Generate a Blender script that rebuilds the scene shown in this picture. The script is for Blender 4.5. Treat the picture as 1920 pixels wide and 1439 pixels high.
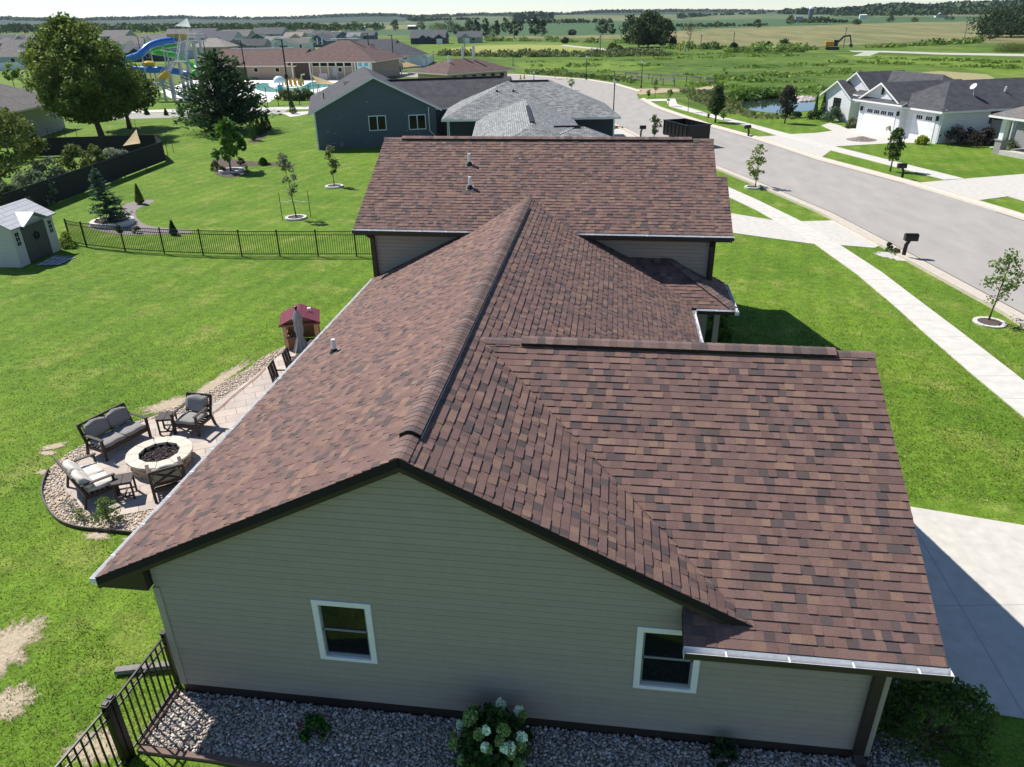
import bpy, bmesh, math, random
import numpy as np
from mathutils import Vector, Matrix
for o in list(bpy.data.objects): bpy.data.objects.remove(o)
SC=bpy.context.scene; COL=SC.collection
R=math.radians
# ---------------------------------------------------------------- camera
CAM=np.array([6.813,-8.1963,10.2283]); FPX=1390.983
_a,_b,_c=R(26.3004),R(7.7887),R(-.9212)
FW=np.array([-math.sin(_b)*math.cos(_a),math.cos(_b)*math.cos(_a),-math.sin(_a)])
_r=np.array([math.cos(_b),math.sin(_b),0]); _u=np.cross(_r,FW)
RT=math.cos(_c)*_r+math.sin(_c)*_u; UP=-math.sin(_c)*_r+math.cos(_c)*_u
cd=bpy.data.cameras.new('camera'); cam=bpy.data.objects.new('camera',cd); COL.objects.link(cam)
cam.matrix_world=Matrix([[RT[i],UP[i],-FW[i],CAM[i]] for i in range(3)]+[[0,0,0,1]])
cd.sensor_width=36; cd.lens=FPX/1920*36; cd.clip_start=.1; cd.clip_end=20000
SC.camera=cam
# ---------------------------------------------------------------- sky, sun, exposure
SUN_EL,SUN_AZ=50.8,-29.0            # shadows fall towards azimuth -29 deg (from +x)
SD=np.array([-math.cos(R(SUN_AZ))*math.cos(R(SUN_EL)),-math.sin(R(SUN_AZ))*math.cos(R(SUN_EL)),math.sin(R(SUN_EL))])
w=bpy.data.worlds.new('World'); SC.world=w; w.use_nodes=True
nt=w.node_tree; bg=nt.nodes['Background']; sk=nt.nodes.new('ShaderNodeTexSky')
sk.sky_type='NISHITA'; sk.sun_disc=False; sk.sun_elevation=R(SUN_EL); sk.sun_rotation=math.atan2(SD[0],SD[1])
sk.altitude=0; sk.air_density=.8; sk.dust_density=0.0; sk.ozone_density=3.0
nt.links.new(sk.outputs[0],bg.inputs[0]); bg.inputs[1].default_value=.098
sl=bpy.data.lights.new('sun','SUN'); sl.energy=4.9; sl.angle=R(.5); sl.color=(1,.95,.87)
so=bpy.data.objects.new('sun',sl); COL.objects.link(so)
so.rotation_euler=Vector(SD).to_track_quat('Z','Y').to_euler(); so.location=(-30,20,60)
VS=SC.view_settings; VS.view_transform='Standard'; VS.look='None'; VS.exposure=.44; VS.gamma=1
SC.cycles.max_bounces=6; SC.cycles.diffuse_bounces=3; SC.cycles.glossy_bounces=3; SC.cycles.transmission_bounces=4
SC.cycles.transparent_max_bounces=8; SC.cycles.volume_bounces=0
SC.cycles.use_denoising=True
# ---------------------------------------------------------------- pixel -> ground helpers (source photo pixels)
def ray(px,py):
    d=FW+(px-960)/FPX*RT-(py-719.5)/FPX*UP; return d
def at(px,py,z=0.):
    d=ray(px,py); t=(z-CAM[2])/d[2]; return CAM+t*d
def atd(px,py,D): return CAM+ray(px,py)*D
def dep(P): return float((np.array(P)-CAM)@FW)
def prj(P):
    d=np.array(P,float)-CAM; z=d@FW; return 960+FPX*(d@RT)/z, 719.5-FPX*(d@UP)/z
def ht(P,ty):
    lo,hi=-5.,400.
    for _ in range(60):
        m=(lo+hi)/2
        if dep((P[0],P[1],P[2]+m))>3 and prj((P[0],P[1],P[2]+m))[1]>ty: lo=m
        else: hi=m
    return lo
def mpp(P): return dep(P)/FPX      # metres per source pixel there
# ---------------------------------------------------------------- materials
def _n(nt,t,**k):
    n=nt.nodes.new(t)
    for a,b in k.items(): setattr(n,a,b)
    return n
def M(name,col=(.5,.5,.5),rough=.7,var=.15,scale=6.,bump=0.,bscale=None,attr=False,metal=0.,spec=.3,col2=None,detail=4,stretch=None,trans=0.):
    m=bpy.data.materials.new(name); m.use_nodes=True; nt=m.node_tree; L=nt.links; p=nt.nodes['Principled BSDF']
    p.inputs['Roughness'].default_value=rough; p.inputs['Metallic'].default_value=metal; p.inputs['Specular IOR Level'].default_value=spec
    tc=_n(nt,'ShaderNodeTexCoord'); src=tc.outputs['Object']
    if stretch:
        mp=_n(nt,'ShaderNodeMapping'); mp.inputs['Scale'].default_value=stretch; L.new(src,mp.inputs[0]); src=mp.outputs[0]
    if attr:
        at_=_n(nt,'ShaderNodeAttribute',attribute_name='col'); base=at_.outputs['Color']
    else: base=None
    if var>0 or col2:
        nz=_n(nt,'ShaderNodeTexNoise'); nz.inputs['Scale'].default_value=scale; nz.inputs['Detail'].default_value=detail; nz.inputs['Roughness'].default_value=.6
        L.new(src,nz.inputs['Vector'])
        if col2 is not None:
            mr=_n(nt,'ShaderNodeMapRange'); mr.inputs[1].default_value=.35; mr.inputs[2].default_value=.65; L.new(nz.outputs[0],mr.inputs[0])
            mx=_n(nt,'ShaderNodeMix',data_type='RGBA'); L.new(mr.outputs[0],mx.inputs[0]); mx.inputs[6].default_value=(*col,1); mx.inputs[7].default_value=(*col2,1)
            base=mx.outputs[2]
        if var>0:
            mr=_n(nt,'ShaderNodeMapRange'); mr.inputs[1].default_value=.25; mr.inputs[2].default_value=.75; mr.inputs[3].default_value=1-var; mr.inputs[4].default_value=1+var
            nz2=_n(nt,'ShaderNodeTexNoise'); nz2.inputs['Scale'].default_value=scale*3.1; nz2.inputs['Detail'].default_value=detail; L.new(src,nz2.inputs['Vector'])
            L.new(nz2.outputs[0],mr.inputs[0])
            mm=_n(nt,'ShaderNodeMix',data_type='RGBA',blend_type='MULTIPLY'); mm.inputs[0].default_value=1
            if base is None: mm.inputs[6].default_value=(*col,1)
            else: L.new(base,mm.inputs[6])
            L.new(mr.outputs[0],mm.inputs[7]); base=mm.outputs[2]
    if base is None: p.inputs['Base Color'].default_value=(*col,1)
    else: L.new(base,p.inputs['Base Color'])
    if bump>0:
        nb=_n(nt,'ShaderNodeTexNoise'); nb.inputs['Scale'].default_value=bscale or scale*4; nb.inputs['Detail'].default_value=3; L.new(src,nb.inputs['Vector'])
        b=_n(nt,'ShaderNodeBump'); b.inputs['Strength'].default_value=bump; b.inputs['Distance'].default_value=.02; L.new(nb.outputs[0],b.inputs['Height']); L.new(b.outputs[0],p.inputs['Normal'])
    if trans>0:
        tr=_n(nt,'ShaderNodeBsdfTranslucent'); ms=_n(nt,'ShaderNodeMixShader'); ms.inputs[0].default_value=trans
        if base is None: tr.inputs[0].default_value=(*col,1)
        else: L.new(base,tr.inputs[0])
        L.new(p.outputs[0],ms.inputs[1]); L.new(tr.outputs[0],ms.inputs[2]); L.new(ms.outputs[0],nt.nodes['Material Output'].inputs[0])
    return m
def GLASS(name,col=(.008,.011,.013),rough=.05):
    m=M(name,col,rough,0,spec=.28); return m
def BRICKM(name,cols,mortar,bw,bh,rough=.85,msize=.02,var=.25,off=.5):
    """brick pattern on UV (metres)"""
    m=bpy.data.materials.new(name); m.use_nodes=True; nt=m.node_tree; L=nt.links; p=nt.nodes['Principled BSDF']; p.inputs['Roughness'].default_value=rough; p.inputs['Specular IOR Level'].default_value=.2
    uv=_n(nt,'ShaderNodeUVMap'); b=_n(nt,'ShaderNodeTexBrick'); L.new(uv.outputs[0],b.inputs['Vector'])
    b.inputs['Scale'].default_value=1; b.inputs['Brick Width'].default_value=bw; b.inputs['Row Height'].default_value=bh; b.inputs['Mortar Size'].default_value=msize*bh; b.offset=off
    b.inputs['Color1'].default_value=(*cols[0],1); b.inputs['Color2'].default_value=(*cols[1],1); b.inputs['Mortar'].default_value=(*mortar,1); b.inputs['Bias'].default_value=0
    nz=_n(nt,'ShaderNodeTexNoise'); nz.inputs['Scale'].default_value=1.3; nz.inputs['Detail'].default_value=8; nz.inputs['Roughness'].default_value=.75; L.new(uv.outputs[0],nz.inputs['Vector'])
    mr=_n(nt,'ShaderNodeMapRange'); mr.inputs[1].default_value=.25; mr.inputs[2].default_value=.75; mr.inputs[3].default_value=1-var; mr.inputs[4].default_value=1+var; L.new(nz.outputs[0],mr.inputs[0])
    mm=_n(nt,'ShaderNodeMix',data_type='RGBA',blend_type='MULTIPLY'); mm.inputs[0].default_value=1; L.new(b.outputs[0],mm.inputs[6]); L.new(mr.outputs[0],mm.inputs[7]); L.new(mm.outputs[2],p.inputs['Base Color'])
    return m
# ---------------------------------------------------------------- object tagging
def tag(o,label=None,cat=None,group=None,kind=None):
    if label: o['label']=label
    if cat: o['category']=cat
    if group: o['group']=group
    if kind: o['kind']=kind
    return o
def thing(name,loc,label,cat,rz=0.,group=None,sc=1.):
    o=bpy.data.objects.new(name,None); COL.objects.link(o); o.location=loc; o.rotation_euler=(0,0,rz); o.scale=(sc,)*3; o.empty_display_size=.2
    return tag(o,label,cat,group)
def kids(o): return [c for c in bpy.data.objects if c.parent==o]
def copytree(o,parent=None):
    c=o.copy(); COL.objects.link(c); c.parent=parent
    for ch in kids(o): copytree(ch,c)
    return c
def dup(o,loc,rz=0.,sc=None,label=None,group=None):
    c=copytree(o); c.location=loc; c.rotation_euler=(0,0,rz)
    if sc is not None: c.scale=sc if hasattr(sc,'__len__') else (sc,)*3
    if label: c['label']=label
    if group: c['group']=group
    return c
# ---------------------------------------------------------------- mesh builders
class MB:
    def __init__(s): s.v=[]; s.f=[]; s.m=[]; s.c=[]; s.uv={}; s.mi=0; s.col=(1,1,1)
    def add(s,vs,fs,mi=None,col=None,uvs=None):
        b=len(s.v); s.v+=[tuple(map(float,p)) for p in vs]
        for f in fs:
            if uvs is not None: s.uv[len(s.f)]=[uvs[i] for i in f]
            s.f.append(tuple(b+i for i in f)); s.m.append(s.mi if mi is None else mi); s.c.append(s.col if col is None else col)
        return s
    def box(s,c,d,rz=0.,mi=None,col=None,tilt=None):
        x,y,z=d[0]/2,d[1]/2,d[2]/2
        P=[(a,b,e) for a in(-x,x) for b in(-y,y) for e in(-z,z)]
        if tilt is not None: P=[tuple(tilt@Vector(p)) for p in P]
        if rz: cs,sn=math.cos(rz),math.sin(rz); P=[(p[0]*cs-p[1]*sn,p[0]*sn+p[1]*cs,p[2]) for p in P]
        P=[(p[0]+c[0],p[1]+c[1],p[2]+c[2]) for p in P]
        return s.add(P,[(0,1,3,2),(4,6,7,5),(0,4,5,1),(2,3,7,6),(0,2,6,4),(1,5,7,3)],mi,col)
    def ab(s,a,b,mi=None,col=None): return s.box([(a[i]+b[i])/2 for i in range(3)],[abs(b[i]-a[i]) for i in range(3)],0,mi,col)
    def beam(s,a,b,w,h,mi=None,col=None,up=(0,0,1)):
        a=Vector(a);b=Vector(b);d=(b-a).normalized();u=Vector(up)
        if abs(d.dot(u))>.98:u=Vector((1,0,0))
        r=d.cross(u).normalized();u=r.cross(d)
        P=[p+r*(i*w/2)+u*(j*h/2) for p in(a,b) for i in(-1,1) for j in(-1,1)]
        return s.add(P,[(0,1,3,2),(4,6,7,5),(0,4,5,1),(2,3,7,6),(0,2,6,4),(1,5,7,3)],mi,col)
    def tube(s,path,r,n=8,mi=None,col=None,cap=True):
        path=[Vector(p) for p in path]; k=len(path); rs=r if hasattr(r,'__len__') else [r]*k; V=[];F=[]; pu=None
        for i,p in enumerate(path):
            d=(path[min(i+1,k-1)]-path[max(i-1,0)]); d=d.normalized() if d.length>1e-9 else Vector((0,0,1))
            if pu is None: pu=Vector((1,0,0)) if abs(d.x)<.9 else Vector((0,1,0))
            e=(pu-d*pu.dot(d)).normalized(); g=d.cross(e); pu=e
            for j in range(n):
                t=2*math.pi*j/n; V.append(p+(e*math.cos(t)+g*math.sin(t))*rs[i])
        for i in range(k-1):
            for j in range(n): F.append((i*n+j,i*n+(j+1)%n,(i+1)*n+(j+1)%n,(i+1)*n+j))
        if cap: F.append(tuple(range(n-1,-1,-1))); F.append(tuple((k-1)*n+j for j in range(n)))
        return s.add(V,F,mi,col)
    def cyl(s,c,r0,r1,h,n=16,mi=None,col=None): return s.tube([c,(c[0],c[1],c[2]+h)],[r0,r1],n,mi,col)
    def lathe(s,prof,c=(0,0,0),n=16,mi=None,col=None):
        V=[];F=[]
        for r,z in prof:
            for j in range(n): t=2*math.pi*j/n; V.append((c[0]+r*math.cos(t),c[1]+r*math.sin(t),c[2]+z))
        for i in range(len(prof)-1):
            for j in range(n): F.append((i*n+j,i*n+(j+1)%n,(i+1)*n+(j+1)%n,(i+1)*n+j))
        return s.add(V,F,mi,col)
    def prism(s,poly,vec,mi=None,col=None):
        n=len(poly); V=[tuple(p) for p in poly]+[tuple(p[i]+vec[i] for i in range(3)) for p in poly]
        return s.add(V,[tuple(range(n-1,-1,-1)),tuple(range(n,2*n))]+[(i,(i+1)%n,n+(i+1)%n,n+i) for i in range(n)],mi,col)
    def sheet(s,poly2,z,th=0.,mi=None,col=None):
        P=[(p[0],p[1],z) for p in poly2]
        if th>0: return s.prism([(p[0],p[1],z-th) for p in poly2],(0,0,th),mi,col)
        return s.add(P,[tuple(range(len(P)))],mi,col)
    def build(s,name,mats,parent=None,world=False,smooth=False,attr=False,bevel=0.):
        V=s.v
        if world and parent is not None: q=parent.location; V=[(a-q[0],b-q[1],c-q[2]) for a,b,c in V]
        me=bpy.data.meshes.new(name); me.from_pydata(V,[],s.f)
        for m in (mats if isinstance(mats,(list,tuple)) else [mats]): me.materials.append(m)
        if any(s.m): me.polygons.foreach_set('material_index',s.m)
        if smooth: me.polygons.foreach_set('use_smooth',[True]*len(s.f))
        if attr:
            ca=me.color_attributes.new('col','FLOAT_COLOR','CORNER'); cs=[]
            for f,c in zip(s.f,s.c): cs+=[c[0],c[1],c[2],1.]*len(f)
            ca.data.foreach_set('color',cs)
        if s.uv:
            ul=me.uv_layers.new(name='UVMap'); us=[]
            for i,f in enumerate(s.f):
                for q in s.uv.get(i,[(0,0)]*len(f)): us+=[q[0],q[1]]
            ul.data.foreach_set('uv',us)
        me.update(); o=bpy.data.objects.new(name,me); COL.objects.link(o)
        if parent is not None: o.parent=parent
        if bevel:
            b=o.modifiers.new('bevel','BEVEL'); b.width=bevel; b.segments=2; b.limit_method='ANGLE'; b.angle_limit=R(40)
        return o
def build_np(name,V,F,mat,parent=None,col=None,smooth=False):
    """V (n,3), F (m,k), col (m,3)"""
    V=np.asarray(V,np.float32); F=np.asarray(F,np.int32); m,k=F.shape
    me=bpy.data.meshes.new(name); me.vertices.add(len(V)); me.vertices.foreach_set('co',V.ravel())
    me.loops.add(m*k); me.loops.foreach_set('vertex_index',F.ravel()); me.polygons.add(m)
    me.polygons.foreach_set('loop_start',np.arange(m,dtype=np.int32)*k)
    me.polygons.foreach_set('loop_total',np.full(m,k,np.int32))
    if smooth: me.polygons.foreach_set('use_smooth',np.ones(m,bool))
    me.materials.append(mat)
    if col is not None:
        c=np.ones((m,k,4),np.float32); c[:,:,:3]=np.asarray(col,np.float32)[:,None,:]
        ca=me.color_attributes.new('col','FLOAT_COLOR','CORNER'); ca.data.foreach_set('color',c.ravel())
    me.update(calc_edges=True); me.validate()
    o=bpy.data.objects.new(name,me); COL.objects.link(o)
    if parent is not None: o.parent=parent
    return o
def struct(o,kind='structure',label=None,cat=None):
    o['kind']=kind; return tag(o,label,cat)
def clip(poly,a,b,c):
    """keep a*x+b*y<=c of a 2D polygon"""
    out=[]; n=len(poly)
    for i in range(n):
        p,q=poly[i],poly[(i+1)%n]; dp=a*p[0]+b*p[1]-c; dq=a*q[0]+b*q[1]-c
        if dp<=0: out.append(p)
        if dp*dq<0:
            t=dp/(dp-dq); out.append((p[0]+(q[0]-p[0])*t,p[1]+(q[1]-p[1])*t))
    return out
def courses(mb,poly3,O,U,Vd,N,expo,tab,rng,colf,t0=.002,t1=.007,t2=.013,voff=0.,gap=0.,groove=None):
    """lay lapped courses (shingles or siding) over a convex polygon in plane (O,U,V)"""
    O=np.array(O,float);U=np.array(U,float);Vd=np.array(Vd,float);N=np.array(N,float)
    P=[((np.array(p)-O)@U,(np.array(p)-O)@Vd) for p in poly3]
    v0=min(p[1] for p in P); v1=max(p[1] for p in P)
    k=math.floor((v0-voff)/expo)
    while voff+k*expo<v1-1e-4:
        a=voff+k*expo; b=a+expo
        row=clip(clip(P,0,-1,-a),0,1,b)
        rr=random.Random(k*7919+13)
        if len(row)>=3:
            u0=min(p[0] for p in row);u1=max(p[0] for p in row)
            if tab is None: cells=[(u0-.01,u1+.01)]
            else:
                cells=[];u=math.floor(u0/40)*40-rr.random()*1.0
                while u<u1:
                    wd=rr.uniform(*tab); 
                    if u+wd>u0: cells.append((u,u+wd,rr.random(),rr.random()))
                    else: rr.random();rr.random()
                    u+=wd
            if groove:
                m_=a+expo*.87; cc=colf(rng.random(),.5)
                for lo,hi,f in ((a,m_,lambda v:t1-(t1*.45)*(v-a)/(expo*.87)),(m_,b,lambda v:t1*.55-(t1*.55+groove)*(v-m_)/(expo*.13))):
                    cell=clip(clip(row,0,-1,-lo),0,1,hi); n=len(cell)
                    if n<3: continue
                    top=[O+U*p[0]+Vd*p[1]+N*f(p[1]) for p in cell]; bot=[O+U*p[0]+Vd*p[1]-N*(groove+.004) for p in cell]
                    mb.add(top+bot,[tuple(range(n))]+[(j,n+j,n+(j+1)%n,(j+1)%n) for j in range(n)],None,cc)
                k+=1; continue
            for ci in cells:
                cell=row if tab is None else clip(clip(row,-1,0,-ci[0]-gap),1,0,ci[1]-gap)
                if len(cell)<3: continue
                if tab is None: lift=t1; cc=colf(rng.random(),.5)
                else: lift=t2 if ci[3]>.45 else t1; cc=colf(ci[2],ci[3])
                hs=[t0+(lift-t0)*(1-min(1,max(0,(p[1]-a)/expo))) for p in cell]
                top=[O+U*p[0]+Vd*p[1]+N*h for p,h in zip(cell,hs)]
                bot=[O+U*p[0]+Vd*p[1]-N*.004 for p in cell]
                n=len(cell); ar=sum(cell[i][0]*cell[(i+1)%n][1]-cell[(i+1)%n][0]*cell[i][1] for i in range(n))
                if abs(ar)<2e-5: continue
                ix=list(range(n)) if ar>0 else list(range(n-1,-1,-1))
                fs=[tuple(ix)]+[(ix[j],n+ix[j],n+ix[(j+1)%n],ix[(j+1)%n]) for j in range(n)]
                mb.add(top+bot,fs,None,cc)
        k+=1
RNG=np.random.default_rng(7); random.seed(11)
# ================================================================ MATERIALS (shared)
m_shingle=M('brown_shingle',attr=True,rough=.85,var=.34,scale=26,bump=.6,bscale=170,spec=.22)
m_siding=M('taupe_siding',(.30,.285,.24),.6,.05,3,spec=.3)
m_sidingtrim=M('taupe_trim',(.385,.345,.285),.6,.05,3)
m_brown=M('dark_brown_metal',(.035,.026,.022),.45,.1,3,spec=.4)
m_black=M('black_metal',(.007,.007,.008),.38,.05,3,spec=.35)
m_alu=M('white_aluminium',(.78,.79,.80),.35,.12,4,spec=.5)
m_white=M('white_vinyl',(.80,.81,.82),.5,.04,3)
m_dark=M('dark_underlay',(.02,.018,.017),.9,0)
m_glass=GLASS('window_glass')
m_sash=M('grey_sash',(.22,.24,.26),.5,.05)
m_rubber=M('black_rubber',(.015,.015,.016),.6,0)
m_flash=M('dull_flashing',(.20,.19,.185),.6,.1)
m_gal=M('galvanised',(.55,.56,.57),.4,.1,5,metal=.6)
# ================================================================ MAIN HOUSE
XR,ZR,OV,PT,XL,XG=4.197,5.071,.202,.498,-.808,8.993
YH=15.686; YI=14.53; XE=9.27; YG=4.296; ZG=4.9025; XJ=4.534; XK=11.453; YL=-.488; XM=8.06
ZL=ZG-PT*(YG-YL); ZF=ZR-PT*(XR-XL); XB1,XB2,XB3=-1.232,10.133,10.456; YB,ZB,DB,YS=18.446,6.447,4.299,16.641
ZE=ZB-PT*DB; WD=11.0
H=thing('house',(5,7,0),'large near house with brown shingle gable roofs and taupe lap siding','house')
SQ=math.sqrt(1+PT*PT)
def zmain(x): return ZR-PT*abs(x-XR)
def shcol(a,b):
    if a<.15: c=(.108,.082,.079)
    elif a<.30: c=(.232,.146,.112)
    elif a<.62: c=(.198,.122,.106)
    else: c=(.170,.106,.094)
    k=.90+.20*((b*7.31)%1); return (c[0]*k,c[1]*k,c[2]*k)
def P_ml(x,y): return (x,y,zmain(x))
SH=dict(expo=.1435,tab=(.095,.205),rng=RNG,colf=shcol,t1=.008,t2=.019,t0=.001)
def slope(name,polys,O,U,V,N,deck=True,**k):
    mb=MB()
    for pl in polys:
        courses(mb,pl,O,U,V,N,**{**SH,**k})
    o=mb.build(name,m_shingle,H,True,attr=True)
    if deck:
        md=MB()
        for pl in polys: md.prism([tuple(np.array(p)-np.array(N)*.012) for p in pl],(0,0,-.13))
        md.build('roof_deck',m_dark,o,False) if False else None
        d=md.build('roof_deck',m_dark,H,True); d.parent=o
    return o
n_=1/SQ
slope('roof',[[P_ml(XL,-OV),P_ml(XR,-OV),P_ml(XR,YH),P_ml(XR-(YH-YI),YI),P_ml(XL,YI)]],P_ml(XL,-OV),(0,1,0),(n_,0,PT*n_),(-PT*n_,0,n_))
slope('roof',[[P_ml(XR,-OV),P_ml(XG,-OV),P_ml(XJ,YG),P_ml(XR,YG)],
  [P_ml(XR,YG),P_ml(XJ,YG),P_ml(XE,YG+XE-XJ),P_ml(XE,YI),P_ml(XR+YH-YI,YI),P_ml(XR,YH)]],P_ml(XE,-OV),(0,1,0),(-n_,0,PT*n_),(PT*n_,0,n_),voff=.0)
def P_g(x,y): return (x,y,ZG-PT*abs(y-YG))
yv=YG-(XM-XJ)
slope('roof',[[P_g(XM,YL),P_g(XK,YL),P_g(XK,yv),P_g(XM,yv)],[P_g(XM,yv),P_g(XK,yv),P_g(XK,YG),P_g(XJ,YG)]],P_g(XM,YL),(1,0,0),(0,n_,PT*n_),(0,-PT*n_,n_))
yr=YG+4.75
slope('roof',[[P_g(XJ,YG),P_g(XK,YG),P_g(XK,yr),P_g(XJ+4.75,yr)]],P_g(XK,yr),(1,0,0),(0,-n_,PT*n_),(0,PT*n_,n_))
def P_b(x,y): return (x,y,ZB-PT*abs(y-YB))
yl=YB-DB
slope('roof',[[P_b(XB1,yl),P_b(XB3,yl),P_b(XB3,YS),P_b(XB1,YS)],[P_b(XB1,YS),P_b(XB2,YS),P_b(XB2,YB),P_b(XB1,YB)]],P_b(XB1,yl),(1,0,0),(0,n_,PT*n_),(0,-PT*n_,n_))
slope('roof',[[P_b(XB1,YB),P_b(XB2,YB),P_b(XB2,YB+3.1),P_b(XB1,YB+3.1)]],P_b(XB1,YB+3.1),(1,0,0),(0,-n_,PT*n_),(0,PT*n_,n_))
# porch hip roof
PX,PY0,PYR=10.5,12.67,YI; pe=2.537; PZ=pe+PT*(PYR-PY0); PXR=PX-(PYR-PY0)
pm=lambda y:XR+(ZR-(PZ-PT*abs(y-PYR)))/PT   # where the porch slopes meet the main slope
pr=slope('porch_roof',[[(pm(PY0),PY0,pe),(PX,PY0,pe),(PXR,PYR,PZ),(pm(PYR),PYR,PZ)]],(XM,PY0,pe),(1,0,0),(0,n_,PT*n_),(0,-PT*n_,n_))
pzx=lambda x: pe+PT*(PX-x)
slope('porch_roof',[[(PX,PY0,pe),(PX,PYR,pe),(PXR,PYR,PZ)],[(PX,PYR,pe),(PX,15.1,pe),(10.02,15.1,pzx(10.02)),(10.02,PYR,pzx(10.02))]],(PX,PY0,pe),(0,1,0),(-n_,0,PT*n_),(PT*n_,0,n_))
# ---- ridge and hip caps, ridge vents
def capcol(a,b):
    k=.8+.4*a; return (.20*k,.135*k,.118*k) if b<.75 else (.13*k,.10*k,.095*k)
def section(p,sl,sr,w,lift):
    p=np.array(p,float); sl=np.array(sl);sr=np.array(sr)
    return [p+sl*w+(0,0,lift),p+sl*.055+(0,0,lift+.004),p+(0,0,lift-.012),p+sr*.055+(0,0,lift+.004),p+sr*w+(0,0,lift)]
def caps(name,A,B,sl,sr,w=.15,lift=.022,expo=.143):
    A=np.array(A,float);B=np.array(B,float);Ln=np.linalg.norm(B-A);d=(B-A)/Ln;mb=MB();n=int(round(Ln/expo))
    for i in range(n):
        a=A+d*(i*Ln/n);b=A+d*((i+1)*Ln/n+.01); lo=section(a,sl,sr,w,lift+.007);hi=section(b,sl,sr,w,lift)
        bt=section(a,sl,sr,w,lift-.002); cc=capcol(random.random(),random.random())
        V=lo+hi+bt; F=[(j,j+1,6+j,5+j) for j in range(4)]+[(j,10+j,11+j,j+1) for j in range(4)]+[(0,5,10),(4,14,9)]
        mb.add(V,F,None,cc)
        # exposed darker headlap stripe at each seam
    return mb.build(name,m_shingle,H,True,attr=True)
def vent(A,B,sl,sr,line=None):
    A=np.array(A,float);B=np.array(B,float);mb=MB()
    a0=section(A,sl,sr,.17,.0);a1=section(A,sl,sr,.17,.062);b0=section(B,sl,sr,.17,.0);b1=section(B,sl,sr,.17,.062)
    V=a0+a1+b0+b1
    F=[(0,5,15,10),(4,9,19,14)]+[(j,j+1,6+j,5+j) for j in range(4)]+[(10+j,11+j,16+j,15+j) for j in range(4)]
    mb.add(V,F)
    o=mb.build('ridge_vent',m_black,H,True)
    c=caps('ridge_cap',A,B,sl,sr,.175,.075); c.parent=o
    if line is not None:
        t=MB(); off=np.array(line)*.178+(0,0,.03); t.tube([A+off,B+off],.0045,6); t.build('vent_flashing',m_alu,H,True).parent=o
    return o
SLx,SRx=(-n_,0,-PT*n_),(n_,0,-PT*n_); SLy,SRy=(0,-n_,-PT*n_),(0,n_,-PT*n_)
caps('ridge_cap',(XR,-OV-.01,ZR),(XR,.42,ZR),SLx,SRx); caps('ridge_cap',(XR,14.3,ZR),(XR,YH+.1,ZR),SLx,SRx)
vent((XR,.42,ZR),(XR,14.3,ZR),SLx,SRx,SRx)
caps('ridge_cap',(XJ-.05,YG,ZG),(5.31,YG,ZG),SLy,SRy); vent((5.31,YG,ZG),(10.80,YG,ZG),SLy,SRy); caps('ridge_cap',(10.8,YG,ZG),(XK+.01,YG,ZG),SLy,SRy)
caps('ridge_cap',(XB1-.01,YB,ZB),(-.59,YB,ZB),SLy,SRy); vent((-.59,YB,ZB),(9.41,YB,ZB),SLy,SRy); caps('ridge_cap',(9.41,YB,ZB),(XB2+.01,YB,ZB),SLy,SRy)
hd=np.array((PXR-PX,PYR-PY0,PZ-pe));hd/=np.linalg.norm(hd)
def perp(s): s=np.array(s,float); s=s-hd*(s@hd); return s/np.linalg.norm(s)
caps('hip_cap',(PX,PY0,pe),(PXR,PYR,PZ),perp((-.55,-.55,-.05)),perp((.55,.55,-.05)),.14,.02)
# ---- fascia, soffits, eave boxes
fb=MB()
def rake(a,b,h=.2,t=.035,drop=.02): fb.add(*(lambda A,B:([A+np.array((0,0,-drop)),B+np.array((0,0,-drop)),B+np.array((0,0,-drop-h)),A+np.array((0,0,-drop-h))],[(0,1,2,3)]))(np.array(a,float),np.array(b,float)))
def rakeboard(a,b,nrm,h=.21,t=.04):
    a=np.array(a,float)+(0,0,-.012);b=np.array(b,float)+(0,0,-.012);n=np.array(nrm,float)*t
    V=[a,b,b-(0,0,h),a-(0,0,h),a+n,b+n,b-(0,0,h)+n,a-(0,0,h)+n]
    fb.add(V,[(0,1,2,3),(4,7,6,5),(0,4,5,1),(3,2,6,7),(0,3,7,4),(1,5,6,2)])
rakeboard(P_ml(XL,-OV+.01),P_ml(XR,-OV+.01),(0,1,0)); rakeboard(P_ml(XR,-OV+.01),P_ml(XG-.02,-OV+.01),(0,1,0))
rakeboard(P_g(XK-.01,YL),P_g(XK-.01,YG),(-1,0,0)); rakeboard(P_g(XK-.01,YG),P_g(XK-.01,yr),(-1,0,0))
rakeboard(P_g(XM+.01,YL),P_g(XM+.01,.3),(1,0,0),.16)
rakeboard(P_b(XB1+.01,yl),P_b(XB1+.01,YB),(1,0,0)); rakeboard(P_b(XB1+.01,YB),P_b(XB1+.01,YB+3.1),(1,0,0))
rakeboard(P_b(XB2-.01,YS),P_b(XB2-.01,YB),(-1,0,0)); rakeboard(P_b(XB2-.01,YB),P_b(XB2-.01,YB+3.1),(-1,0,0)); rakeboard(P_b(XB3-.01,yl),P_b(XB3-.01,YS),(-1,0,0))
fb.ab((XL+.01,-OV+.06,ZF-.21),(XL+.05,YI,ZF-.02)); fb.ab((XM+.05,YL+.012,ZL-.2),(XK-.06,YL+.05,ZL-.02))
fb.ab((XB1+.06,yl+.012,ZE-.21),(XB3-.06,yl+.05,ZE-.02)); fb.ab((XE-.05,9.2,zmain(XE)-.2),(XE-.01,PY0,zmain(XE)-.02))
fb.ab((pm(PY0),PY0+.012,pe-.19),(PX-.05,PY0+.05,pe-.02)); fb.ab((PX-.049,PY0+.05,pe-.19),(PX-.012,15.08,pe-.02))
fb.build('fascia',m_brown,H,True)
sf=MB()
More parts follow.
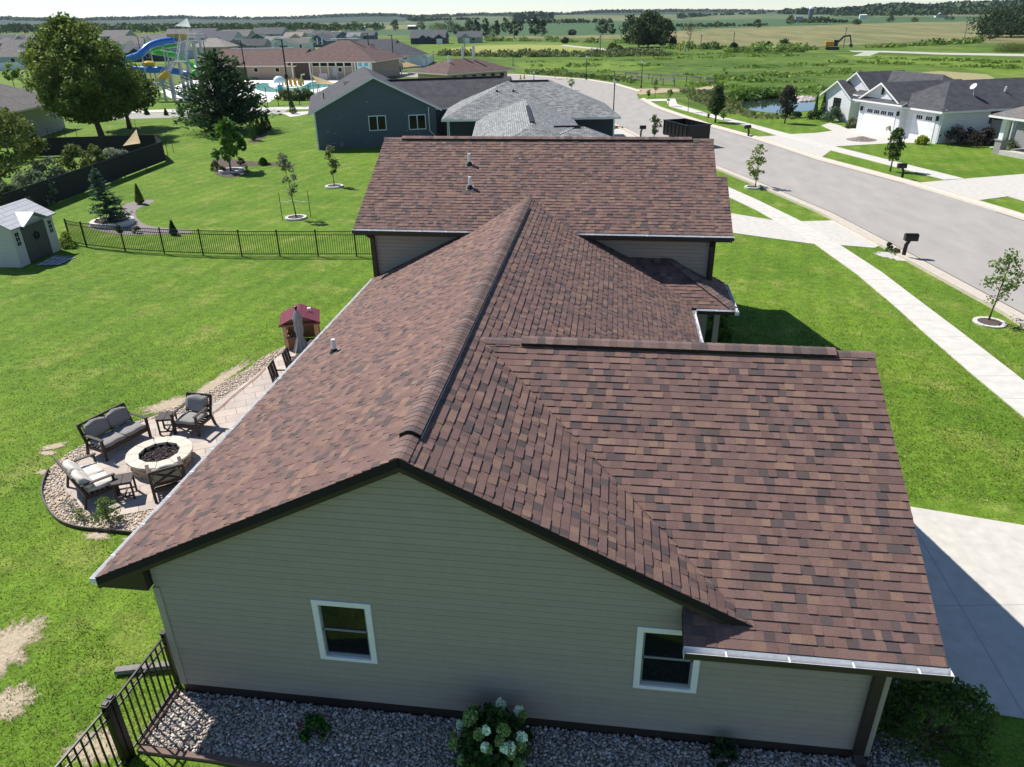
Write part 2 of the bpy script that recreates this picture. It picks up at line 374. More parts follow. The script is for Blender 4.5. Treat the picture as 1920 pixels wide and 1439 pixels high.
# boxed left eave with its closed gable end, soffits
sf.prism([(XL+.02,-OV+.055,ZF-.05),(XL+.02,-OV+.055,ZF-.225),(-.02,-OV+.055,ZF-.225),(-.02,-OV+.055,zmain(0)-.17)],(0,YI+OV-.07,0))
sf.ab((XM+.06,YL+.055,ZL-.21),(XK-.06,-.02,ZL-.19)); sf.ab((WD+.02,YL+.06,ZL-.187),(XK-.06,yr,ZL-.165))
sf.prism([P_ml(.0,-OV+.055),P_ml(XR,-OV+.055),(XR,-OV+.055,ZR-.17),(0,-OV+.055,zmain(0)-.17)],(0,OV-.075,0)) if False else None
for (x0,x1) in ((-.015,XR),(XR,XG-.3)):
    a=np.array((x0,-OV+.055,zmain(x0)-.17));b=np.array((x1,-OV+.055,zmain(x1)-.17))
    sf.add([a,b,b+(0,OV+.1,0),a+(0,OV+.1,0)],[(0,1,2,3)])
sf.ab((XB1+.06,yl+.055,ZE-.22),(XB3-.06,YI-.01,ZE-.2)); sf.ab((pm(PY0)+.1,PY0+.06,pe-.2),(PX-.06,YI-.01,pe-.18)); sf.ab((8.75,9.2,zmain(XE)-.22),(XE-.06,PY0+.05,zmain(XE)-.2))
sf.build('soffit',m_brown,H,True)
# ---- walls
W1=(2.573,3.467);W2=(7.483,8.379);WZ=(1.134,2.317);ZB0=.22
def wtop(x): return zmain(x)-.10 if x<8.9 else ZL+.0
wl=MB(); SD_=dict(expo=.118,tab=None,rng=RNG,t0=.001,t1=.014,voff=0.,groove=.010)
def wcol(a,b): k=.975+.05*a; return (.360*k,.315*k,.268*k)
def wallpoly(polys,O,U,N): 
    for p in polys: courses(wl,p,O,U,(0,0,1),N,colf=wcol,**SD_)
def strip(x0,x1,z0=None,z1=None):
    z0=ZB0 if z0 is None else z0
    if z1 is None:
        t=[(x1,0,wtop(x1-1e-6))]+([(XR,0,wtop(XR))] if x0<XR<x1 else [])+[(x0,0,wtop(x0+1e-6))]
    else: t=[(x1,0,z1),(x0,0,z1)]
    return [(x0,0,z0),(x1,0,z0)]+t
fp=[strip(0,W1[0]),strip(W1[0],W1[1],None,WZ[0]),strip(W1[0],W1[1],WZ[1]),strip(W1[1],W2[0]),strip(W2[0],W2[1],None,WZ[0]),strip(W2[0],W2[1],WZ[1]),strip(W2[1],8.9),strip(8.9,WD)]
wallpoly(fp,(0,0,ZB0),(1,0,0),(0,-1,0))
zw=zmain(0)-.12
wallpoly([[(0,0,ZB0),(0,YI,ZB0),(0,YI,zw),(0,0,zw)]],(0,0,ZB0),(0,1,0),(-1,0,0))
wallpoly([[(-.8,YI,ZB0),(10,YI,ZB0),(10,YI,ZE-.1),(-.8,YI,ZE-.1)]],(0,YI,ZB0),(1,0,0),(0,-1,0))
yb2=21.2
wallpoly([[(10,YI,ZB0),(10,yb2,ZB0),(10,yb2,ZB-PT*(yb2-YB)-.15),(10,YB,ZB-.15),(10,YI,ZE+.05)]],(10,YI,ZB0),(0,1,0),(1,0,0))
wallpoly([[(-.8,YI,ZB0),(-.8,yb2,ZB0),(-.8,yb2,ZB-PT*(yb2-YB)-.15),(-.8,YB,ZB-.15),(-.8,YI,ZE+.05)]],(-.8,YI,ZB0),(0,1,0),(-1,0,0))
wallpoly([[(-.8,yb2,ZB0),(10,yb2,ZB0),(10,yb2,4.9),(-.8,yb2,4.9)]],(-.8,yb2,ZB0),(1,0,0),(0,1,0))
wallpoly([[(8.8,YG+4.5,ZB0),(8.8,YI,ZB0),(8.8,YI,2.5),(8.8,YG+4.5,2.5)]],(8.8,0,ZB0),(0,1,0),(1,0,0))
wallpoly([[(8.8,YG+4.4,ZB0),(WD,YG+4.4,ZB0),(WD,YG+4.4,2.6),(8.8,YG+4.4,2.6)]],(8.8,YG+4.4,ZB0),(1,0,0),(0,1,0))
# garage end wall with its door opening
gy=(1.5,6.9)
for p in ([(WD,0,ZB0),(WD,gy[0],ZB0),(WD,gy[0],ZG-PT*(YG-gy[0])-.12),(WD,0,ZL)],[(WD,gy[1],ZB0),(WD,YG+4.4,ZB0),(WD,YG+4.4,ZL+.1),(WD,gy[1],ZG-PT*(gy[1]-YG)-.12)],[(WD,gy[0],2.25),(WD,gy[1],2.25),(WD,gy[1],ZG-PT*(gy[1]-YG)-.12),(WD,YG,ZG-.12),(WD,gy[0],ZG-PT*(YG-gy[0])-.12)]):
    wallpoly([p],(WD,0,ZB0),(0,1,0),(1,0,0))
wl.build('wall',M('taupe_lap_siding',attr=True,rough=.55,var=.04,scale=2,spec=.3),H,True,attr=True)
gd=MB()
for i in range(4): gd.ab((WD-.06,gy[0],.1+i*.54),(WD-.03,gy[1],.1+i*.54+.53))
gd.build('garage_door',m_white,H,True)
fd=MB(); fd.ab((.005,-.004,0),(WD-.005,.1,ZB0)); fd.ab((.004,0.1,0),(.1,YI,ZB0)); fd.ab((-.79,YI+.01,0),(9.99,yb2-.01,ZB0)); fd.ab((WD-.1,.1,0),(WD-.004,YG+4.38,.1)); fd.build('foundation',m_brown,H,True)
tr=MB(); tr.ab((-.03,-.028,ZB0),(.085,.0,2.32)); tr.ab((-.03,0,ZB0),(-.004,.09,2.32)); tr.build('corner_trim',m_sidingtrim,H,True); tr=MB(); tr.ab((10.97,-.028,ZB0-.1),(11.05,-.002,ZL-.19)); tr.ab((11.016,0,ZB0),(11.05,.09,ZL-.19)); tr.build('corner_trim',m_sidingtrim,H,True)
tb=MB(); tb.ab((9.86,YI-.03,2.5),(10.03,YI-.016,ZE-.22)); tb.build('corner_trim',m_brown,H,True); tb=MB(); tb.ab((-.83,YI-.03,2.4),(-.68,YI-.016,ZE-.22)); tb.build('corner_trim',m_brown,H,True)
# ---- windows in the front wall
for (a,b) in (W1,W2):
    f=MB(); fw=.075
    f.ab((a-.02,-.034,WZ[0]-.02),(a+fw,.05,WZ[1]+.02)); f.ab((b-fw,-.034,WZ[0]-.02),(b+.02,.05,WZ[1]+.02))
    f.ab((a+fw,-.034,WZ[1]-fw),(b-fw,.05,WZ[1]+.02)); f.ab((a+fw,-.036,WZ[0]-.02),(b-fw,.05,WZ[0]+fw*.6))
    wo=f.build('window',m_white,H,True,bevel=.004)
    zm=(WZ[0]+WZ[1])/2+.0
    g=MB(); g.ab((a+fw,.035,WZ[0]+.03),(b-fw,.045,zm)); g.ab((a+fw,.022,zm),(b-fw,.03,WZ[1]-fw)); gg=g.build('pane',m_glass,H,True); gg.parent=wo
    s=MB(); s.ab((a+fw,.005,zm-.018),(b-fw,.034,zm+.018)); s.ab((a+fw,.01,WZ[0]+.045),(b-fw,.034,WZ[0]+.1)); s.ab((a+fw,.005,WZ[0]+.05),(a+fw+.03,.034,WZ[1]-fw)); s.ab((b-fw-.03,.005,WZ[0]+.05),(b-fw,.034,WZ[1]-fw))
    s.build('sash',m_sash,H,True).parent=wo
# ---- gutters
def gutter(p0,p1,out,endcaps=(1,1)):
    """p0,p1 along the eave line at shingle height; out = outward unit (x,y)"""
    p0=np.array(p0,float);p1=np.array(p1,float);d=(p1-p0);L_=np.linalg.norm(d);d/=L_;o=np.array((out[0],out[1],0.));W_,D_=.115,.10
    ax=0 if abs(d[0])>.5 else 1
    def bx(mb,s0,s1,a,b,z0,z1,mi):
        A=p0+d*s0+o*a+np.array((0,0,z0));B=p0+d*s1+o*b+np.array((0,0,z1)); mb.ab(np.minimum(A,B),np.maximum(A,B),mi)
    g=MB(); z=-.035
    bx(g,0,L_,W_-.006,W_,z-D_,z,0); bx(g,0,L_,.0,W_-.0062,z-D_,z-D_+.006,0); bx(g,0,L_,-.012,-.006,z-D_,z+.02,0)
    bx(g,.006,L_-.006,W_-.012,W_-.0065,z-D_+.008,z+.004,1); bx(g,.006,L_-.006,.002,W_-.013,z-D_+.0065,z-D_+.012,1); bx(g,.006,L_-.006,-.005,.001,z-D_+.008,z+.022,1)
    bx(g,-.002,.005,-.004,W_+.002,z-D_,z+.004,1 if endcaps[0] else 0); bx(g,L_-.005,L_+.002,-.004,W_+.002,z-D_,z+.004,1)
    s=.55
    while s<L_-.2: bx(g,s,s+.022,0.002,W_-.001,z-.004,z+.006,1); s+=.82
    return g.build('gutter',[m_brown,m_alu],H,True)
gutter((XL-.005,-OV+.02,ZF),(XL-.005,YI-.02,ZF),(-1,0)); gutter((XM+.0,YL-.005,ZL),(XK+.04,YL-.005,ZL),(0,-1))
gutter((XB1-.02,yl-.005,ZE),(XR-(YH-yl)+.0,yl-.005,ZE),(0,-1)); gutter((XR+(YH-yl)-.0,yl-.005,ZE),(XB3+.03,yl-.005,ZE),(0,-1))
gutter((XE+.005,YG+4.75,zmain(XE)),(XE+.005,PY0-.14,zmain(XE)),(1,0)); gutter((XE+.16,PY0-.005,pe),(PX+.0,PY0-.005,pe),(0,-1)); gutter((PX+.005,PY0-.14,pe),(PX+.005,YI+.5,pe),(1,0))
# ---- downspouts
def spout(pts,w=.085,dd=.065,up=(0,1,0)):
    m=MB()
    for a,b in zip(pts,pts[1:]): m.beam(a,b,w,dd,up=up)
    return m
m=spout([(10.86,-.075,ZL-.15),(10.86,-.075,.22),(10.9,-.22,.1),(10.98,-.85,.06)],.15,.08); m.build('downspout',m_brown,H,True,bevel=.008)
m=spout([(9.93,yl-.05,ZE-.13),(9.93,YI-.28,ZE-.22),(9.93,YI-.08,ZE-.4),(9.93,YI-.08,2.72)],.1,.08); m.build('downspout',m_brown,H,True)
m=spout([(-.86,yl-.05,ZE-.13),(-.86,YI-.2,ZE-.25),(-.72,YI-.085,ZE-.36),(-.69,YI-.085,2.62)],.1,.08); m.build('downspout',m_brown,H,True)
m=spout([(-.62,.62,ZF-.25),(-.09,.62,ZF-.5),(-.06,.62,.3),(-.1,.55,.15)],.085,.07); m.build('downspout',m_brown,H,True)
m=MB(); m.beam((-.14,.52,.12),(-1.42,.22,.07),.13,.09,mi=0); m.build('downspout_extension',M('weathered_plastic',(.20,.185,.17),.7,.2,5),H,True,bevel=.01)
# dark downspout elbow, built as a block under the garage eave
m=MB(); m.prism([(11.06,-.30,ZL-.22),(11.34,-.30,ZL-.22),(11.34,-.30,ZL-.44),(11.28,-.30,ZL-.50),(11.16,-.30,ZL-.50)],(0,.22,0)); m.build('downspout_elbow',m_brown,H,True,bevel=.02)
# ---- plumbing vents
def pvent(x,y,z,N,h=.30):
    N=np.array(N,float); b=MB(); b.cyl((x,y,z-.05),.05,.05,h+.05,14); o=b.build('vent_pipe',m_white,H,True,smooth=False)
    c=MB(); c.lathe([(.13,-.06),(.10,.02),(.06,.09),(.052,.10)],(x,y,z),16); c.build('pipe_boot',m_rubber,H,True).parent=o
    f=MB(); q=np.array((x,y,z))+N*.016; e=np.array((0,1,0.)) if abs(N[0])>.1 else np.array((1,0,0.)); g=np.cross(N,e)
    f.add([q+e*.13+g*.14,q-e*.13+g*.14,q-e*.13-g*.14,q+e*.13-g*.14],[(0,1,2,3)]); f.build('pipe_flashing',m_flash,H,True).parent=o
pvent(.56,6.99,3.26,(-PT*n_,0,n_),.33); pvent(2.02,17.11,5.78,(0,-PT*n_,n_),.36); pvent(2.22,16.0,5.23,(0,-PT*n_,n_),.36)
m=MB(); m.ab((10.14,9.6,0),(10.34,9.8,2.3)) if False else m.ab((10.0,12.95,.1),(10.16,13.1,pe-.2)); m.build('porch_post',m_sidingtrim,H,True)
# porch slab
m=MB(); m.ab((8.82,9.0,.0),(10.3,YI-.02,.1)); m.build('porch_floor',M('porch_concrete',(.42,.40,.37),.85,.12,3),H,True)
# ================================================================ GROUND, ROADS, PATHS
def pip(X,Y,poly):
    ins=np.zeros(len(X),bool); n=len(poly)
    for i in range(n):
        x0,y0=poly[i][0],poly[i][1];x1,y1=poly[(i+1)%n][0],poly[(i+1)%n][1]
        if y0==y1: continue
        c=((y0>Y)!=(y1>Y))&(X<(x1-x0)*(Y-y0)/(y1-y0)+x0); ins^=c
    return ins
def scatter(poly,n,rng,excl=()):
    xs=[p[0] for p in poly];ys=[p[1] for p in poly]
    X=rng.uniform(min(xs),max(xs),n);Y=rng.uniform(min(ys),max(ys),n); k=pip(X,Y,poly)
    for e in excl: k&=~pip(X,Y,e)
    return X[k],Y[k]
def px(pts,z=0.): return [tuple(at(a,b,z)[:2]) for a,b in pts]
def smooth(pts,it=2):
    for _ in range(it):
        q=[];n=len(pts)
        for i in range(n):
            a,b=pts[i],pts[(i+1)%n]; q+=[(a[0]*.75+b[0]*.25,a[1]*.75+b[1]*.25),(a[0]*.25+b[0]*.75,a[1]*.25+b[1]*.75)]
        pts=q
    return pts
def lawn_mat(name,A,B,C,stripe=0.,sc=1.):
    m=bpy.data.materials.new(name); m.use_nodes=True; nt=m.node_tree; L=nt.links; p=nt.nodes['Principled BSDF']; p.inputs['Roughness'].default_value=.9; p.inputs['Specular IOR Level'].default_value=.15
    tc=_n(nt,'ShaderNodeTexCoord'); s=tc.outputs['Object']
    def nz(scale,det=4,src=s,rough=.65):
        n=_n(nt,'ShaderNodeTexNoise'); n.inputs['Scale'].default_value=scale; n.inputs['Detail'].default_value=det; n.inputs['Roughness'].default_value=rough; L.new(src,n.inputs['Vector']); return n.outputs[0]
    def mrg(x,a,b,c=0,d=1):
        r=_n(nt,'ShaderNodeMapRange'); r.inputs[1].default_value=a; r.inputs[2].default_value=b; r.inputs[3].default_value=c; r.inputs[4].default_value=d; L.new(x,r.inputs[0]); return r.outputs[0]
    def mix(f,a,b,bt='MIX'):
        x=_n(nt,'ShaderNodeMix',data_type='RGBA',blend_type=bt)
        for i,v in ((0,f),(6,a),(7,b)):
            if isinstance(v,(int,float)): x.inputs[i].default_value=v
            elif isinstance(v,tuple): x.inputs[i].default_value=(*v,1)
            else: L.new(v,x.inputs[i])
        return x.outputs[2]
    c=mix(mrg(nz(.22*sc),.35,.65),A,B)
    c=mix(mrg(nz(.55*sc,6),.52,.72),c,C)
    c=mix(1.0,c,mrg(nz(3.5*sc,5),.3,.7,.72,1.28),'MULTIPLY')
    c=mix(1.0,c,mrg(nz(17,3),.3,.7,.62,1.38),'MULTIPLY')
    if stripe:
        mp=_n(nt,'ShaderNodeMapping'); mp.inputs['Rotation'].default_value=(0,0,R(12)); L.new(s,mp.inputs[0])
        wv=_n(nt,'ShaderNodeTexWave'); wv.inputs['Scale'].default_value=.28; wv.inputs['Distortion'].default_value=2.2; wv.inputs['Detail'].default_value=2; wv.inputs['Detail Scale'].default_value=.4; L.new(mp.outputs[0],wv.inputs['Vector'])
        c=mix(1.0,c,mrg(wv.outputs[1],0,1,1-stripe,1+stripe),'MULTIPLY')
    L.new(c,p.inputs['Base Color'])
    b=_n(nt,'ShaderNodeBump'); b.inputs['Strength'].default_value=.6; b.inputs['Distance'].default_value=.06; L.new(nz(16,3),b.inputs['Height']); L.new(b.outputs[0],p.inputs['Normal'])
    return m
m_lawn=lawn_mat('lawn_turf',(.086,.168,.015),(.132,.218,.021),(.215,.250,.055),.06)
m_far=lawn_mat('pasture',(.085,.135,.03),(.13,.17,.045),(.16,.18,.06),0,.12)
g=MB(); g.add([(-9000,-300,-.03),(9000,-300,-.03),(9000,14000,-.03),(-9000,14000,-.03)],[(0,1,2,3)]); struct(g.build('ground',m_far))
lawn=MB(); lawn.sheet([(-75,-40),(75,-40),(75,95),(40,140),(-60,128),(-90,100)],0); struct(lawn.build('lawn',m_lawn))
m_conc=M('pale_concrete',(.53,.502,.455),.85,.11,1.2,bump=.15,bscale=60)
m_walk=M('walk_concrete',(.565,.542,.495),.85,.10,.9,bump=.15,bscale=60)
m_curb=M('curb_concrete',(.52,.465,.39),.85,.1,1.5)
m_asph=M('worn_asphalt',(.352,.328,.302),.9,.10,.35,bump=.3,bscale=40,stretch=(1,.3,1))
m_joint=M('joint_grey',(.38,.365,.34),.9,0)  # plain grey of the strips laid along the slab joints
# street
nearc=[(2080,690),(1920,590),(1740,494),(1640,441),(1561,400),(1450,353),(1343,310),(1219,262),(1160,234),(1100,206),(1040,184),(985,168),(930,156),(880,150),(800,146),(700,142)]
farc=[(2080,470),(1920,415),(1870,399),(1698,346),(1530,300.5),(1451,274),(1404,259),(1323,236.5),(1270,218),(1225,202),(1197,186),(1193,172),(1150,159),(1098,150.5),(1042,146.5),(975,141.5),(880,138),(700,136)]
nc=px(nearc);fc=px(farc)
rd=MB(); rd.sheet(nc+fc[::-1],.012); struct(rd.build('road',m_asph))
def offset_line(pts,d):
    out=[]
    for i,p in enumerate(pts):
        a=pts[max(i-1,0)];b=pts[min(i+1,len(pts)-1)]; t=np.array((b[0]-a[0],b[1]-a[1]));t/=np.linalg.norm(t); out.append((p[0]-t[1]*d,p[1]+t[0]*d))
    return out
def ribbon(mb,a,b,z0,z1):
    for i in range(len(a)-1):
        mb.prism([(a[i][0],a[i][1],z0),(a[i+1][0],a[i+1][1],z0),(b[i+1][0],b[i+1][1],z0),(b[i][0],b[i][1],z0)],(0,0,z1-z0))
def dens(pts,n=6):
    o=[]
    for i in range(len(pts)-1):
        for k in range(n): t=k/n;o.append((pts[i][0]*(1-t)+pts[i+1][0]*t,pts[i][1]*(1-t)+pts[i+1][1]*t))
    return o+[pts[-1]]
for pts,sg in ((nc[:-3],1),(fc[:11],-1),(fc[11:-1],-1)):
    cb=MB(); gut=offset_line(pts,sg*.0);top=offset_line(pts,sg*.42);bk=offset_line(pts,sg*.62)
    for i in range(len(pts)-1):
        cb.add([(*gut[i],.02),(*gut[i+1],.02),(*top[i+1],.035),(*top[i],.035),(*bk[i],.13),(*bk[i+1],.13)],[(0,1,2,3),(3,2,5,4)])
        b2=offset_line(pts,sg*.80); cb.add([(*bk[i],.13),(*bk[i+1],.13),(*b2[i+1],.13),(*b2[i],.13),(*b2[i],-.02),(*b2[i+1],-.02)],[(0,1,2,3),(3,2,5,4)])
    struct(cb.build('curb',m_curb))
    sm=MB(); p0=offset_line(pts,-sg*.025); p1=offset_line(pts,sg*.03)
    for i in range(len(pts)-1): sm.add([(*p0[i],.024),(*p0[i+1],.024),(*p1[i+1],.026),(*p1[i],.026)],[(0,1,2,3)])
    struct(sm.build('road_joint',M('tar_seam',(.10,.085,.08),.8,.2,2)))
    # seam line between asphalt and gutter pan
# boulevard banks: verge lifts the lawn to the curb top are left flat
def slab(name,poly,z,mat,jl=(),th=.05):
    s=MB(); s.sheet(poly,z,th); o=struct(s.build(name,mat))
    if jl:
        j=MB()
        for a,b in jl: j.beam((a[0],a[1],z+.0005),(b[0],b[1],z+.0005),.016,.003)
        c=j.build('joint',m_joint,o)
    return o
def lerp2(pl,n):
    """resample polyline to n points by length"""
    P=np.array(pl);d=np.r_[0,np.cumsum(np.hypot(*np.diff(P,axis=0).T))];s=np.linspace(0,d[-1],n);return list(zip(np.interp(s,d,P[:,0]),np.interp(s,d,P[:,1])))
def walk(outer,inner,z,name='sidewalk',spacing=1.55):
    o=px(outer);i=px(inner);Lg=sum(math.dist(a,b) for a,b in zip(o,o[1:]));n=max(2,int(Lg/spacing)); oo=lerp2(o,n+1);ii=lerp2(i,n+1)
    jl=[]
    dn=lerp2(i,n*12)
    for a in oo[1:-1]: jl.append((a,min(dn,key=lambda q:math.dist(a,q))))
    return slab(name,o+i[::-1],z,m_walk,jl)
walk([(2050,800),(1920,716),(1900,700),(1806,627.5),(1719,562),(1653,511.6),(1574,460),(1500,415),(1420,376),(1366,352),(1300,325),(1180,280)],
     [(2050,875),(1920,784),(1819,700),(1740.6,632),(1675,573),(1605,514),(1528,459),(1470,425),(1420,396),(1368,371),(1290,341),(1170,296)],.034)
walk([(1808,336),(1567,276),(1480,252),(1400,231),(1323,212),(1270,196),(1266,186)],[(1771,338),(1528,275),(1457,255),(1402,237.5),(1313,216),(1254,200),(1249,188)],.034)
slab('path',px([(1209,187),(1266,185.5),(1266,190),(1212,190.5)]),.03,m_walk)
# driveways
gp=[(11.02,.62)]+px([(1669,1296),(1812,1331),(1920,1348)])+[(20,.9),(22,1.2),(22,7.2),(20,6.9)]+px([(1920,987),(1707,952)])+[(11.02,7.0)]
slab('driveway',gp,.028,m_conc,[(at(1722,1005)[:2],at(1920,1345)[:2]),((11.1,3.25),at(1920,1136)[:2])])
slab('driveway',px([(1372,401),(1450,414),(1500,416),(1575,414),(1597,419),(1662,454),(1640,466),(1580,461),(1528,459),(1376,438),(1250,424),(1250,388)]),.024,m_conc,[(at(1500,416)[:2],at(1574,460)[:2])])
slab('driveway',px([(1404,258),(1457,255),(1485,252),(1530,250),(1565,245.5),(1613,240),(1659,250),(1693,257),(1716,259),(1741,270),(1691,268.5),(1569,275),(1533,301)]),.024,m_conc,
   [(at(1457,255)[:2],at(1528,275)[:2]),(at(1540,262)[:2],at(1690,262)[:2])])
slab('driveway',px([(1697,346),(1771,339),(1810,336),(1920,327),(2060,318),(2060,395),(1920,378),(1890,369),(1824,378),(1868,399)]),.024,m_conc,[(at(1808,337)[:2],at(1905,372)[:2])])
slab('path',px([(1540,236),(1556,231),(1575,236),(1590,243),(1565,248)]),.026,m_conc)
slab('driveway',px([(1150,244),(1163,240),(1226,265),(1243,273),(1200,281),(1145,275)]),.024,m_conc)
# dirt track beside the curb break, dirt path along boardwalk
m_dirt=M('dry_dirt',(.40,.32,.22),.95,.2,2.5,bump=.5,bscale=30)
s=MB(); s.sheet(px([(1185,171),(1196,167),(1240,166),(1300,168),(1345,158),(1380,160),(1330,168),(1260,173),(1200,178)]),.016); struct(s.build('dirt_track',m_dirt))
# ---------------------------------------------------------------- stones
_ico=None
def stones(name,X,Y,Z,rng,smin,smax,cols,mat,flat=.6,parent=None):
    global _ico
    if _ico is None:
        bm=bmesh.new(); bmesh.ops.create_icosphere(bm,subdivisions=1,radius=1); bm.verts.index_update(); _ico=(np.array([v.co[:] for v in bm.verts]),np.array([[v.index for v in f.verts] for f in bm.faces])); bm.free()
    bv,bf=_ico; n=len(X); nv=len(bv)
    S=rng.uniform(smin,smax,(n,1,1))*rng.uniform(.7,1.3,(n,1,3)); S[:,:,2]*=flat
    V=bv[None]*(1+rng.uniform(-.16,.16,(n,nv,1)))*S
    a=rng.uniform(0,6.28,n);c,s=np.cos(a)[:,None],np.sin(a)[:,None]
    t=rng.uniform(-.4,.4,n)[:,None]
    x=V[:,:,0]*c-V[:,:,1]*s;y=V[:,:,0]*s+V[:,:,1]*c;z=V[:,:,2]+x*t*.5
    P=np.stack([x+X[:,None],y+Y[:,None],z+np.broadcast_to(Z,(n,))[:,None]],-1).reshape(-1,3)
    F=(bf[None]+(np.arange(n)*nv)[:,None,None]).reshape(-1,3)
    cols=np.array(cols);ci=cols[rng.integers(0,len(cols),n)]*rng.uniform(.75,1.2,(n,1))
    return build_np(name,P,F,mat,parent,np.repeat(ci,len(bf),0))
m_stone=M('river_stone',attr=True,rough=.8,var=.15,scale=30,spec=.3)
SCOL=[(.54,.45,.36),(.43,.385,.335),(.58,.50,.42),(.33,.31,.30),(.53,.44,.36),(.72,.68,.62),(.38,.30,.25),(.29,.27,.26)]
# front gravel bed with brown edging boards
bed=[(-.09,-.02),(-.11,-1.06),(.45,-1.09),(1.1,-1.11),(2.5,-1.18),(6,-1.55),(9,-1.8),(11.2,-1.9),(12.7,-1.5),(12.5,-.5),(11.8,.45),(11.06,.58),(11.06,-.02)]
m_bedbase=M('bed_soil',(.20,.18,.16),.95,.3,8)
s=MB(); s.sheet(bed,.02); struct(s.build('gravel_base',m_bedbase))
X,Y=scatter(bed,30000,RNG); 
o=stones('gravel',X,Y,RNG.uniform(.025,.05,len(X)),RNG,.014,.030,SCOL,m_stone); struct(o,'stuff','grey and tan river stones filling the bed along the front gable wall','gravel')
m_board=M('brown_edging_board',(.19,.125,.10),.8,.2,4,stretch=(1,8,1))
e=thing('bed_edging',(-.1,-1.1,0),'brown plastic boards edging the front river stone bed','edging')
q=[(-.12,-.03),(-.14,-1.1)]; mb=MB(); mb.beam((*q[0],.045),(*q[1],.045),.075,.09); mb.build('edging_board',m_board,e,True,bevel=.008)
q=[(-.15,-1.15),(1.1,-1.17),(2.5,-1.24),(6,-1.61),(9,-1.86),(11.3,-1.97)]; mb=MB()
for a,b in zip(q,q[1:]): mb.beam((*a,.03),(*b,.03),.10,.06)
mb.build('edging_board',m_board,e,True,bevel=.008)
# ---------------------------------------------------------------- patio
def arcs(p): return smooth(p,2)
pat=arcs([(-5.75,5.07),(-6.2,5.47),(-6.5,5.91),(-6.6,6.58),(-6.65,7.33),(-6.5,8.2),(-6.1,8.85),(-5.4,9.25),(-4.75,9.7),(-4.45,10.89),(-4.26,12.04),(-4.15,13.3),(-4.1,14.4)])[0:-4]+[(-4.05,14.4),(-.02,14.4),(-.02,4.6),(-3.4,4.95)]+[(-3.67,4.76),(-4.09,4.56),(-4.67,4.4),(-5.05,4.6)]
m_pav=BRICKM('stamped_patio',[(.52,.445,.385),(.43,.37,.33)],(.30,.25,.21),.62,.42,.8,.03,.22)
mb=MB(); mb.add([(p[0],p[1],.03) for p in pat],[tuple(range(len(pat)))],uvs=[(p[0]*.87+p[1]*.5,-p[0]*.5+p[1]*.87) for p in pat]); mb.prism([(p[0],p[1],-.02) for p in pat],(0,0,.048)); struct(mb.build('patio',m_pav))
bord=arcs([(-6.62,5.2),(-6.14,4.7),(-5.43,4.15),(-4.76,3.95),(-4.11,3.95),(-3.0,3.9),(-1.5,3.9),(-1.5,14.9),(-3.9,15.0),(-4.66,13.7),(-4.75,12.2),(-5.15,11.19),(-5.5,10.25),(-5.85,9.4),(-6.5,8.6),(-6.95,7.7),(-7.2,6.99),(-7.2,6.34),(-6.95,5.75)])
s=MB(); s.sheet(bord,.008); struct(s.build('gravel_base',M('tan_bed_soil',(.42,.34,.26),.95,.2,8)))
X,Y=scatter(bord,26000,RNG,[pat]); TC=[(.62,.52,.42),(.55,.45,.36),(.70,.62,.53),(.50,.44,.38),(.66,.50,.38),(.74,.69,.62)]
o=stones('gravel',X,Y,RNG.uniform(.015,.03,len(X)),RNG,.016,.032,TC,m_stone); struct(o,'stuff','tan pebbles around the curved stamped patio','gravel')
mb=MB(); bb=[p for p in bord if p[1]<6.2 and p[0]<-2.9]; bb=sorted(bb,key=lambda p:math.atan2(p[1]-6.2,p[0]+5))
for a,b in zip(bb,bb[1:]):
    if math.dist(a,b)<1: mb.beam((a[0],a[1],.04),(b[0],b[1],.04),.03,.11)
tag(mb.build('patio_edging',m_brown),'dark plastic edging curving round the patio pebbles','edging')
# bare soil patches in the lawn
def blob(c,rx,ry,n=44,j=.3,rot=0.,rng=random):
    P=[]
    for i in range(n):
        t=2*math.pi*i/n;k=1+rng.uniform(-j,j);x=math.cos(t)*rx*k;y=math.sin(t)*ry*k;P.append((c[0]+x*math.cos(rot)-y*math.sin(rot),c[1]+x*math.sin(rot)+y*math.cos(rot)))
    return smooth(P,1)
m_soil=M('bare_soil',(.40,.34,.235),.95,.3,5,bump=.6,bscale=50,col2=(.46,.37,.27))
def fade(m):
    nt=m.node_tree;L=nt.links; at_=_n(nt,'ShaderNodeAttribute',attribute_name='col'); tc=_n(nt,'ShaderNodeTexCoord'); nz=_n(nt,'ShaderNodeTexNoise'); nz.inputs['Scale'].default_value=7; nz.inputs['Detail'].default_value=7; nz.inputs['Roughness'].default_value=.7; L.new(tc.outputs['Object'],nz.inputs['Vector'])
    ad=_n(nt,'ShaderNodeMath',operation='ADD'); L.new(at_.outputs['Fac'],ad.inputs[0]); L.new(nz.outputs[0],ad.inputs[1]); mr=_n(nt,'ShaderNodeMapRange'); mr.inputs[1].default_value=.74; mr.inputs[2].default_value=1.06; L.new(ad.outputs[0],mr.inputs[0])
    tr=_n(nt,'ShaderNodeBsdfTransparent'); mx=_n(nt,'ShaderNodeMixShader'); L.new(mr.outputs[0],mx.inputs[0]); L.new(tr.outputs[0],mx.inputs[1]); L.new(nt.nodes['Principled BSDF'].outputs[0],mx.inputs[2]); L.new(mx.outputs[0],nt.nodes['Material Output'].inputs[0])
fade(m_soil)
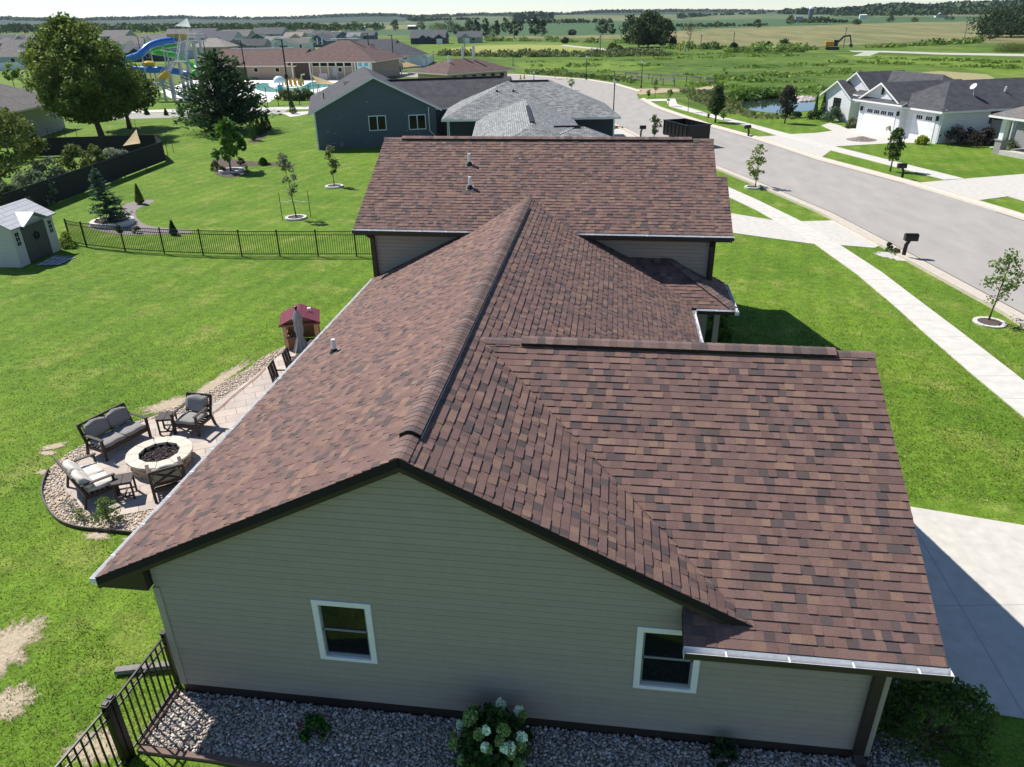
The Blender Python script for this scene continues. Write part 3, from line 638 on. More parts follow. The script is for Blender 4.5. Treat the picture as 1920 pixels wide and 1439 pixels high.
def softblob(poly,z,mat,name):
    n=len(poly);cx=sum(p[0] for p in poly)/n;cy=sum(p[1] for p in poly)/n; V=[(cx,cy,z)]; W=[.8]
    for s_,w_ in ((.55,.62),(1.0,.42),(1.35,.0)):
        for p in poly: V.append((cx+(p[0]-cx)*s_,cy+(p[1]-cy)*s_,z)); W.append(w_)
    F=[(0,1+i,1+(i+1)%n) for i in range(n)]+[(1+r_*n+i,1+(r_+1)*n+i,1+(r_+1)*n+(i+1)%n,1+r_*n+(i+1)%n) for r_ in range(2) for i in range(n)]
    me=bpy.data.meshes.new(name); me.from_pydata(V,[],F); me.materials.append(mat); ca=me.color_attributes.new('col','FLOAT_COLOR','POINT'); cs=[]
    for w_ in W: cs+=[w_,w_,w_,1]
    ca.data.foreach_set('color',cs); o=bpy.data.objects.new(name,me); COL.objects.link(o); return struct(o)
SOIL=[blob(at(0,1220)[:2],.5,.75),blob(at(10,1320)[:2],.42,.36),blob(at(270,1010)[:2],.4,.28,rot=.3),blob(at(325,758)[:2],.35,.9,rot=-.9),blob(at(410,715)[:2],.25,1.5,rot=-.15),blob(at(180,1005)[:2],.3,.14),blob(at(180,1400)[:2],.45,.3),blob(at(90,850)[:2],.22,.12),blob(at(80,885)[:2],.16,.12),blob(at(100,838)[:2],.3,.15,rot=.6)]
for i,b in enumerate(SOIL):
    softblob(b,.004+.0006*i,m_soil,'bare_soil')
# ---------------------------------------------------------------- grass blades of the near lawns (stuff)
m_blade=M('grass_blade',attr=True,rough=.8,var=0,trans=.35,spec=.1)
_nt=m_blade.node_tree; _p=_nt.nodes['Principled BSDF']; _cx=_n(_nt,'ShaderNodeCombineXYZ'); _cx.inputs[0].default_value=-.25; _cx.inputs[1].default_value=.1; _cx.inputs[2].default_value=1; _gm=_n(_nt,'ShaderNodeNewGeometry'); _vm=_n(_nt,'ShaderNodeVectorMath',operation='MULTIPLY_ADD'); _vm.inputs[1].default_value=(.35,.35,.35); _nt.links.new(_gm.outputs['Normal'],_vm.inputs[0]); _nt.links.new(_cx.outputs[0],_vm.inputs[2]); _nm=_n(_nt,'ShaderNodeVectorMath',operation='NORMALIZE'); _nt.links.new(_vm.outputs[0],_nm.inputs[0]); _nt.links.new(_nm.outputs[0],_p.inputs['Normal'])
def grass(name,poly,n,excl,h,wd,rng,label):
    X,Y=scatter(poly,n,rng,excl); n=len(X)
    D=np.hypot(X-CAM[0],Y-CAM[1]); kp=rng.random(n)<np.clip(1.25-(D-13)/16,.12,1); X,Y,D=X[kp],Y[kp],D[kp]; n=len(X); sc=np.clip(D/16,.75,1.25)
    a=rng.uniform(0,6.283,n); hh=h*rng.uniform(.6,1.4,n)*np.sqrt(sc); w_=wd*rng.uniform(.7,1.3,n)*sc
    lx,ly=rng.normal(0,.9,n)*hh,rng.normal(0,.9,n)*hh
    V=np.empty((n,3,3)); V[:,0]=np.stack([X-np.cos(a)*w_,Y-np.sin(a)*w_,np.zeros(n)],-1); V[:,1]=np.stack([X+np.cos(a)*w_,Y+np.sin(a)*w_,np.zeros(n)],-1); V[:,2]=np.stack([X+lx,Y+ly,hh],-1)
    ph=np.sin(X*.9+np.sin(Y*.7)*2)+np.sin(Y*1.3+X*.4)+rng.normal(0,.8,n)
    k=np.clip(.5+ph*.18,0,1)[:,None]
    c=np.array((.084,.160,.014))*(1-k)+np.array((.180,.250,.040))*k; c*=rng.uniform(.7,1.3,(n,1))
    dry=rng.random(n)<.06; c[dry]=np.array((.42,.38,.20))*rng.uniform(.7,1.2,(dry.sum(),1))
    o=build_np(name,V.reshape(-1,3),np.arange(3*n).reshape(n,3),m_blade,None,c); return struct(o,'stuff',label,'grass')
house_fp=[(-.1,-.1),(11.05,-.1),(11.05,8.8),(8.9,8.8),(8.9,14.5),(10.1,14.5),(10.1,21.3),(-.9,21.3),(-.9,14.4),(-.1,14.4)]
EX=[house_fp,bord,[(p[0],p[1]) for p in bed]]
left=[tuple(at(-30,1500)[:2]),(-3,-3.5),(0,-3.4),(0,16),(-.8,24.6),(-22,25.6),(-34,27),(-24,12),(-12,4)]
grass('grass',left,250000,EX+[[(sum(p[0] for p in s)/len(s)+(q[0]-sum(p[0] for p in s)/len(s))*.72,sum(p[1] for p in s)/len(s)+(q[1]-sum(p[1] for p in s)/len(s))*.72) for q in s] for s in SOIL],.034,.011,RNG,'mown lawn grass of the back yard behind the patio')
right=[(11.0,7.1),(22,7.5),(27,14),(28,30),(11,34),(10.2,21),(8.9,14)]
sw=px([(2050,800),(1920,716),(1806,627.5),(1719,562),(1653,511.6),(1574,460),(1528,459),(1605,514),(1675,573),(1740.6,632),(1819,700),(1920,784),(2050,875)])
dw=px([(1372,401),(1450,414),(1500,416),(1575,414),(1597,419),(1662,454),(1640,466),(1580,461),(1528,459),(1376,438),(1250,424),(1250,388)])
roadp=offset_line(nc,.85)+offset_line(fc,-.85)[::-1]
grass('grass',right,150000,[house_fp,sw,dw,gp,roadp],.045,.011,RNG,'mown front lawn between the house and the street')
grass('grass',[(-3,-4.5),(14.5,-4.5),(19,-1.5),(21,.7),(12.6,-.4),(12.7,-1.5),(11,-2),(-.2,-1.2),(-.4,0),(-3,1.5)],50000,[bed,gp],.05,.011,RNG,'shaded grass strip in front of the stone bed')
# ================================================================ FOLIAGE BUILDERS
def uvec(rng,n):
    v=rng.normal(size=(n,3)); return v/np.linalg.norm(v,axis=1)[:,None]
def cards(C,size,rng,asp=.6,A=None,jit=1.):
    n=len(C); a=uvec(rng,n)
    if A is not None: a=A+a*jit; a/=np.linalg.norm(a,axis=1)[:,None]
    b=np.cross(a,uvec(rng,n)); b/=np.linalg.norm(b,axis=1)[:,None]+1e-9
    s=(np.asarray(size)*rng.uniform(.6,1.3,n))[:,None]
    V=np.stack([C+a*s,C+b*s*asp,C-a*s,C-b*s*asp],1).reshape(-1,3)
    return V,np.arange(4*n).reshape(n,4)
LEAFK=np.array((1.32,1.45,1.25))
m_leaf=M('leaf',attr=True,rough=.6,var=0,trans=.35,spec=.3)
m_bark=M('bark',(.13,.095,.07),.9,.3,8,bump=.6,bscale=30,stretch=(1,1,.25))
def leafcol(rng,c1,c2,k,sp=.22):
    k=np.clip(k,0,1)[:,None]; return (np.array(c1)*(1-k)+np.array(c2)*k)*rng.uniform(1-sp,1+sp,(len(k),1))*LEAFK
DG,MG,YG_,BG=(.030,.055,.014),(.075,.125,.022),(.16,.20,.03),(.035,.065,.035)
def env(t,shape):
    if shape=='round': return np.sqrt(np.clip(1-(2*t-1)**2,0,1))
    if shape=='oval': return np.clip(np.sin(np.pi*np.clip(t,0,1)**.75),0,1)**.65
    if shape=='cone': return np.clip(1-t,0,1)**.8*np.clip(t*9,0,1)**.5
    if shape=='col': return np.clip(1-t,0,1)**.35*np.clip(t*6,0,1)**.5
    if shape=='dome': return np.sqrt(np.clip(1-t*t,0,1))
def crown(rng,H0,H1,rx,ry,shape,ncl,rcl,nl,leaf,c1,c2,center=(0,0),lean=(0,0),asp=.6,inner=.45):
    t=rng.random(ncl);th=rng.uniform(0,6.283,ncl);rr=inner+(1-inner)*np.sqrt(rng.random(ncl)); e=env(t,shape)*rr
    Hh=H1-H0
    K=np.stack([center[0]+lean[0]*t+np.cos(th)*e*rx,center[1]+lean[1]*t+np.sin(th)*e*ry,H0+t*Hh],-1)
    kr=rcl*rng.uniform(.6,1.25,ncl); ci=rng.integers(0,ncl,nl); d=uvec(rng,nl)*(rng.random(nl)**.45)[:,None]; d[:,2]*=.8
    P=K[ci]+d*kr[ci][:,None]; P[:,2]=np.maximum(P[:,2],H0*.8)
    V,F=cards(P,leaf,rng,asp); kc=rng.random(ncl)[ci]*.6+rng.random(nl)*.4
    return V,F,leafcol(rng,c1,c2,kc),K
def tree(name,P,H,r,th,label,cat='tree',group=None,seed=1,nl=3000,leaf=.12,c1=DG,c2=MG,shape='oval',ncl=40,rcl=None,lean=(0,0),tr=None,inner=.45,nlimb=10,asp=.6,ry=None,rz=0.):
    rng=np.random.default_rng(seed); t=thing(name,tuple(P),label,cat,rz,group)
    rcl=rcl or r*.3; tr=tr or H*.016
    V,F,C,K=crown(rng,th,H-rcl*.5,r-rcl*.5,(ry or r)-rcl*.5,shape,ncl,rcl,nl,leaf,c1,c2,lean=lean,asp=asp,inner=inner)
    mb=MB(); tp=[(lean[0]*s*.9+rng.normal(0,tr*.3),lean[1]*s*.9+rng.normal(0,tr*.3),H*.88*s) for s in np.linspace(0,1,7)]; tp[0]=(0,0,-.02)
    mb.tube(tp,[tr*1.35,tr,tr*.85,tr*.7,tr*.5,tr*.32,tr*.15],8)
    for i in range(nlimb):
        k=K[i%len(K)]; z=max(th*.75,k[2]-r*.75*rng.uniform(.5,1)); z=min(z,k[2]); s=z/(H*.88); b=np.array((lean[0]*s*.9,lean[1]*s*.9,z)); m_=(b+k)/2+(0,0,-.06*r)
        mb.tube([b,m_,k],[tr*.45,tr*.3,tr*.1],6)
    mb.build('trunk',m_bark,t,smooth=True); build_np('crown',V,F,m_leaf,t,C)
    return t
def conifer(name,P,H,r,label,group=None,seed=1,lev=16,nb=11,c1=(.014,.035,.016),c2=(.045,.085,.035),seg=7,card=.16,droop=.12,th=.05,lean=(0,0),full=.85):
    rng=np.random.default_rng(seed); t=thing(name,tuple(P),label,'tree',0,group)
    Cs=[];As=[];Ks=[]; mb=MB(); tr=H*.014; mb.tube([(0,0,-.02),(lean[0]*.5,lean[1]*.5,H*.5),(lean[0],lean[1],H*.97)],[tr*1.3,tr*.8,tr*.15],8)
    for i in range(lev):
        u=(i+.3)/lev; z=H*(th+(1-th)*u)
        n=max(4,int(nb*(1-u*.55)))
        for j in range(n):
            a=rng.uniform(0,6.283); L_=r*(1-u)**full*rng.uniform(.75,1.12)+.06*r; zz=z+rng.normal(0,H*.012)
            d=np.array((math.cos(a),math.sin(a),.25-droop*3*(1-u))); d/=np.linalg.norm(d); b=np.array((lean[0]*u,lean[1]*u,zz)); kk=rng.random()
            if L_>r*.5: mb.tube([b,b+d*L_*.8],[tr*.22,tr*.06],4,cap=False)
            ns=max(3,int(seg*L_/r)+2)
            for s in np.linspace(.15,1,ns):
                for q in range(3):
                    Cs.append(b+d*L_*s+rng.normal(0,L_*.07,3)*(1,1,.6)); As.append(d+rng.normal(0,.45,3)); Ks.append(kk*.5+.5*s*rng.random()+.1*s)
    for q in range(10): Cs.append(np.array((lean[0],lean[1],H*(.95+.006*q)))); As.append(np.array((0,0,1.)));Ks.append(.6)
    Cs=np.array(Cs);As=np.array(As);V,F=cards(Cs,card,rng,.38,As,.35)
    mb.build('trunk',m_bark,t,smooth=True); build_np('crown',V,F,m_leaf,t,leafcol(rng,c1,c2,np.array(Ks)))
    return t
def shrub(name,P,H,r,label,cat='shrub',group=None,seed=1,nl=900,leaf=.05,c1=DG,c2=MG,shape='dome',ncl=18,rcl=None,ry=None,inner=.3,stems=6,asp=.6,A=None):
    rng=np.random.default_rng(seed); t=thing(name,tuple(P),label,cat,0,group); rcl=rcl or min(r,H)*.35
    V,F,C,K=crown(rng,H*.12,H-rcl*.4,r-rcl*.5,(ry or r)-rcl*.5,shape,ncl,rcl,nl,leaf,c1,c2,inner=inner,asp=asp)
    mb=MB()
    for i in range(stems): mb.tube([(rng.normal(0,r*.06),rng.normal(0,r*.06),-.02),tuple(K[i%len(K)]*(.5,.5,.6)),tuple(K[i%len(K)])],[r*.03,r*.022,r*.008],5)
    mb.build('stem',m_bark,t); build_np('crown',V,F,m_leaf,t,C)
    return t
def upright(name,P,H,r,label,cat='evergreen',group=None,seed=1,nl=1500,leaf=.06,c1=(.016,.04,.012),c2=(.05,.10,.022),shape='cone'):
    rng=np.random.default_rng(seed); t=thing(name,tuple(P),label,cat,0,group)
    u=rng.random(nl)**1.15; e=env(u,shape)*r*(rng.random(nl)**.22)*rng.uniform(.82,1.08,nl); th=rng.uniform(0,6.283,nl)
    C=np.stack([np.cos(th)*e,np.sin(th)*e,.04*H+u*H*.94],-1); A=np.stack([np.cos(th)*.5,np.sin(th)*.5,np.ones(nl)],-1)
    V,F=cards(C,leaf,rng,.45,A,.6); k=.35*np.sin(th*5+u*20)+.5+rng.normal(0,.25,nl)
    mb=MB(); mb.tube([(0,0,-.02),(0,0,H*.6)],[r*.12,r*.04],6); mb.build('trunk',m_bark,t); build_np('crown',V,F,m_leaf,t,leafcol(rng,c1,c2,k))
    return t
# ================================================================ NEAR YARD THINGS
# ---- black aluminium fences
def fence_run(f,pts,h,pick=.105,w=.018,post=.055,rails=(1.0,.86,.10),cap=True,base=.05,skip=()):
    o=np.array(f.location)
    for i,(a,b) in enumerate(zip(pts,pts[1:])):
        a=np.array((a[0],a[1],0.))-o;b=np.array((b[0],b[1],0.))-o; a[2]=b[2]=0; L_=np.linalg.norm(b-a);d=(b-a)/L_; mb=MB()
        for r_ in rails: mb.beam(a+(0,0,h*r_),b+(0,0,h*r_),.028,.03)
        n=int(L_/pick)
        for k in range(1,n): q=a+d*(L_*k/n); mb.beam(q+(0,0,base),q+(0,0,h),w,w,up=(d[0],d[1],0))
        mb.build('fence_panel',m_black,f)
    for i,p in enumerate(pts):
        if i in skip: continue
        q=np.array((p[0],p[1],0.))-o; q[2]=0; mb=MB(); mb.box((q[0],q[1],(h+.06)/2),(post,post,h+.06)); mb.box((q[0],q[1],h+.07),(post*1.25,post*1.25,.025)); mb.build('fence_post',m_black,f)
fp_=[(-20.9,26.3),(-19.67,25.8),(-17.18,25.23),(-14.91,24.94),(-12.83,24.84),(-10.82,24.82),(-8.95,24.97),(-7.08,25.12),(-5.21,25.27),(-3.2,25.4),(-.95,25.3)]
f=thing('picket_fence',(-10,25,0),'long black metal picket fence across the back lawn from the shed to the house','fence'); fence_run(f,fp_,1.22)
f=thing('picket_fence',(-.3,-1.3,0),'black metal picket fence and gate at the near left corner of the house','fence')
fence_run(f,[(-.15,.06),(-.19,-1.22)],1.20,.125,.022,.07,skip=(1,)); fence_run(f,[(-.22,-1.40),(-.40,-3.3),(-.55,-5.2)],1.20,.125,.022,.07,skip=(0,))
for y_ in (-1.26,-1.38):
    mb=MB(); mb.box((.09,y_+1.3,.63),(.1,.1,1.26)); mb.box((.09,y_+1.3,1.275),(.125,.125,.03)); mb.box((.09,y_+1.3,1.295),(.08,.08,.03)); mb.build('fence_post',m_black,f,bevel=.006)
mb=MB(); mb.cyl((.02,.0,1.2),.028,.028,.06,10); mb.build('gate_latch',m_black,f)
# ---- hydrangea and bed plants
hy=shrub('hydrangea',at(928,1424,.05),.92,.66,'hydrangea bush with white and lime flower heads in the stone bed against the wall','shrub',seed=3,nl=2600,leaf=.055,c1=(.02,.045,.012),c2=(.06,.11,.02),ncl=30,rcl=.2,inner=.55,ry=.6)
m_bl=M('hydrangea_bloom',attr=True,rough=.8,var=0,trans=.2)
rng=np.random.default_rng(5)
for i in range(30):
    th=rng.uniform(0,6.283);u=rng.uniform(.2,1.0);e=math.sqrt(max(0,1-(u*.92)**2))*.64; c=np.array((math.cos(th)*e,math.sin(th)*e*.85,.22+u*.74)); r_=rng.uniform(.055,.09); n=170
    d=uvec(rng,n); d[:,2]*=1.25; Pp=c+d*r_*(rng.random(n)**.3)[:,None]; V,F=cards(Pp,.022,rng,.8)
    wh=rng.random()<.30; col=leafcol(rng,(.55,.60,.50) if wh else (.13,.19,.055),(.86,.88,.82) if wh else (.30,.37,.15),rng.random(n))
    build_np('flower_head',V,F,m_bl,hy,col)
s_=shrub('small_shrub',at(592,1378,.05),.35,.26,'low leafy plant with a pink flower tip alone in the stone bed','plant',seed=8,nl=420,leaf=.045,c1=(.02,.06,.012),c2=(.05,.14,.02))
V,F=cards(np.array((-.22,-.02,.2))+np.random.default_rng(2).normal(0,.035,(60,3)),.02,np.random.default_rng(3),.8); build_np('flower_head',V,F,m_bl,s_,np.full((60,3),.16)*np.array((1.3,.6,.6)))
shrub('small_shrub',at(1355,1425,.05),.4,.24,'dark green broadleaf plant below the right window in the stone bed','plant',seed=9,nl=260,leaf=.06,c1=(.012,.03,.014),c2=(.03,.06,.02))
bp=at(1735,1405)
shrub('wild_shrub',(bp[0]+.1,bp[1]+.1,0),1.25,1.15,'large unruly dark green bush by the garage corner and the driveway edge','shrub',seed=10,nl=7500,leaf=.032,c1=(.022,.05,.010),c2=(.10,.15,.03),ncl=60,rcl=.24,inner=.35,ry=.8,stems=14)
shrub('wild_shrub',(bp[0]-1.25,bp[1]+.55,0),.85,.55,'smaller yellowish bush beside the brown downspout at the garage corner','shrub',seed=16,nl=2600,leaf=.03,c1=(.03,.06,.01),c2=(.10,.13,.02),ncl=30,rcl=.16)
shrub('wild_shrub',(bp[0]-.45,bp[1]+.75,0),.95,.6,'middle dark bush right at the edge of the shaded driveway','shrub',seed=17,nl=2600,leaf=.03,c1=(.022,.05,.010),c2=(.095,.14,.03),ncl=40,rcl=.14,inner=.2)
shrub('porch_shrub',at(1340,640),1.1,.6,'bright leafy shrub under the porch roof in the house shadow','shrub',seed=12,nl=1600,leaf=.05,c1=DG,c2=MG)
shrub('porch_shrub',at(1340,596),1.3,.55,'dark shrub against the wall behind the porch gutter corner','shrub',seed=13,nl=1200,leaf=.05,c1=(.015,.03,.012),c2=(.04,.06,.02))
# ---- patio furniture
m_furn=M('dark_brown_resin_wood',(.055,.038,.033),.55,.2,8,stretch=(1,6,1))
m_cush=M('grey_cushion',(.27,.262,.25),.9,.1,18,bump=.2,bscale=200)
m_cush2=M('cream_cushion',(.60,.57,.52),.9,.08,18,bump=.2,bscale=200)
def cushion(c,d,parent,name,mat,tilt=0.,puff=.25):
    bm=bmesh.new(); bmesh.ops.create_cube(bm,size=1); bmesh.ops.subdivide_edges(bm,edges=bm.edges[:],cuts=5,use_grid_fill=True)
    for v in bm.verts:
        x,y,z=v.co*2; fx=1-abs(x)**4*.12;fy=1-abs(y)**4*.12
        v.co=Vector((x*.5*d[0]*(1-.06*abs(z)**3),y*.5*d[1]*(1-.05*abs(z)**3),z*.5*d[2]*((1-puff)+puff*(1-x*x)*(1-y*y)+.0)))
        v.co+=Vector((0,0,.012*math.sin(x*5+c[0]*9)*math.cos(y*4)))
    bmesh.ops.rotate(bm,verts=bm.verts,cent=(0,0,0),matrix=Matrix.Rotation(tilt,3,'X')); bmesh.ops.translate(bm,verts=bm.verts,vec=c)
    me=bpy.data.meshes.new(name); bm.to_mesh(me); bm.free(); me.materials.append(mat)
    for p_ in me.polygons: p_.use_smooth=True
    o=bpy.data.objects.new(name,me); COL.objects.link(o); o.parent=parent; return o
def seatunit(name,loc,rz,w,n,label,cat,group,cm=None,xback=True,fallen=False):
    """faces local -y"""
    cm=cm or m_cush; t=thing(name,loc,label,cat,rz,group); hw=w/2
    for sx in (-1,1):
        x=sx*(hw-.035)
        mb=MB(); mb.beam((x,-.34,0),(x,-.34,.60),.07,.05,up=(0,1,0)); mb.build('leg',m_furn,t,bevel=.006)
        mb=MB(); mb.beam((x,.40,0),(x,.30,.36),.07,.05,up=(0,1,0)); mb.beam((x,.30,.36),(x,.47,.86),.07,.045,up=(0,1,0)); mb.build('leg',m_furn,t,bevel=.006)
        mb=MB(); mb.beam((x+sx*.0,-.40,.615),(x,.40,.615),.085,.03); mb.build('armrest',m_furn,t,bevel=.008)
    mb=MB(); mb.beam((-hw+.04,-.33,.27),(hw-.04,-.33,.27),.03,.11); mb.beam((-hw+.04,.31,.27),(hw-.04,.31,.27),.03,.09)
    for sx in (-1,1): mb.beam((sx*(hw-.035),-.33,.27),(sx*(hw-.035),.31,.27),.03,.09)
    for i in range(6): mb.beam((-hw+.05,-.28+i*.11,.31),(hw-.05,-.28+i*.11,.31),.07,.015)
    mb.build('seat_frame',m_furn,t)
    mb=MB(); mb.beam((-hw+.02,.47,.86),(hw-.02,.47,.86),.04,.06); mb.beam((-hw+.04,.33,.42),(hw-.04,.33,.42),.03,.05)
    for k in range(n):
        a=-hw+.06+k*(w-.12)/n;b=a+(w-.12)/n
        mb.beam((a,.33,.43),(b,.46,.84),.03,.045,up=(0,1,0)); mb.beam((b,.335,.43),(a,.465,.84),.03,.045,up=(0,1,0)); 
        if k: mb.beam((a,.33,.43),(a,.46,.84),.03,.04,up=(0,1,0))
    mb.build('back_frame',m_furn,t)
    cw=(w-.16)/n
    for k in range(n):
        x=-hw+.08+cw*(k+.5)
        cushion((x,-.05,.385),(cw-.01,.60,.13),t,'seat_cushion',cm)
        cushion((x,.30 if not fallen else .22,.66 if not fallen else .60),(cw-.02,.16,.50) if not fallen else (cw+.04,.18,.44),t,'back_cushion',cm,-.28 if not fallen else -.75,.35)
    return t
PZ_=.03
def mid(a,b): return ((a[0]+b[0])/2,(a[1]+b[1])/2)
def facing(dx,dy): return math.atan2(dy,dx)+math.pi/2     # rz so that local -y points to (dx,dy)
pitc=(-4.36,6.72)
la,lb=(-5.86,6.68),(-5.41,7.96); fd_=(lb[1]-la[1],-(lb[0]-la[0])); L0=math.hypot(*fd_); fd_=(fd_[0]/L0,fd_[1]/L0); m0=mid(la,lb)
seatunit('loveseat',(m0[0]-fd_[0]*.36,m0[1]-fd_[1]*.36,PZ_),facing(*fd_),1.42,2,'loveseat with grey cushions facing the fire pit on the lawn side','loveseat','matching patio seats around the fire pit')
rzB=facing(.62,.80)
seatunit('loveseat',(-5.35,5.38,PZ_),rzB,1.38,2,'loveseat with slumped cream back cushions near the round end of the patio','loveseat','matching patio seats around the fire pit',m_cush2,fallen=True)
seatunit('armchair',(-4.43,8.52,PZ_),facing(-.1,-1),.80,1,'armchair with an upright grey cushion at the far side of the fire pit','armchair','matching patio seats around the fire pit')
seatunit('armchair',(-3.50,5.62,PZ_),facing(-.62,.80),.80,1,'armchair seen from behind with a crossed back beside the roof gutter','armchair','matching patio seats around the fire pit')
def sidetable(loc,rz,label):
    t=thing('side_table',loc,label,'side table',rz,'slatted patio side tables')
    mb=MB()
    for s in (-1,1): mb.box((s*.115,0,.49),(.222,.46,.025))
    mb.build('table_top',m_furn,t,bevel=.004)
    for a in (-1,1):
        for b in (-1,1): mb=MB(); mb.box((a*.19,b*.19,.24),(.042,.042,.48)); mb.build('leg',m_furn,t)
    mb=MB(); mb.beam((-.19,-.19,.1),(.19,-.19,.1),.03,.035); mb.beam((-.19,.19,.1),(.19,.19,.1),.03,.035); mb.beam((0,-.19,.1),(0,.19,.1),.03,.035)
    for s in (-1,1): mb.beam((s*.19,-.19,.45),(s*.19,.19,.45),.03,.04); mb.beam((-.19,s*.19,.45),(.19,s*.19,.45),.03,.04)
    mb.build('stretcher',m_furn,t); return t
sidetable((-4.42,5.28,PZ_),.45,'low brown table between the cream loveseat and the crossed-back chair'); sidetable((-5.08,8.33,PZ_),.25,'low brown table between the grey loveseat and the far armchair')
# fire pit
fpz=thing('fire_pit',(pitc[0],pitc[1],PZ_),'round stone block fire pit filled with dark lava rock','fire pit')
rng=np.random.default_rng(4); mb=MB()
def ringblk(mb,r0,r1,a0,a1,z0,z1,col,jr=0.):
    V=[]
    for z in (z0,z1):
        for r_,a in ((r0,a0),(r1,a0),(r1,(a0+a1)/2),(r1,a1),(r0,a1)): V.append((math.cos(a)*r_,math.sin(a)*r_,z))
    mb.add(V,[(4,3,2,1,0),(5,6,7,8,9)]+[(i,(i+1)%5,5+(i+1)%5,5+i) for i in range(5)],None,col)
for c_ in range(3):
    n=15;off=rng.random()
    for k in range(n):
        a0=(k+off)/n*6.2832;a1=(k+off+.965)/n*6.2832; tone=rng.uniform(.7,1.1); ringblk(mb,.5,.72+rng.uniform(-.018,.018),a0,a1,c_*.10,c_*.10+.094,(.44*tone,.365*tone,.28*tone))
m_block=M('limestone_block',attr=True,rough=.9,var=.2,scale=14,bump=.8,bscale=40)
mb.build('wall_ring',m_block,fpz,attr=True)
mb=MB(); n=11
for k in range(n):
    tone=rng.uniform(.92,1.08); ringblk(mb,.50,.80+rng.uniform(-.02,.025),k/n*6.2832+.01,(k+.985)/n*6.2832,.301,.36,(.64*tone,.585*tone,.49*tone))
mb.build('cap_ring',m_block,fpz,attr=True)
mb=MB(); mb.lathe([(.505,.0),(.505,.352),(.497,.352),(.49,.1),(.0,.1)],(0,0,0),28); mb.build('fire_ring',m_black,fpz)
n=900; rr=np.sqrt(rng.random(n))*.47; th=rng.uniform(0,6.283,n)
o=stones('lava_rock',rr*np.cos(th),rr*np.sin(th),.235+rng.uniform(-.015,.02,n),rng,.016,.032,[(.045,.035,.035),(.09,.045,.04),(.03,.028,.03),(.16,.13,.12),(.06,.05,.05)],m_stone,.8,fpz); o['kind']='stuff'
# pebbled bed plants, cord
shrub('rose_shrub',at(205,978,.02),.62,.36,'open leafy rose bush in the pebbles behind the side table','shrub',seed=21,nl=900,leaf=.028,c1=(.06,.10,.02),c2=(.20,.25,.07),ncl=26,rcl=.11,inner=.2,stems=10)
shrub('young_plant',at(150,975,.02),.28,.2,'pale small plant in the pebbles at the patio end','plant',seed=22,nl=300,leaf=.022,c1=(.10,.16,.04),c2=(.22,.28,.10),ncl=10)
shrub('catmint_plant',at(135,952,.02),.3,.2,'wispy grey violet plant by the patio edging','plant',seed=23,nl=260,leaf=.018,c1=(.20,.21,.2),c2=(.30,.28,.33),ncl=12)
cp=[at(a,b,.06) for a,b in ((392,778),(404,771),(418,760),(430,748),(446,735),(462,722),(480,708),(498,690))]
mb=MB(); mb.tube(cp,.012,6); tag(mb.build('garden_hose',M('orange_hose',(.42,.12,.06),.5,.05)),'thin orange hose lying along the patio beside the gutter','hose')
# umbrella, dining set, playhouse
u=thing('patio_umbrella',(-2.78,12.5,PZ_),'closed grey patio umbrella standing in front of the toy playhouse','umbrella'); u.scale=(.92,.92,.90)
mb=MB(); mb.cyl((0,0,0),.022,.022,2.3,10); mb.build('pole',m_furn,u); mb=MB(); mb.lathe([(0,0),(.25,0),(.25,.05),(.06,.09),(.03,.3),(0,.3)],(0,0,0),18); mb.build('base',m_black,u)
mb=MB(); n=32
pr_=[(.035,2.33),(.14,2.05),(.155,2.0),(.125,1.96),(.135,1.6),(.10,1.38),(.10,1.32),(.18,1.05),(.26,.80),(.24,.80)]
V=[];F=[]
for r_,z in pr_:
    for j in range(n):
        a=2*math.pi*j/n; k=1+(.16 if j%4 in(0,1) else -.14)*(1 if r_>.04 else 0); V.append((r_*k*math.cos(a+z*.25),r_*k*math.sin(a+z*.25),z))
for i in range(len(pr_)-1):
    for j in range(n): F.append((i*n+j,i*n+(j+1)%n,(i+1)*n+(j+1)%n,(i+1)*n+j))
mb.add(V,F); mb.build('canopy',M('grey_canopy',(.40,.39,.385),.9,.08,10),u)
mb=MB(); mb.lathe([(0,2.48),(.045,2.46),(.06,2.41),(.03,2.37),(.04,2.32),(0,2.30)],(0,0,0),12); mb.build('finial',m_black,u)
def dchair(loc,rz,label):
    t=thing('dining_chair',loc,label,'chair',rz,'dark slatted patio dining chairs')
    for sx in (-1,1):
        mb=MB(); mb.beam((sx*.23,-.22,0),(sx*.23,-.22,.64),.045,.045,up=(0,1,0)); mb.build('leg',m_furn,t); mb=MB(); mb.beam((sx*.23,.24,0),(sx*.23,.22,.44),.045,.045,up=(0,1,0)); mb.beam((sx*.23,.22,.44),(sx*.23,.30,.98),.045,.045,up=(0,1,0)); mb.build('leg',m_furn,t)
        mb=MB(); mb.beam((sx*.23,-.25,.65),(sx*.23,.25,.65),.06,.025); mb.build('armrest',m_furn,t)
    mb=MB(); mb.box((0,0,.44),(.46,.48,.035)); mb.build('seat',m_furn,t)
    mb=MB(); mb.beam((-.25,.30,.97),(.25,.30,.97),.03,.06); mb.beam((-.23,.235,.52),(.23,.235,.52),.03,.05)
    mb.beam((0,.23,.5),(0,.30,.97),.19,.02,up=(0,1,0)) 
    for sx in (-1,1): mb.beam((sx*.165,.23,.5),(sx*.165,.30,.97),.035,.02,up=(0,1,0))
    mb.build('backrest',m_furn,t); return t
q1=at(514,682,.95);q2=at(540,658,.95)
dchair((q1[0]+.25,q1[1]-.1,PZ_),facing(1,.12),'dark slatted dining chair by the gutter, nearer the fire pit'); dchair((q2[0]+.25,q2[1]-.1,PZ_),facing(1,.1),'dark slatted dining chair by the gutter, nearer the umbrella')
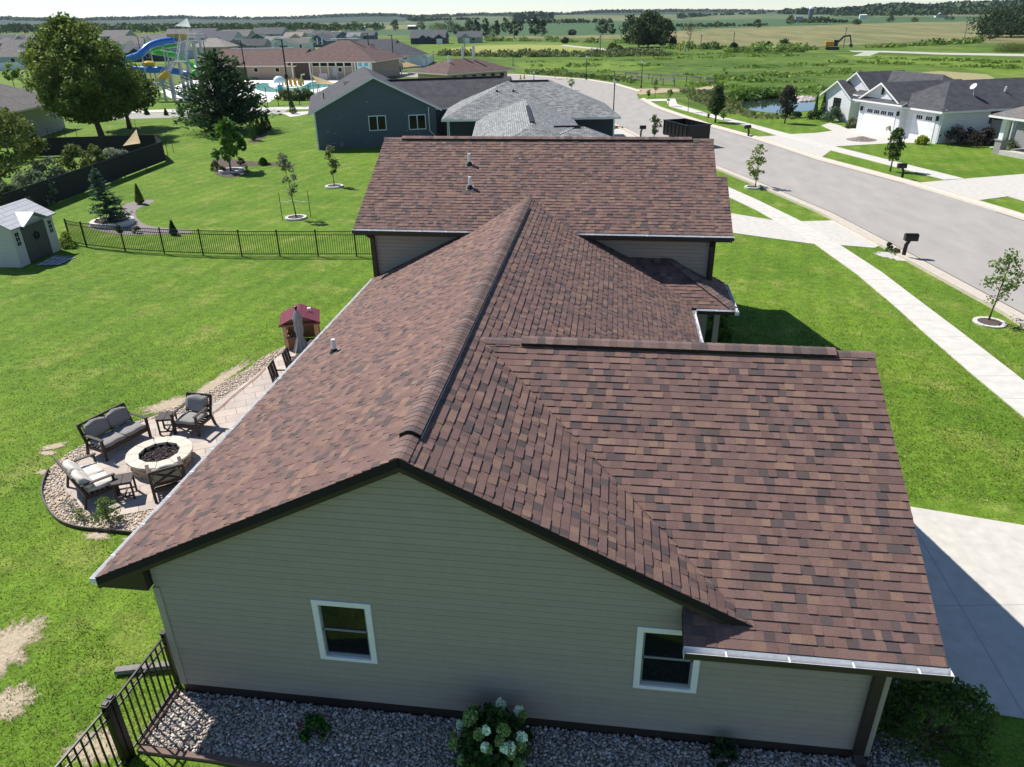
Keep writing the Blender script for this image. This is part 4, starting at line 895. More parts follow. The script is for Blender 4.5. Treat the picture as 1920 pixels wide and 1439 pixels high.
t=thing('dining_table',(-2.35,12.5,PZ_),'dark patio table under the eave next to the closed umbrella','table')
mb=MB(); mb.box((0,0,.73),(.95,1.7,.035)); mb.build('table_top',m_furn,t)
for a in (-.4,.4):
    for b in (-.75,.75): mb=MB(); mb.box((a,b,.355),(.07,.07,.71)); mb.build('leg',m_furn,t)
m_tan=M('tan_plastic',(.52,.33,.19),.5,.05); m_red=M('maroon_plastic',(.16,.020,.034),.28,.1,6,spec=.7); m_brw=M('brown_plastic',(.21,.095,.05),.5,.05)
ph=thing('toy_playhouse',(-3.72,14.75,.03),'toy playhouse with a maroon tile roof and tan posts beside the umbrella','playhouse',math.radians(20)); ph.scale=(.95,.95,.78)
for a,b in ((-.55,-.5),(.55,-.5),(-.55,.5),(.55,.5)): mb=MB(); mb.box((a,b,.58),(.14,.14,1.16)); mb.build('corner_post',m_tan,ph,bevel=.02)
mb=MB(); mb.box((-.2,-.5,.26),(.6,.06,.52)); mb.build('front_wall',m_brw,ph); mb=MB(); mb.box((0,.5,.58),(1.0,.06,1.16)); mb.build('back_wall',M('yellow_plastic',(.48,.33,.13),.5,.05),ph); mb=MB(); mb.box((.55,0,.58),(.06,.9,1.16)); mb.build('side_wall',m_tan,ph); mb=MB(); mb.box((-.55,0,.26),(.06,.9,.52)); mb.build('side_wall',m_brw,ph)
mb=MB(); mb.box((-.2,-.46,.56),(.66,.3,.05)); mb.build('counter',m_brw,ph); mb=MB(); mb.lathe([(0,.13),(.13,.11),(.17,.0),(0,0)],(-.2,-.46,.585),14); mb.build('toy_stove',M('dark_blue_plastic',(.02,.03,.06),.3,.05),ph)
mb=MB()
for s in (-1,1):
    for k in range(6):
        z0=1.18+.062*k;x0=.70-.113*k; mb.prism([(s*x0,-.66,z0),(s*x0,.66,z0),(s*(x0-.13),.66,z0+.075),(s*(x0-.13),-.66,z0+.075)],(0,0,.035))
        for j in range(12): mb.beam((s*x0,-.6+j*.11,z0+.04),(s*(x0-.12),-.6+j*.11,z0+.1),.03,.02,1,up=(0,0,1))
mb.box((0,-.62,1.17),(1.44,.08,.09)); mb.build('roof',[m_red,M('pink_rib',(.36,.10,.12),.4,0)],ph)
mb=MB(); mb.prism([(-.6,-.55,1.2),(.6,-.55,1.2),(0,-.55,1.5)],(0,.05,0)); mb.prism([(-.6,.5,1.2),(.6,.5,1.2),(0,.5,1.5)],(0,.05,0))
mb.build('gable',m_brw,ph); mb=MB(); mb.box((.35,.15,1.44),(.12,.12,.25)); mb.build('chimney',m_white,ph)
# ---- shed
m_resin=M('resin_panel',(.52,.51,.50),.6,.05,3); m_resroof=BRICKM('resin_roof',[(.60,.60,.60),(.55,.55,.56)],(.30,.30,.31),.9,.28,.5,.05,.06); m_dkgr=M('grey_green_resin',(.085,.088,.08),.6,.08,3)
sd=thing('garden_shed',(-20.5,22.2,0),'pale resin garden shed with dark double doors and a small roof gable','shed',math.radians(3.2))
Ls,Dp,he,hr=3.02,2.4,1.85,2.55
mb=MB(); mb.ab((-.06,0,0),(0,.66,he)); mb.ab((-.06,2.36,0),(0,Ls,he)); mb.ab((-Dp,0,0),(-Dp+.06,Ls,he)); 
for y_ in (0,Ls-.06): mb.prism([(-Dp,y_,0),(-.061,y_,0),(-.061,y_,he),(-Dp/2,y_,hr-.06),(-Dp,y_,he)],(0,.06,0))
mb.ab((-.06,.66,1.82),(-.004,2.36,he)); 
for k in range(9): mb.ab((-Dp+.06,-.012,.16+k*.19),(-.1,-.001,.165+k*.19))
mb.build('wall',m_resin,sd)
def uvq(mb,a,b,c,d,th=.05):
    A=np.array(a,float);u1=np.linalg.norm(np.array(b)-A);v1=np.linalg.norm(np.array(d)-A)
    mb.add([a,b,c,d],[(0,1,2,3)],uvs=[(0,0),(u1,0),(u1,v1),(0,v1)]); mb.prism([(p[0],p[1],p[2]-.003) for p in (a,b,c,d)],(0,0,-th))
mb=MB(); uvq(mb,(.16,-.14,he-.03),(.16,Ls+.14,he-.03),(-Dp/2,Ls+.14,hr),(-Dp/2,-.14,hr)); uvq(mb,(-Dp-.16,Ls+.14,he-.03),(-Dp-.16,-.14,he-.03),(-Dp/2,-.14,hr),(-Dp/2,Ls+.14,hr)); mb.build('roof',m_resroof,sd)
mb=MB(); c_=Ls/2
uvq(mb,(.30,c_-.95,he-.05),(.30,c_,he+.42),(-.62,c_,he+.42),(-.62,c_-.95,he-.05)); uvq(mb,(.30,c_,he+.42),(.30,c_+.95,he-.05),(-.62,c_+.95,he-.05),(-.62,c_,he+.42)); mb.build('dormer_roof',m_resroof,sd)
mb=MB(); mb.prism([(.0,c_-.85,he-.08),(.0,c_+.85,he-.08),(.0,c_,he+.33)],(.05,0,0)); mb.build('dormer_gable',m_resin,sd)
for s in (-1,1):
    y0=c_+s*.42; P=[(-.02,c_+s*.01,.05),(-.02,c_+s*.83,.05),(-.02,c_+s*.83,1.62),(-.02,c_+s*.5,1.74),(-.02,c_+s*.01,1.78)]; mb=MB(); mb.prism(P,(.05,0,0)); mb.build('door',m_dkgr,sd)
    yw=c_+s*1.2; mb=MB(); mb.ab((.001,yw-.14,.95),(.012,yw+.14,1.6)); wo=mb.build('window',m_resin,sd); mb=MB()
    for a in range(2):
        for b in range(3): mb.ab((.013,yw-.125+a*.135,.97+b*.21),(.016,yw-.01+a*.135,1.15+b*.21))
    mb.build('pane',m_glass,wo)
mb=MB(); th=np.linspace(0,6.283,25); mb.tube([(.07,c_+.02+math.cos(a)*.14,1.15+math.sin(a)*.14) for a in th],.045,7,cap=False); tag(mb.build('door_wreath',M('wreath_green',(.02,.025,.018),.9,.4,40)),None); wr=bpy.data.objects['door_wreath']; wr.parent=sd
pp=px([(72,497),(100,490),(140,484),(108,497)]); mb=MB(); mb.add([(p[0],p[1],.03) for p in px([(66,499),(103,480),(142,484),(112,498)])],[(0,1,2,3)],uvs=[(0,0),(1.6,0),(1.6,1.6),(0,1.6)]); struct(mb.build('paver_pad',BRICKM('grey_paver',[(.45,.45,.45),(.40,.40,.42)],(.12,.11,.10),.5,.4,.9,.1,.1,0.)))
shrub('yellow_shrub',at(130,463),.75,.5,'yellow green shrub between the shed and the picket fence','shrub',seed=31,nl=600,leaf=.06,c1=(.09,.13,.02),c2=(.22,.26,.05))
# ================================================================ BACK LAWNS: BEDS, SAPLINGS, TREES, NEIGHBOUR YARD
m_mulch=M('dark_mulch',(.10,.075,.065),.95,.35,18,bump=.8,bscale=50); m_gmulch=M('grey_rock_mulch',(.24,.21,.20),.95,.35,14,bump=.8,bscale=40)
m_ring=M('pale_ring_block',(.60,.58,.54),.9,.1,6,bump=.3)
for i,(pl,mt) in enumerate((([(160,427),(176,413),(214,408),(232,400),(226,390),(240,380),(284,374),(292,379),(266,388),(252,397),(258,413),(280,426),(340,430),(368,433),(350,440),(290,440),(235,442),(182,434)],m_gmulch),
   ([(396,300),(412,296),(470,304),(556,307),(548,313),(470,310),(452,316),(474,325),(440,334),(408,331),(398,318)],m_mulch),
   ([(460,268),(478,258),(498,238),(512,236),(505,246),(492,260),(482,268)],m_mulch))):
    s=MB(); s.sheet(smooth(px(pl),1),.012); struct(s.build('mulch_bed',mt))
def ringbed(px_,py_,rpx,label,h=.10):
    P=at(px_,py_); r=rpx*mpp(P); t=thing('tree_ring',tuple(P),label,'tree ring',0,'pale block rings round young trees'); mb=MB()
    n=16
    for k in range(n): ringblk(mb,r*.74,r,k/n*6.2832+.01,(k+.96)/n*6.2832,0,h,(1,1,1))
    mb.build('block_ring',m_ring,t); mb=MB(); mb.lathe([(r*.73,.0),(r*.73,.05),(0,.07)],(0,0,0),20); mb.build('mulch',m_mulch,t); return t
def sap(name,bx,by,ty,wpx,label,seed,topx=None,group=None,th=.35,**k):
    P=at(bx,by); H_=ht(P,ty); r=wpx*mpp(P)/2; lean=(0,0)
    if topx is not None: dx=(topx-bx)*mpp(P)-(0.0); lean=(RT[0]*dx+.0,RT[1]*dx)
    # remove the perspective lean of a vertical
    tx=prj((P[0],P[1],H_))[0]
    if topx is not None: dx=(topx-tx)*mpp(P); lean=(RT[0]*dx,RT[1]*dx)
    return tree(name,P,H_,r,H_*th,label,'tree',group,seed,lean=lean,**k)
ringbed(555,410,20,'pale block ring round the staked sapling on the back lawn'); ringbed(627,351,17,'pale block ring round the sapling near the navy house'); ringbed(434,322,23,'pale block ring at the front of the mulch bed',.16)
sap('young_linden',433,322,222,66,'young broadleaf tree with big dark leaves in the mulch bed',41,420,nl=760,leaf=.22,ncl=26,rcl=.42,c1=(.025,.065,.012),c2=(.12,.20,.03),th=.25,asp=.75,inner=.5)
sap('staked_sapling',556,410,290,34,'leaning thin sapling held between two stakes',42,530,nl=420,leaf=.085,ncl=16,rcl=.24,c1=(.10,.11,.06),c2=(.22,.22,.14),th=.38,tr=.035,inner=.3,nlimb=8)
sap('lawn_sapling',627,350,272,28,'slim upright sapling in a ring near the navy house wall',43,617,nl=520,leaf=.08,ncl=16,rcl=.25,c1=(.06,.07,.03),c2=(.17,.18,.08),th=.34,tr=.03,inner=.3)
for (bx,by,ty,tx,lb) in ((530,413,362,518,'thin dark stake left of the leaning sapling'),(583,408,358,580,'thin dark stake right of the leaning sapling')):
    P=at(bx,by); h=ht(P,ty); mb=MB(); mb.cyl((0,0,0),.02,.02,h,6); o=tag(mb.build('tree_stake',m_black),lb,'stake','tree stakes'); o.location=P
a_=at(556,410); 
for sx in (530,583):
    P=at(sx,411); mb=MB(); mb.tube([(P[0],P[1],1.0),((P[0]+a_[0])/2,(P[1]+a_[1])/2,.97),(a_[0]-.1,a_[1],1.05)],.012,4); tag(mb.build('tie_strap',m_white),'pale strap tying the leaning sapling to its %s stake'%('left' if sx==530 else 'right'),'strap')
def sh(px_,by,ty,wpx,label,seed,name='shrub',**k):
    P=at(px_,by); return shrub(name,P,ht(P,ty),wpx*mpp(P)/2,label,seed=seed,**k)
sh(452,310,296,16,'round dark shrub in the mulch bed right of the broadleaf tree',51); sh(494,310,297,20,'spreading dark shrub in the middle of the mulch bed',52,leaf=.09); sh(529,312,286,26,'pale variegated round shrub at the right end of the mulch bed',53,c1=(.20,.23,.09),c2=(.40,.42,.22),nl=1200,leaf=.06)
sh(404,320,302,20,'upright dark shrub at the left end of the mulch bed',54); sh(415,322,312,18,'low brownish shrub by the ring wall',55,c1=(.09,.07,.03),c2=(.15,.13,.05)); sh(464,324,312,8,'tiny seedling beside the ring wall',56,nl=120); sh(505,310,305,9,'small low plant right of the spreading shrub',57,nl=150,c1=MG,c2=YG_)
def ev(px_,by,ty,wpx,label,seed,group=None,**k):
    P=at(px_,by); return upright('arborvitae',P,ht(P,ty),wpx*mpp(P)/2,label,group=group,seed=seed,**k)
ga='evergreens of the back lawns'
ev(476,264,226,19,'arborvitae at the near end of the row of four by the big pine',61,ga,shape='col'); ev(486,254,220,19,'second arborvitae of the row of four by the big pine',62,ga); ev(495,249,217,15,'third arborvitae of the row of four, half hidden',63,ga); ev(503,245,212,17,'arborvitae at the far end of the row of four by the big pine',64,ga)
ev(550,214,188,18,'dark cone evergreen on the parking island left of the navy house',65,ga); ev(340,217,194,15,'larger cone evergreen by the road left of the big pine',66,ga); ev(312,217,203,10,'middle small cone evergreen by the road left of the big pine',67,ga); ev(276,216,203,12,'small cone evergreen by the road nearest the maples',68,ga)
ev(263,383,345,19,'golden green cone evergreen at the tip of the grey rock bed',69,ga,c1=(.06,.08,.012),c2=(.15,.16,.03)); ev(326,441,414,17,'small dark cone evergreen behind the picket fence',70,ga)
# blue spruce on its raised ring
P=at(212,421); t=thing('raised_planter',tuple(P),'raised pale block ring round the spruce','planter'); r=38*mpp(P); mb=MB()
for c_ in range(2):
    for k in range(20): ringblk(mb,r*.8,r,(k+.5*c_)/20*6.2832,(k+.5*c_+.95)/20*6.2832,c_*.13,c_*.13+.125,(1,1,1))
mb.build('block_ring',m_ring,t); mb=MB(); mb.lathe([(r*.79,0),(r*.79,.2),(0,.24)],(0,0,0),22); mb.build('mulch',m_mulch,t)
conifer('blue_spruce',(P[0],P[1],.2),ht(P,322),1.0,'small blue spruce in a raised ring behind the picket fence',seed=71,lev=18,nb=12,c1=(.02,.042,.028),c2=(.07,.12,.075),card=.09,lean=(-.35,0),seg=8)
for i,(x_,y_) in enumerate(((222,436),(258,438))): sh(x_,y_,y_-13,16,'low plant at the foot of the raised ring, %s'%('nearer the shed' if i==0 else 'farther from the shed'),73+i,nl=260)
# big trees
P=at(192,259); Hm=ht(P,30)
tree('maple_tree',P,Hm,5.3,2.0,'large maple with olive and reddish leaf tips behind the dark screen fence','tree',None,81,nl=32000,leaf=.17,ncl=280,rcl=1.05,c1=(.028,.056,.014),c2=(.195,.225,.040),shape='oval',tr=.24,inner=.32,nlimb=14,ry=5.3,lean=(-.9,0))
P=at(243,241); tree('maple_tree',P,ht(P,118),3.7,2.1,'smaller dark maple standing right behind the large maple','tree',None,82,nl=8500,leaf=.18,ncl=80,rcl=1.0,c1=(.022,.045,.012),c2=(.12,.15,.03),tr=.2,inner=.5)
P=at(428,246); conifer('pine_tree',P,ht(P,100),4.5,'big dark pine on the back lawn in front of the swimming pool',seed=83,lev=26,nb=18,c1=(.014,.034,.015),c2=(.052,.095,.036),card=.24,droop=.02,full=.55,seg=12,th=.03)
P=at(8,365); tree('garden_tree',P,ht(P,185),3.3,1.4,'leafy tree at the left picture edge inside the dark screen fence','tree',None,84,nl=5200,leaf=.13,ncl=60,rcl=.75,c1=(.035,.055,.014),c2=(.15,.17,.035),tr=.13)
P=at(-12,300); tree('garden_tree',(P[0],P[1],0),ht(P,188),3.6,1.2,'olive tree beside the grey house wall','tree',None,85,nl=4200,leaf=.15,ncl=50,rcl=.85,c1=(.06,.075,.016),c2=(.16,.17,.04))
gl='leafy shrubs inside the dark screen fence'
for i,(x_,by,ty,wp,c1,c2,lb) in enumerate(((70,385,322,60,(.05,.07,.035),(.20,.23,.15),'silvery shrub nearest the shed roof'),(20,405,345,70,(.05,.07,.03),(.17,.20,.10),'large shrub left of the shed roof'),(105,365,302,62,(.03,.045,.02),(.22,.24,.17),'tall dark shrub with glinting leaves'),
   (150,345,280,52,(.04,.06,.018),(.16,.19,.05),'green lilac left of the blue swing frame'),(192,335,276,44,(.04,.06,.018),(.17,.20,.05),'green lilac right of the blue swing frame'),(222,320,282,46,(.10,.11,.08),(.30,.31,.24),'greyish shrub below the sand coloured sail'),(50,360,335,40,(.06,.09,.02),(.18,.21,.05),'low bright shrub between two taller ones'))):
    P=at(x_,by); shrub('lilac_shrub',P,ht(P,ty)*1.08,wp*mpp(P)*.68,lb,seed=90+i,nl=2600,leaf=.1,c1=c1,c2=c2,ncl=26,group=gl)
# dark screen fence, sail, swing
m_mesh=M('dark_screen',(.022,.022,.024),.8,.1,6)
def screen(pts,label,h=1.55):
    o=np.array((*pts[0],0.)); f=thing('screen_fence',tuple(o),label,'fence',0,'dark screen fence runs')
    for a,b in zip(pts,pts[1:]):
        a=np.array((*a,0.))-o;b=np.array((*b,0.))-o; L_=np.linalg.norm(b-a); n=max(1,int(L_/3.0)); mb=MB(); mb.beam(a+(0,0,h/2+.04),b+(0,0,h/2+.04),.03,h-.08); mb.build('screen_panel',m_mesh,f)
        for k in range(n+1): q=a+(b-a)*k/n; mb=MB(); mb.cyl(tuple(q),.035,.035,h+.04,8); mb.build('fence_post',m_black,f)
        mb=MB(); mb.tube([a+(0,0,h),b+(0,0,h)],.03,6); mb.build('top_rail',m_black,f)
screen(px([(20,416),(311,303)]),'long dark screen fence running from behind the shed to the far corner'); screen(px([(311,303),(297,289)]),'short dark screen fence end beside the sand coloured sail'); screen(px([(297,289),(30,296)]),'far dark screen fence in front of the large maple')
q=[at(236,300),at(268,296),at(272,305)]; sl_=thing('shade_sail',tuple(q[0]),'small sand coloured shade sail in the corner of the dark fence','shade sail')
S_=[(q[0]-q[0])+(0,0,1.1),(q[1]-q[0])+(0,0,2.3),(q[2]-q[0])+(0,0,1.5)]; mb=MB()
def sail(mb,A,B,C,n=6,sag=.06):
    A,B,C=map(np.array,(A,B,C)); V=[];ix={}
    for i in range(n+1):
        for j in range(n+1-i):
            a,b=i/n,j/n;c=1-a-b; ix[i,j]=len(V); p=A*c+B*a+C*b; cen=(A+B+C)/3; e=27*a*b*c; k=.0; edge=(1-min(1,27*a*b*c)); p=p+(cen-p)*sag*4*(a*b+b*c+c*a)*edge; V.append(p-(0,0,.12*e))
    F=[]
    for i in range(n):
        for j in range(n-i):
            F.append((ix[i,j],ix[i+1,j],ix[i,j+1]))
            if i+j<n-1: F.append((ix[i+1,j],ix[i+1,j+1],ix[i,j+1]))
    mb.add(V,F)
m_sail=M('sand_sail',(.58,.44,.27),.85,.04,3,trans=.3); sail(mb,*S_); mb.build('sail_cloth',m_sail,sl_)
for p in S_: mb=MB(); mb.cyl((p[0],p[1],0),.04,.04,p[2]+.1,8); mb.build('sail_post',m_black,sl_)
P=at(187,329); hsw=ht(P,293); mb=MB(); mb.tube([(-.38,0,0),(-.38,0,hsw-.25),(-.3,0,hsw-.05),(-.15,0,hsw),(.15,0,hsw),(.3,0,hsw-.05),(.38,0,hsw-.25),(.38,0,0)],.045,8); o=tag(mb.build('swing_frame',M('blue_tube',(.05,.12,.24),.4,.05)),'blue tubular arch frame rising above the dark screen fence','play frame'); o.location=P
# garden stakes in front of maples
gst=((93,262,240),(103,262,243),(115,263,244),(124,262,241),(146,261,241),(315,292,262),(326,287,264),(248,238,222),(255,240,224))
for i,(x_,b_,t_) in enumerate(gst):
    P=at(x_,b_); mb=MB(); mb.cyl((0,0,0),.025,.02,ht(P,t_),5); o=tag(mb.build('garden_stake',m_black),'thin bare garden stake near the maples','stake','thin garden stakes by the maples'); o.location=P
# ================================================================ BUILDING BLOCKS FOR THE OTHER HOUSES
def roofm(n,a,b,bw=.55,bh=.16,var=.35): return BRICKM(n,[a,b],tuple(x*.55 for x in a),bw,bh,.9,.10,var)
m_rgrey=roofm('mottled_grey_shingle',(.17,.175,.18),(.36,.37,.37),.32,.15,.30); m_rchar=roofm('charcoal_shingle',(.075,.075,.085),(.10,.10,.11)); m_rbrn=roofm('brown_red_shingle',(.13,.085,.075),(.165,.11,.10)); m_rgb=roofm('grey_brown_shingle',(.17,.155,.15),(.21,.195,.19)); m_rtan=roofm('tan_shingle',(.30,.27,.24),(.34,.31,.28)); m_rlg=roofm('light_grey_shingle',(.24,.24,.25),(.29,.29,.30)); m_rslate=roofm('slate_shingle',(.10,.105,.12),(.135,.14,.155))
def sidingm(n,c,bh=.18): return BRICKM(n,[c,tuple(x*.97 for x in c)],tuple(x*.55 for x in c),30,bh,.6,.06,.05)
m_wnavy=sidingm('navy_siding',(.100,.128,.155)); m_wwhite=sidingm('white_siding',(.74,.76,.77)); m_wgrey=sidingm('grey_siding',(.33,.34,.35)); m_wtan=sidingm('tan_masonry',(.46,.36,.25),.4); m_wgreen=sidingm('sage_siding',(.20,.24,.22)); m_wblue=sidingm('pale_blue_siding',(.38,.46,.52)); m_wdk=sidingm('dark_blue_siding',(.040,.050,.066)); m_wteal=sidingm('teal_siding',(.07,.12,.15)); m_wbr=sidingm('brown_siding',(.13,.09,.07))
def pface(mb,pts,mi=0):
    A=np.array(pts[0],float);u=np.array(pts[1])-A;u/=np.linalg.norm(u);n=np.cross(u,np.array(pts[-1])-A);n/=np.linalg.norm(n)+1e-9;v=np.cross(n,u)
    mb.add(pts,[tuple(range(len(pts)))],mi,None,[(float((np.array(p)-A)@u)+A[0]*.37,float((np.array(p)-A)@v)) for p in pts])
def rslab(mb,pts,th=.16):
    pface(mb,pts,0); n=len(pts); lo=[(p[0],p[1],p[2]-th) for p in pts]; up=[(p[0],p[1],p[2]-.004) for p in pts]
    mb.add(up+lo,[(i,n+i,n+(i+1)%n,(i+1)%n) for i in range(n)]+[tuple(range(2*n-1,n-1,-1))],1)
def block(W,Rf,x0,x1,y0,y1,h,p,kind,ov=.45,z0=0.,gw=None,rx=None):
    """walls into W, roof into Rf. kind: gx/gy gable with ridge along x/y, hx/hy hip"""
    gw=gw or W; e=h-p*ov
    if kind in('gx','hx'): r=(y1-y0)/2;c=(y0+y1)/2
    else: r=(x1-x0)/2;c=(x0+x1)/2
    H_=h+p*r
    for a,b in (((x0,y0),(x1,y0)),((x1,y0),(x1,y1)),((x1,y1),(x0,y1)),((x0,y1),(x0,y0))): pface(W,[(*a,z0),(*b,z0),(*b,h),(*a,h)])
    X0,X1,Y0,Y1=x0-ov,x1+ov,y0-ov,y1+ov
    if kind=='gx':
        for x in (x0,x1): pface(gw,[(x,y0,h),(x,y1,h),(x,c,H_-.05)])
        rslab(Rf,[(X0,Y0,e),(X1,Y0,e),(X1,c,H_),(X0,c,H_)]); rslab(Rf,[(X1,Y1,e),(X0,Y1,e),(X0,c,H_),(X1,c,H_)])
    elif kind=='gy':
        for y in (y0,y1): pface(gw,[(x0,y,h),(x1,y,h),(c,y,H_-.05)])
        rslab(Rf,[(X1,Y0,e),(X1,Y1,e),(c,Y1,H_),(c,Y0,H_)]); rslab(Rf,[(X0,Y1,e),(X0,Y0,e),(c,Y0,H_),(c,Y1,H_)])
    elif kind=='hx':
        q=r+ov; a,b=(X0+q,c,H_),(X1-q,c,H_)
        rslab(Rf,[(X0,Y0,e),(X1,Y0,e),b,a]); rslab(Rf,[(X1,Y1,e),(X0,Y1,e),a,b]); rslab(Rf,[(X1,Y0,e),(X1,Y1,e),b]); rslab(Rf,[(X0,Y1,e),(X0,Y0,e),a])
    elif kind=='hy':
        q=r+ov; a,b=(c,Y0+q,H_),(c,Y1-q,H_)
        rslab(Rf,[(X1,Y0,e),(X1,Y1,e),b,a]); rslab(Rf,[(X0,Y1,e),(X0,Y0,e),a,b]); rslab(Rf,[(X0,Y0,e),(X1,Y0,e),a]); rslab(Rf,[(X1,Y1,e),(X0,Y1,e),b])
    return H_
def win(par,c,w,h,face='y-',fm=None,mul=1,fr=.07):
    """window on a wall: c = centre on the wall plane"""
    fm=fm or m_white; ax=0 if face[0]=='y' else 1; s=-1 if face[1]=='-' else 1; f=MB();g=MB()
    def bx(mb,u0,u1,z0,z1,d0,d1):
        a=[0,0,z0];b=[0,0,z1]; a[ax]=c[ax]+u0;b[ax]=c[ax]+u1; o=1-ax; a[o]=c[o]+s*d0;b[o]=c[o]+s*d1; mb.ab(np.minimum(a,b),np.maximum(a,b))
    z0,z1=c[2]-h/2,c[2]+h/2
    bx(f,-w/2-fr,w/2+fr,z1,z1+fr,0.,.05); bx(f,-w/2-fr,w/2+fr,z0-fr,z0,0.,.055); bx(f,-w/2-fr,-w/2,z0,z1,0,.05); bx(f,w/2,w/2+fr,z0,z1,0,.05)
    for k in range(1,mul): u=-w/2+w*k/mul; bx(f,u-.04,u+.04,z0,z1,0,.05)
    bx(g,-w/2,w/2,z0,z1,.004,.02); wo=f.build('window',fm,par); g.build('pane',m_glass,wo); return wo
def bld(name,par,mb,mats): return mb.build(name,mats,par)
m_trimw=M('white_trim',(.72,.76,.78),.5,.04,3)
def ridgevent(par,a,b,w=.3):
    mb=MB(); mb.beam(a,b,w,.09); return mb.build('ridge_vent',m_rubber,par)
# ---- navy gable house
_n0=at(597.4,281.5); _ph=R(20.5); _ex=np.array((math.cos(_ph),math.sin(_ph)))
t=thing('navy_house',(_n0[0]+_ex[0]*5.25,_n0[1]+_ex[1]*5.25,0),'navy blue house with a pale trimmed gable end behind the near house','house',_ph)
W,Rf=MB(),MB(); block(W,Rf,-5.25,5.25,0,15,3.27,.49,'gy',.5); block(W,Rf,-2,13.4,3.1,11.1,3.0,.5,'gx',.4)
W.build('wall',[m_wnavy],t); ro=Rf.build('roof',[m_rchar,m_trimw],t); ridgevent(t,(0,7.1,5.03),(12.9,7.1,5.03)); 
win(t,(.06,-.004,2.02),1.4,1.12,'y-',m_trimw,2); win(t,(3.56,-.004,1.96),1.4,1.12,'y-',m_trimw,2)
mb=MB(); mb.ab((-5.3,-.03,0),(-5.18,.08,3.1)); mb.build('corner_trim',m_trimw,t)
mb=MB()
for a,b in zip([(4.6,-.35,3.2),(4.6,-.08,2.9),(4.62,-.06,1.2),(5.1,-.06,.7)],[(4.6,-.08,2.9),(4.62,-.06,1.2),(5.1,-.06,.7),(5.12,-.2,.65)]): mb.beam(a,b,.09,.07)
mb.build('downspout',m_trimw,t)
mb=MB(); rng=np.random.default_rng(77)
for i in range(26): x_=rng.uniform(-5,5);z_=rng.uniform(.4,4.2-abs(x_)*.35); mb.box((x_,-.012,z_),(rng.uniform(.05,.14),.012,.022))
o=mb.build('siding_chips',m_trimw,t); o['kind']='stuff'
mb=MB(); mb.cyl((-4.3,4.5,3.8),.05,.05,.5,8); mb.build('vent_pipe',m_black,t); mb=MB(); mb.box((-3.2,-.05,.35),(.28,.1,.4)); mb.build('utility_box',m_wgrey,t)
# ---- grey hip-roofed house
_g0=at(827,224.6,2.75)
t=thing('grey_roof_house',(_g0[0],_g0[1],0),'dark navy walled house with a mottled grey hip roof and pale gutters','house',R(8))
W,Rf=MB(),MB(); block(W,Rf,.5,14.3,.55,10.55,2.95,.45,'hx',.5); block(W,Rf,3.3,10.5,-20.5,2,2.75,.45,'hy',.45); block(W,Rf,6.9,13.0,-18.4,-12.8,2.75,.45,'hx',.45)
W.build('wall',[m_wdk],t); Rf.build('roof',[m_rgrey,m_trimw],t)
ridgevent(t,(5.7,5.55,5.22),(9.1,5.55,5.22)); ridgevent(t,(6.9,-16.2,4.4),(6.9,-7,4.4),.26); ridgevent(t,(8.3,-15.6,4.04),(9.9,-15.6,4.04),.26)
for x_,y_ in ((4.6,4.0),(6.0,4.0)):
    z_=2.95+.45*(y_-.55); mb=MB(); mb.cyl((x_,y_,z_-.1),.06,.06,.6,10); vp=mb.build('vent_pipe',m_white,t); mb=MB(); mb.lathe([(.16,-.1),(.07,.12)],(x_,y_,z_),12); mb.build('pipe_boot',m_rubber,vp)
mb=MB(); mb.ab((.42,.6,0),(.48,2.8,2.5)); mb.build('side_panel',m_trimw,t); mb=MB(); mb.ab((.40,1.3,.1),(.43,2.2,2.1)); mb.build('side_door',m_wblue,t); mb=MB(); mb.beam((.6,.2,2.6),(.6,.47,.1),.09,.08); mb.build('downspout',m_trimw,t); mb=MB(); mb.ab((14.24,.5,0),(14.36,.6,2.7)); mb.build('corner_trim',m_trimw,t)
# ---- white house across the street
t=thing('white_house',(29.8,69.8,0),'white house with charcoal roofs, front gables and garage doors across the street','house',R(-67))
W,Rf=MB(),MB()
block(W,Rf,3.0,9.25,.6,15.5,2.9,.58,'hy',.45); block(W,Rf,-.1,5.3,0,8,2.9,.58,'gy',.4); block(W,Rf,-9,4,4.8,11,2.9,.60,'hx',.45); block(W,Rf,-8.7,-3.1,4.0,9,2.9,.66,'gy',.4); block(W,Rf,-9.5,-5.2,3.0,7,2.55,.62,'gy',.35)
rslab(Rf,[(-.6,-.55,2.82),(5.8,-.55,2.82),(5.8,.02,3.1),(-.6,.02,3.1)],.14); rslab(Rf,[(-5.4,3.2,2.7),(-2.6,3.2,2.7),(-2.6,4.02,3.1),(-5.4,4.02,3.1)],.14)
W.build('wall',[m_wwhite],t); Rf.build('roof',[m_rchar,m_white],t)
for (a,b,z1,n) in ((.75,4.75,2.25,4),(6.15,8.75,2.2,2)):
    y_=-.02 if a<5 else .58; mb=MB()
    for k in range(4): mb.ab((a,y_-.02,.04+k*.54),(b,y_+.01,.04+k*.54+.53))
    gdo=mb.build('garage_door',m_white,t); mb=MB()
    for k in range(n):
        for j in range(3): x_=a+.2+(b-a-.4)*(k+.5)/n+(j-1)*.24; mb.ab((x_-.09,y_-.03,1.78),(x_+.09,y_-.021,2.08))
    mb.build('pane',m_glass,gdo)
for x_,y_ in ((.3,-.06),(5.05,-.06),(8.95,.54)):
    mb=MB(); mb.box((x_,y_-.05,2.0),(.16,.14,.3)); mb.lathe([(.14,0),(.0,.12)],(x_,y_-.05,2.15),8); mb.build('wall_lamp',m_black,t)
win(t,(2.6,-.005,3.75),.26,.6,'y-',m_sash,1,.05); win(t,(9.26,6.6,1.9),1.7,.9,'x+',m_black,1,.05); win(t,(-7.3,2.995,1.4),1.0,1.5,'y-',m_black,2,.05)
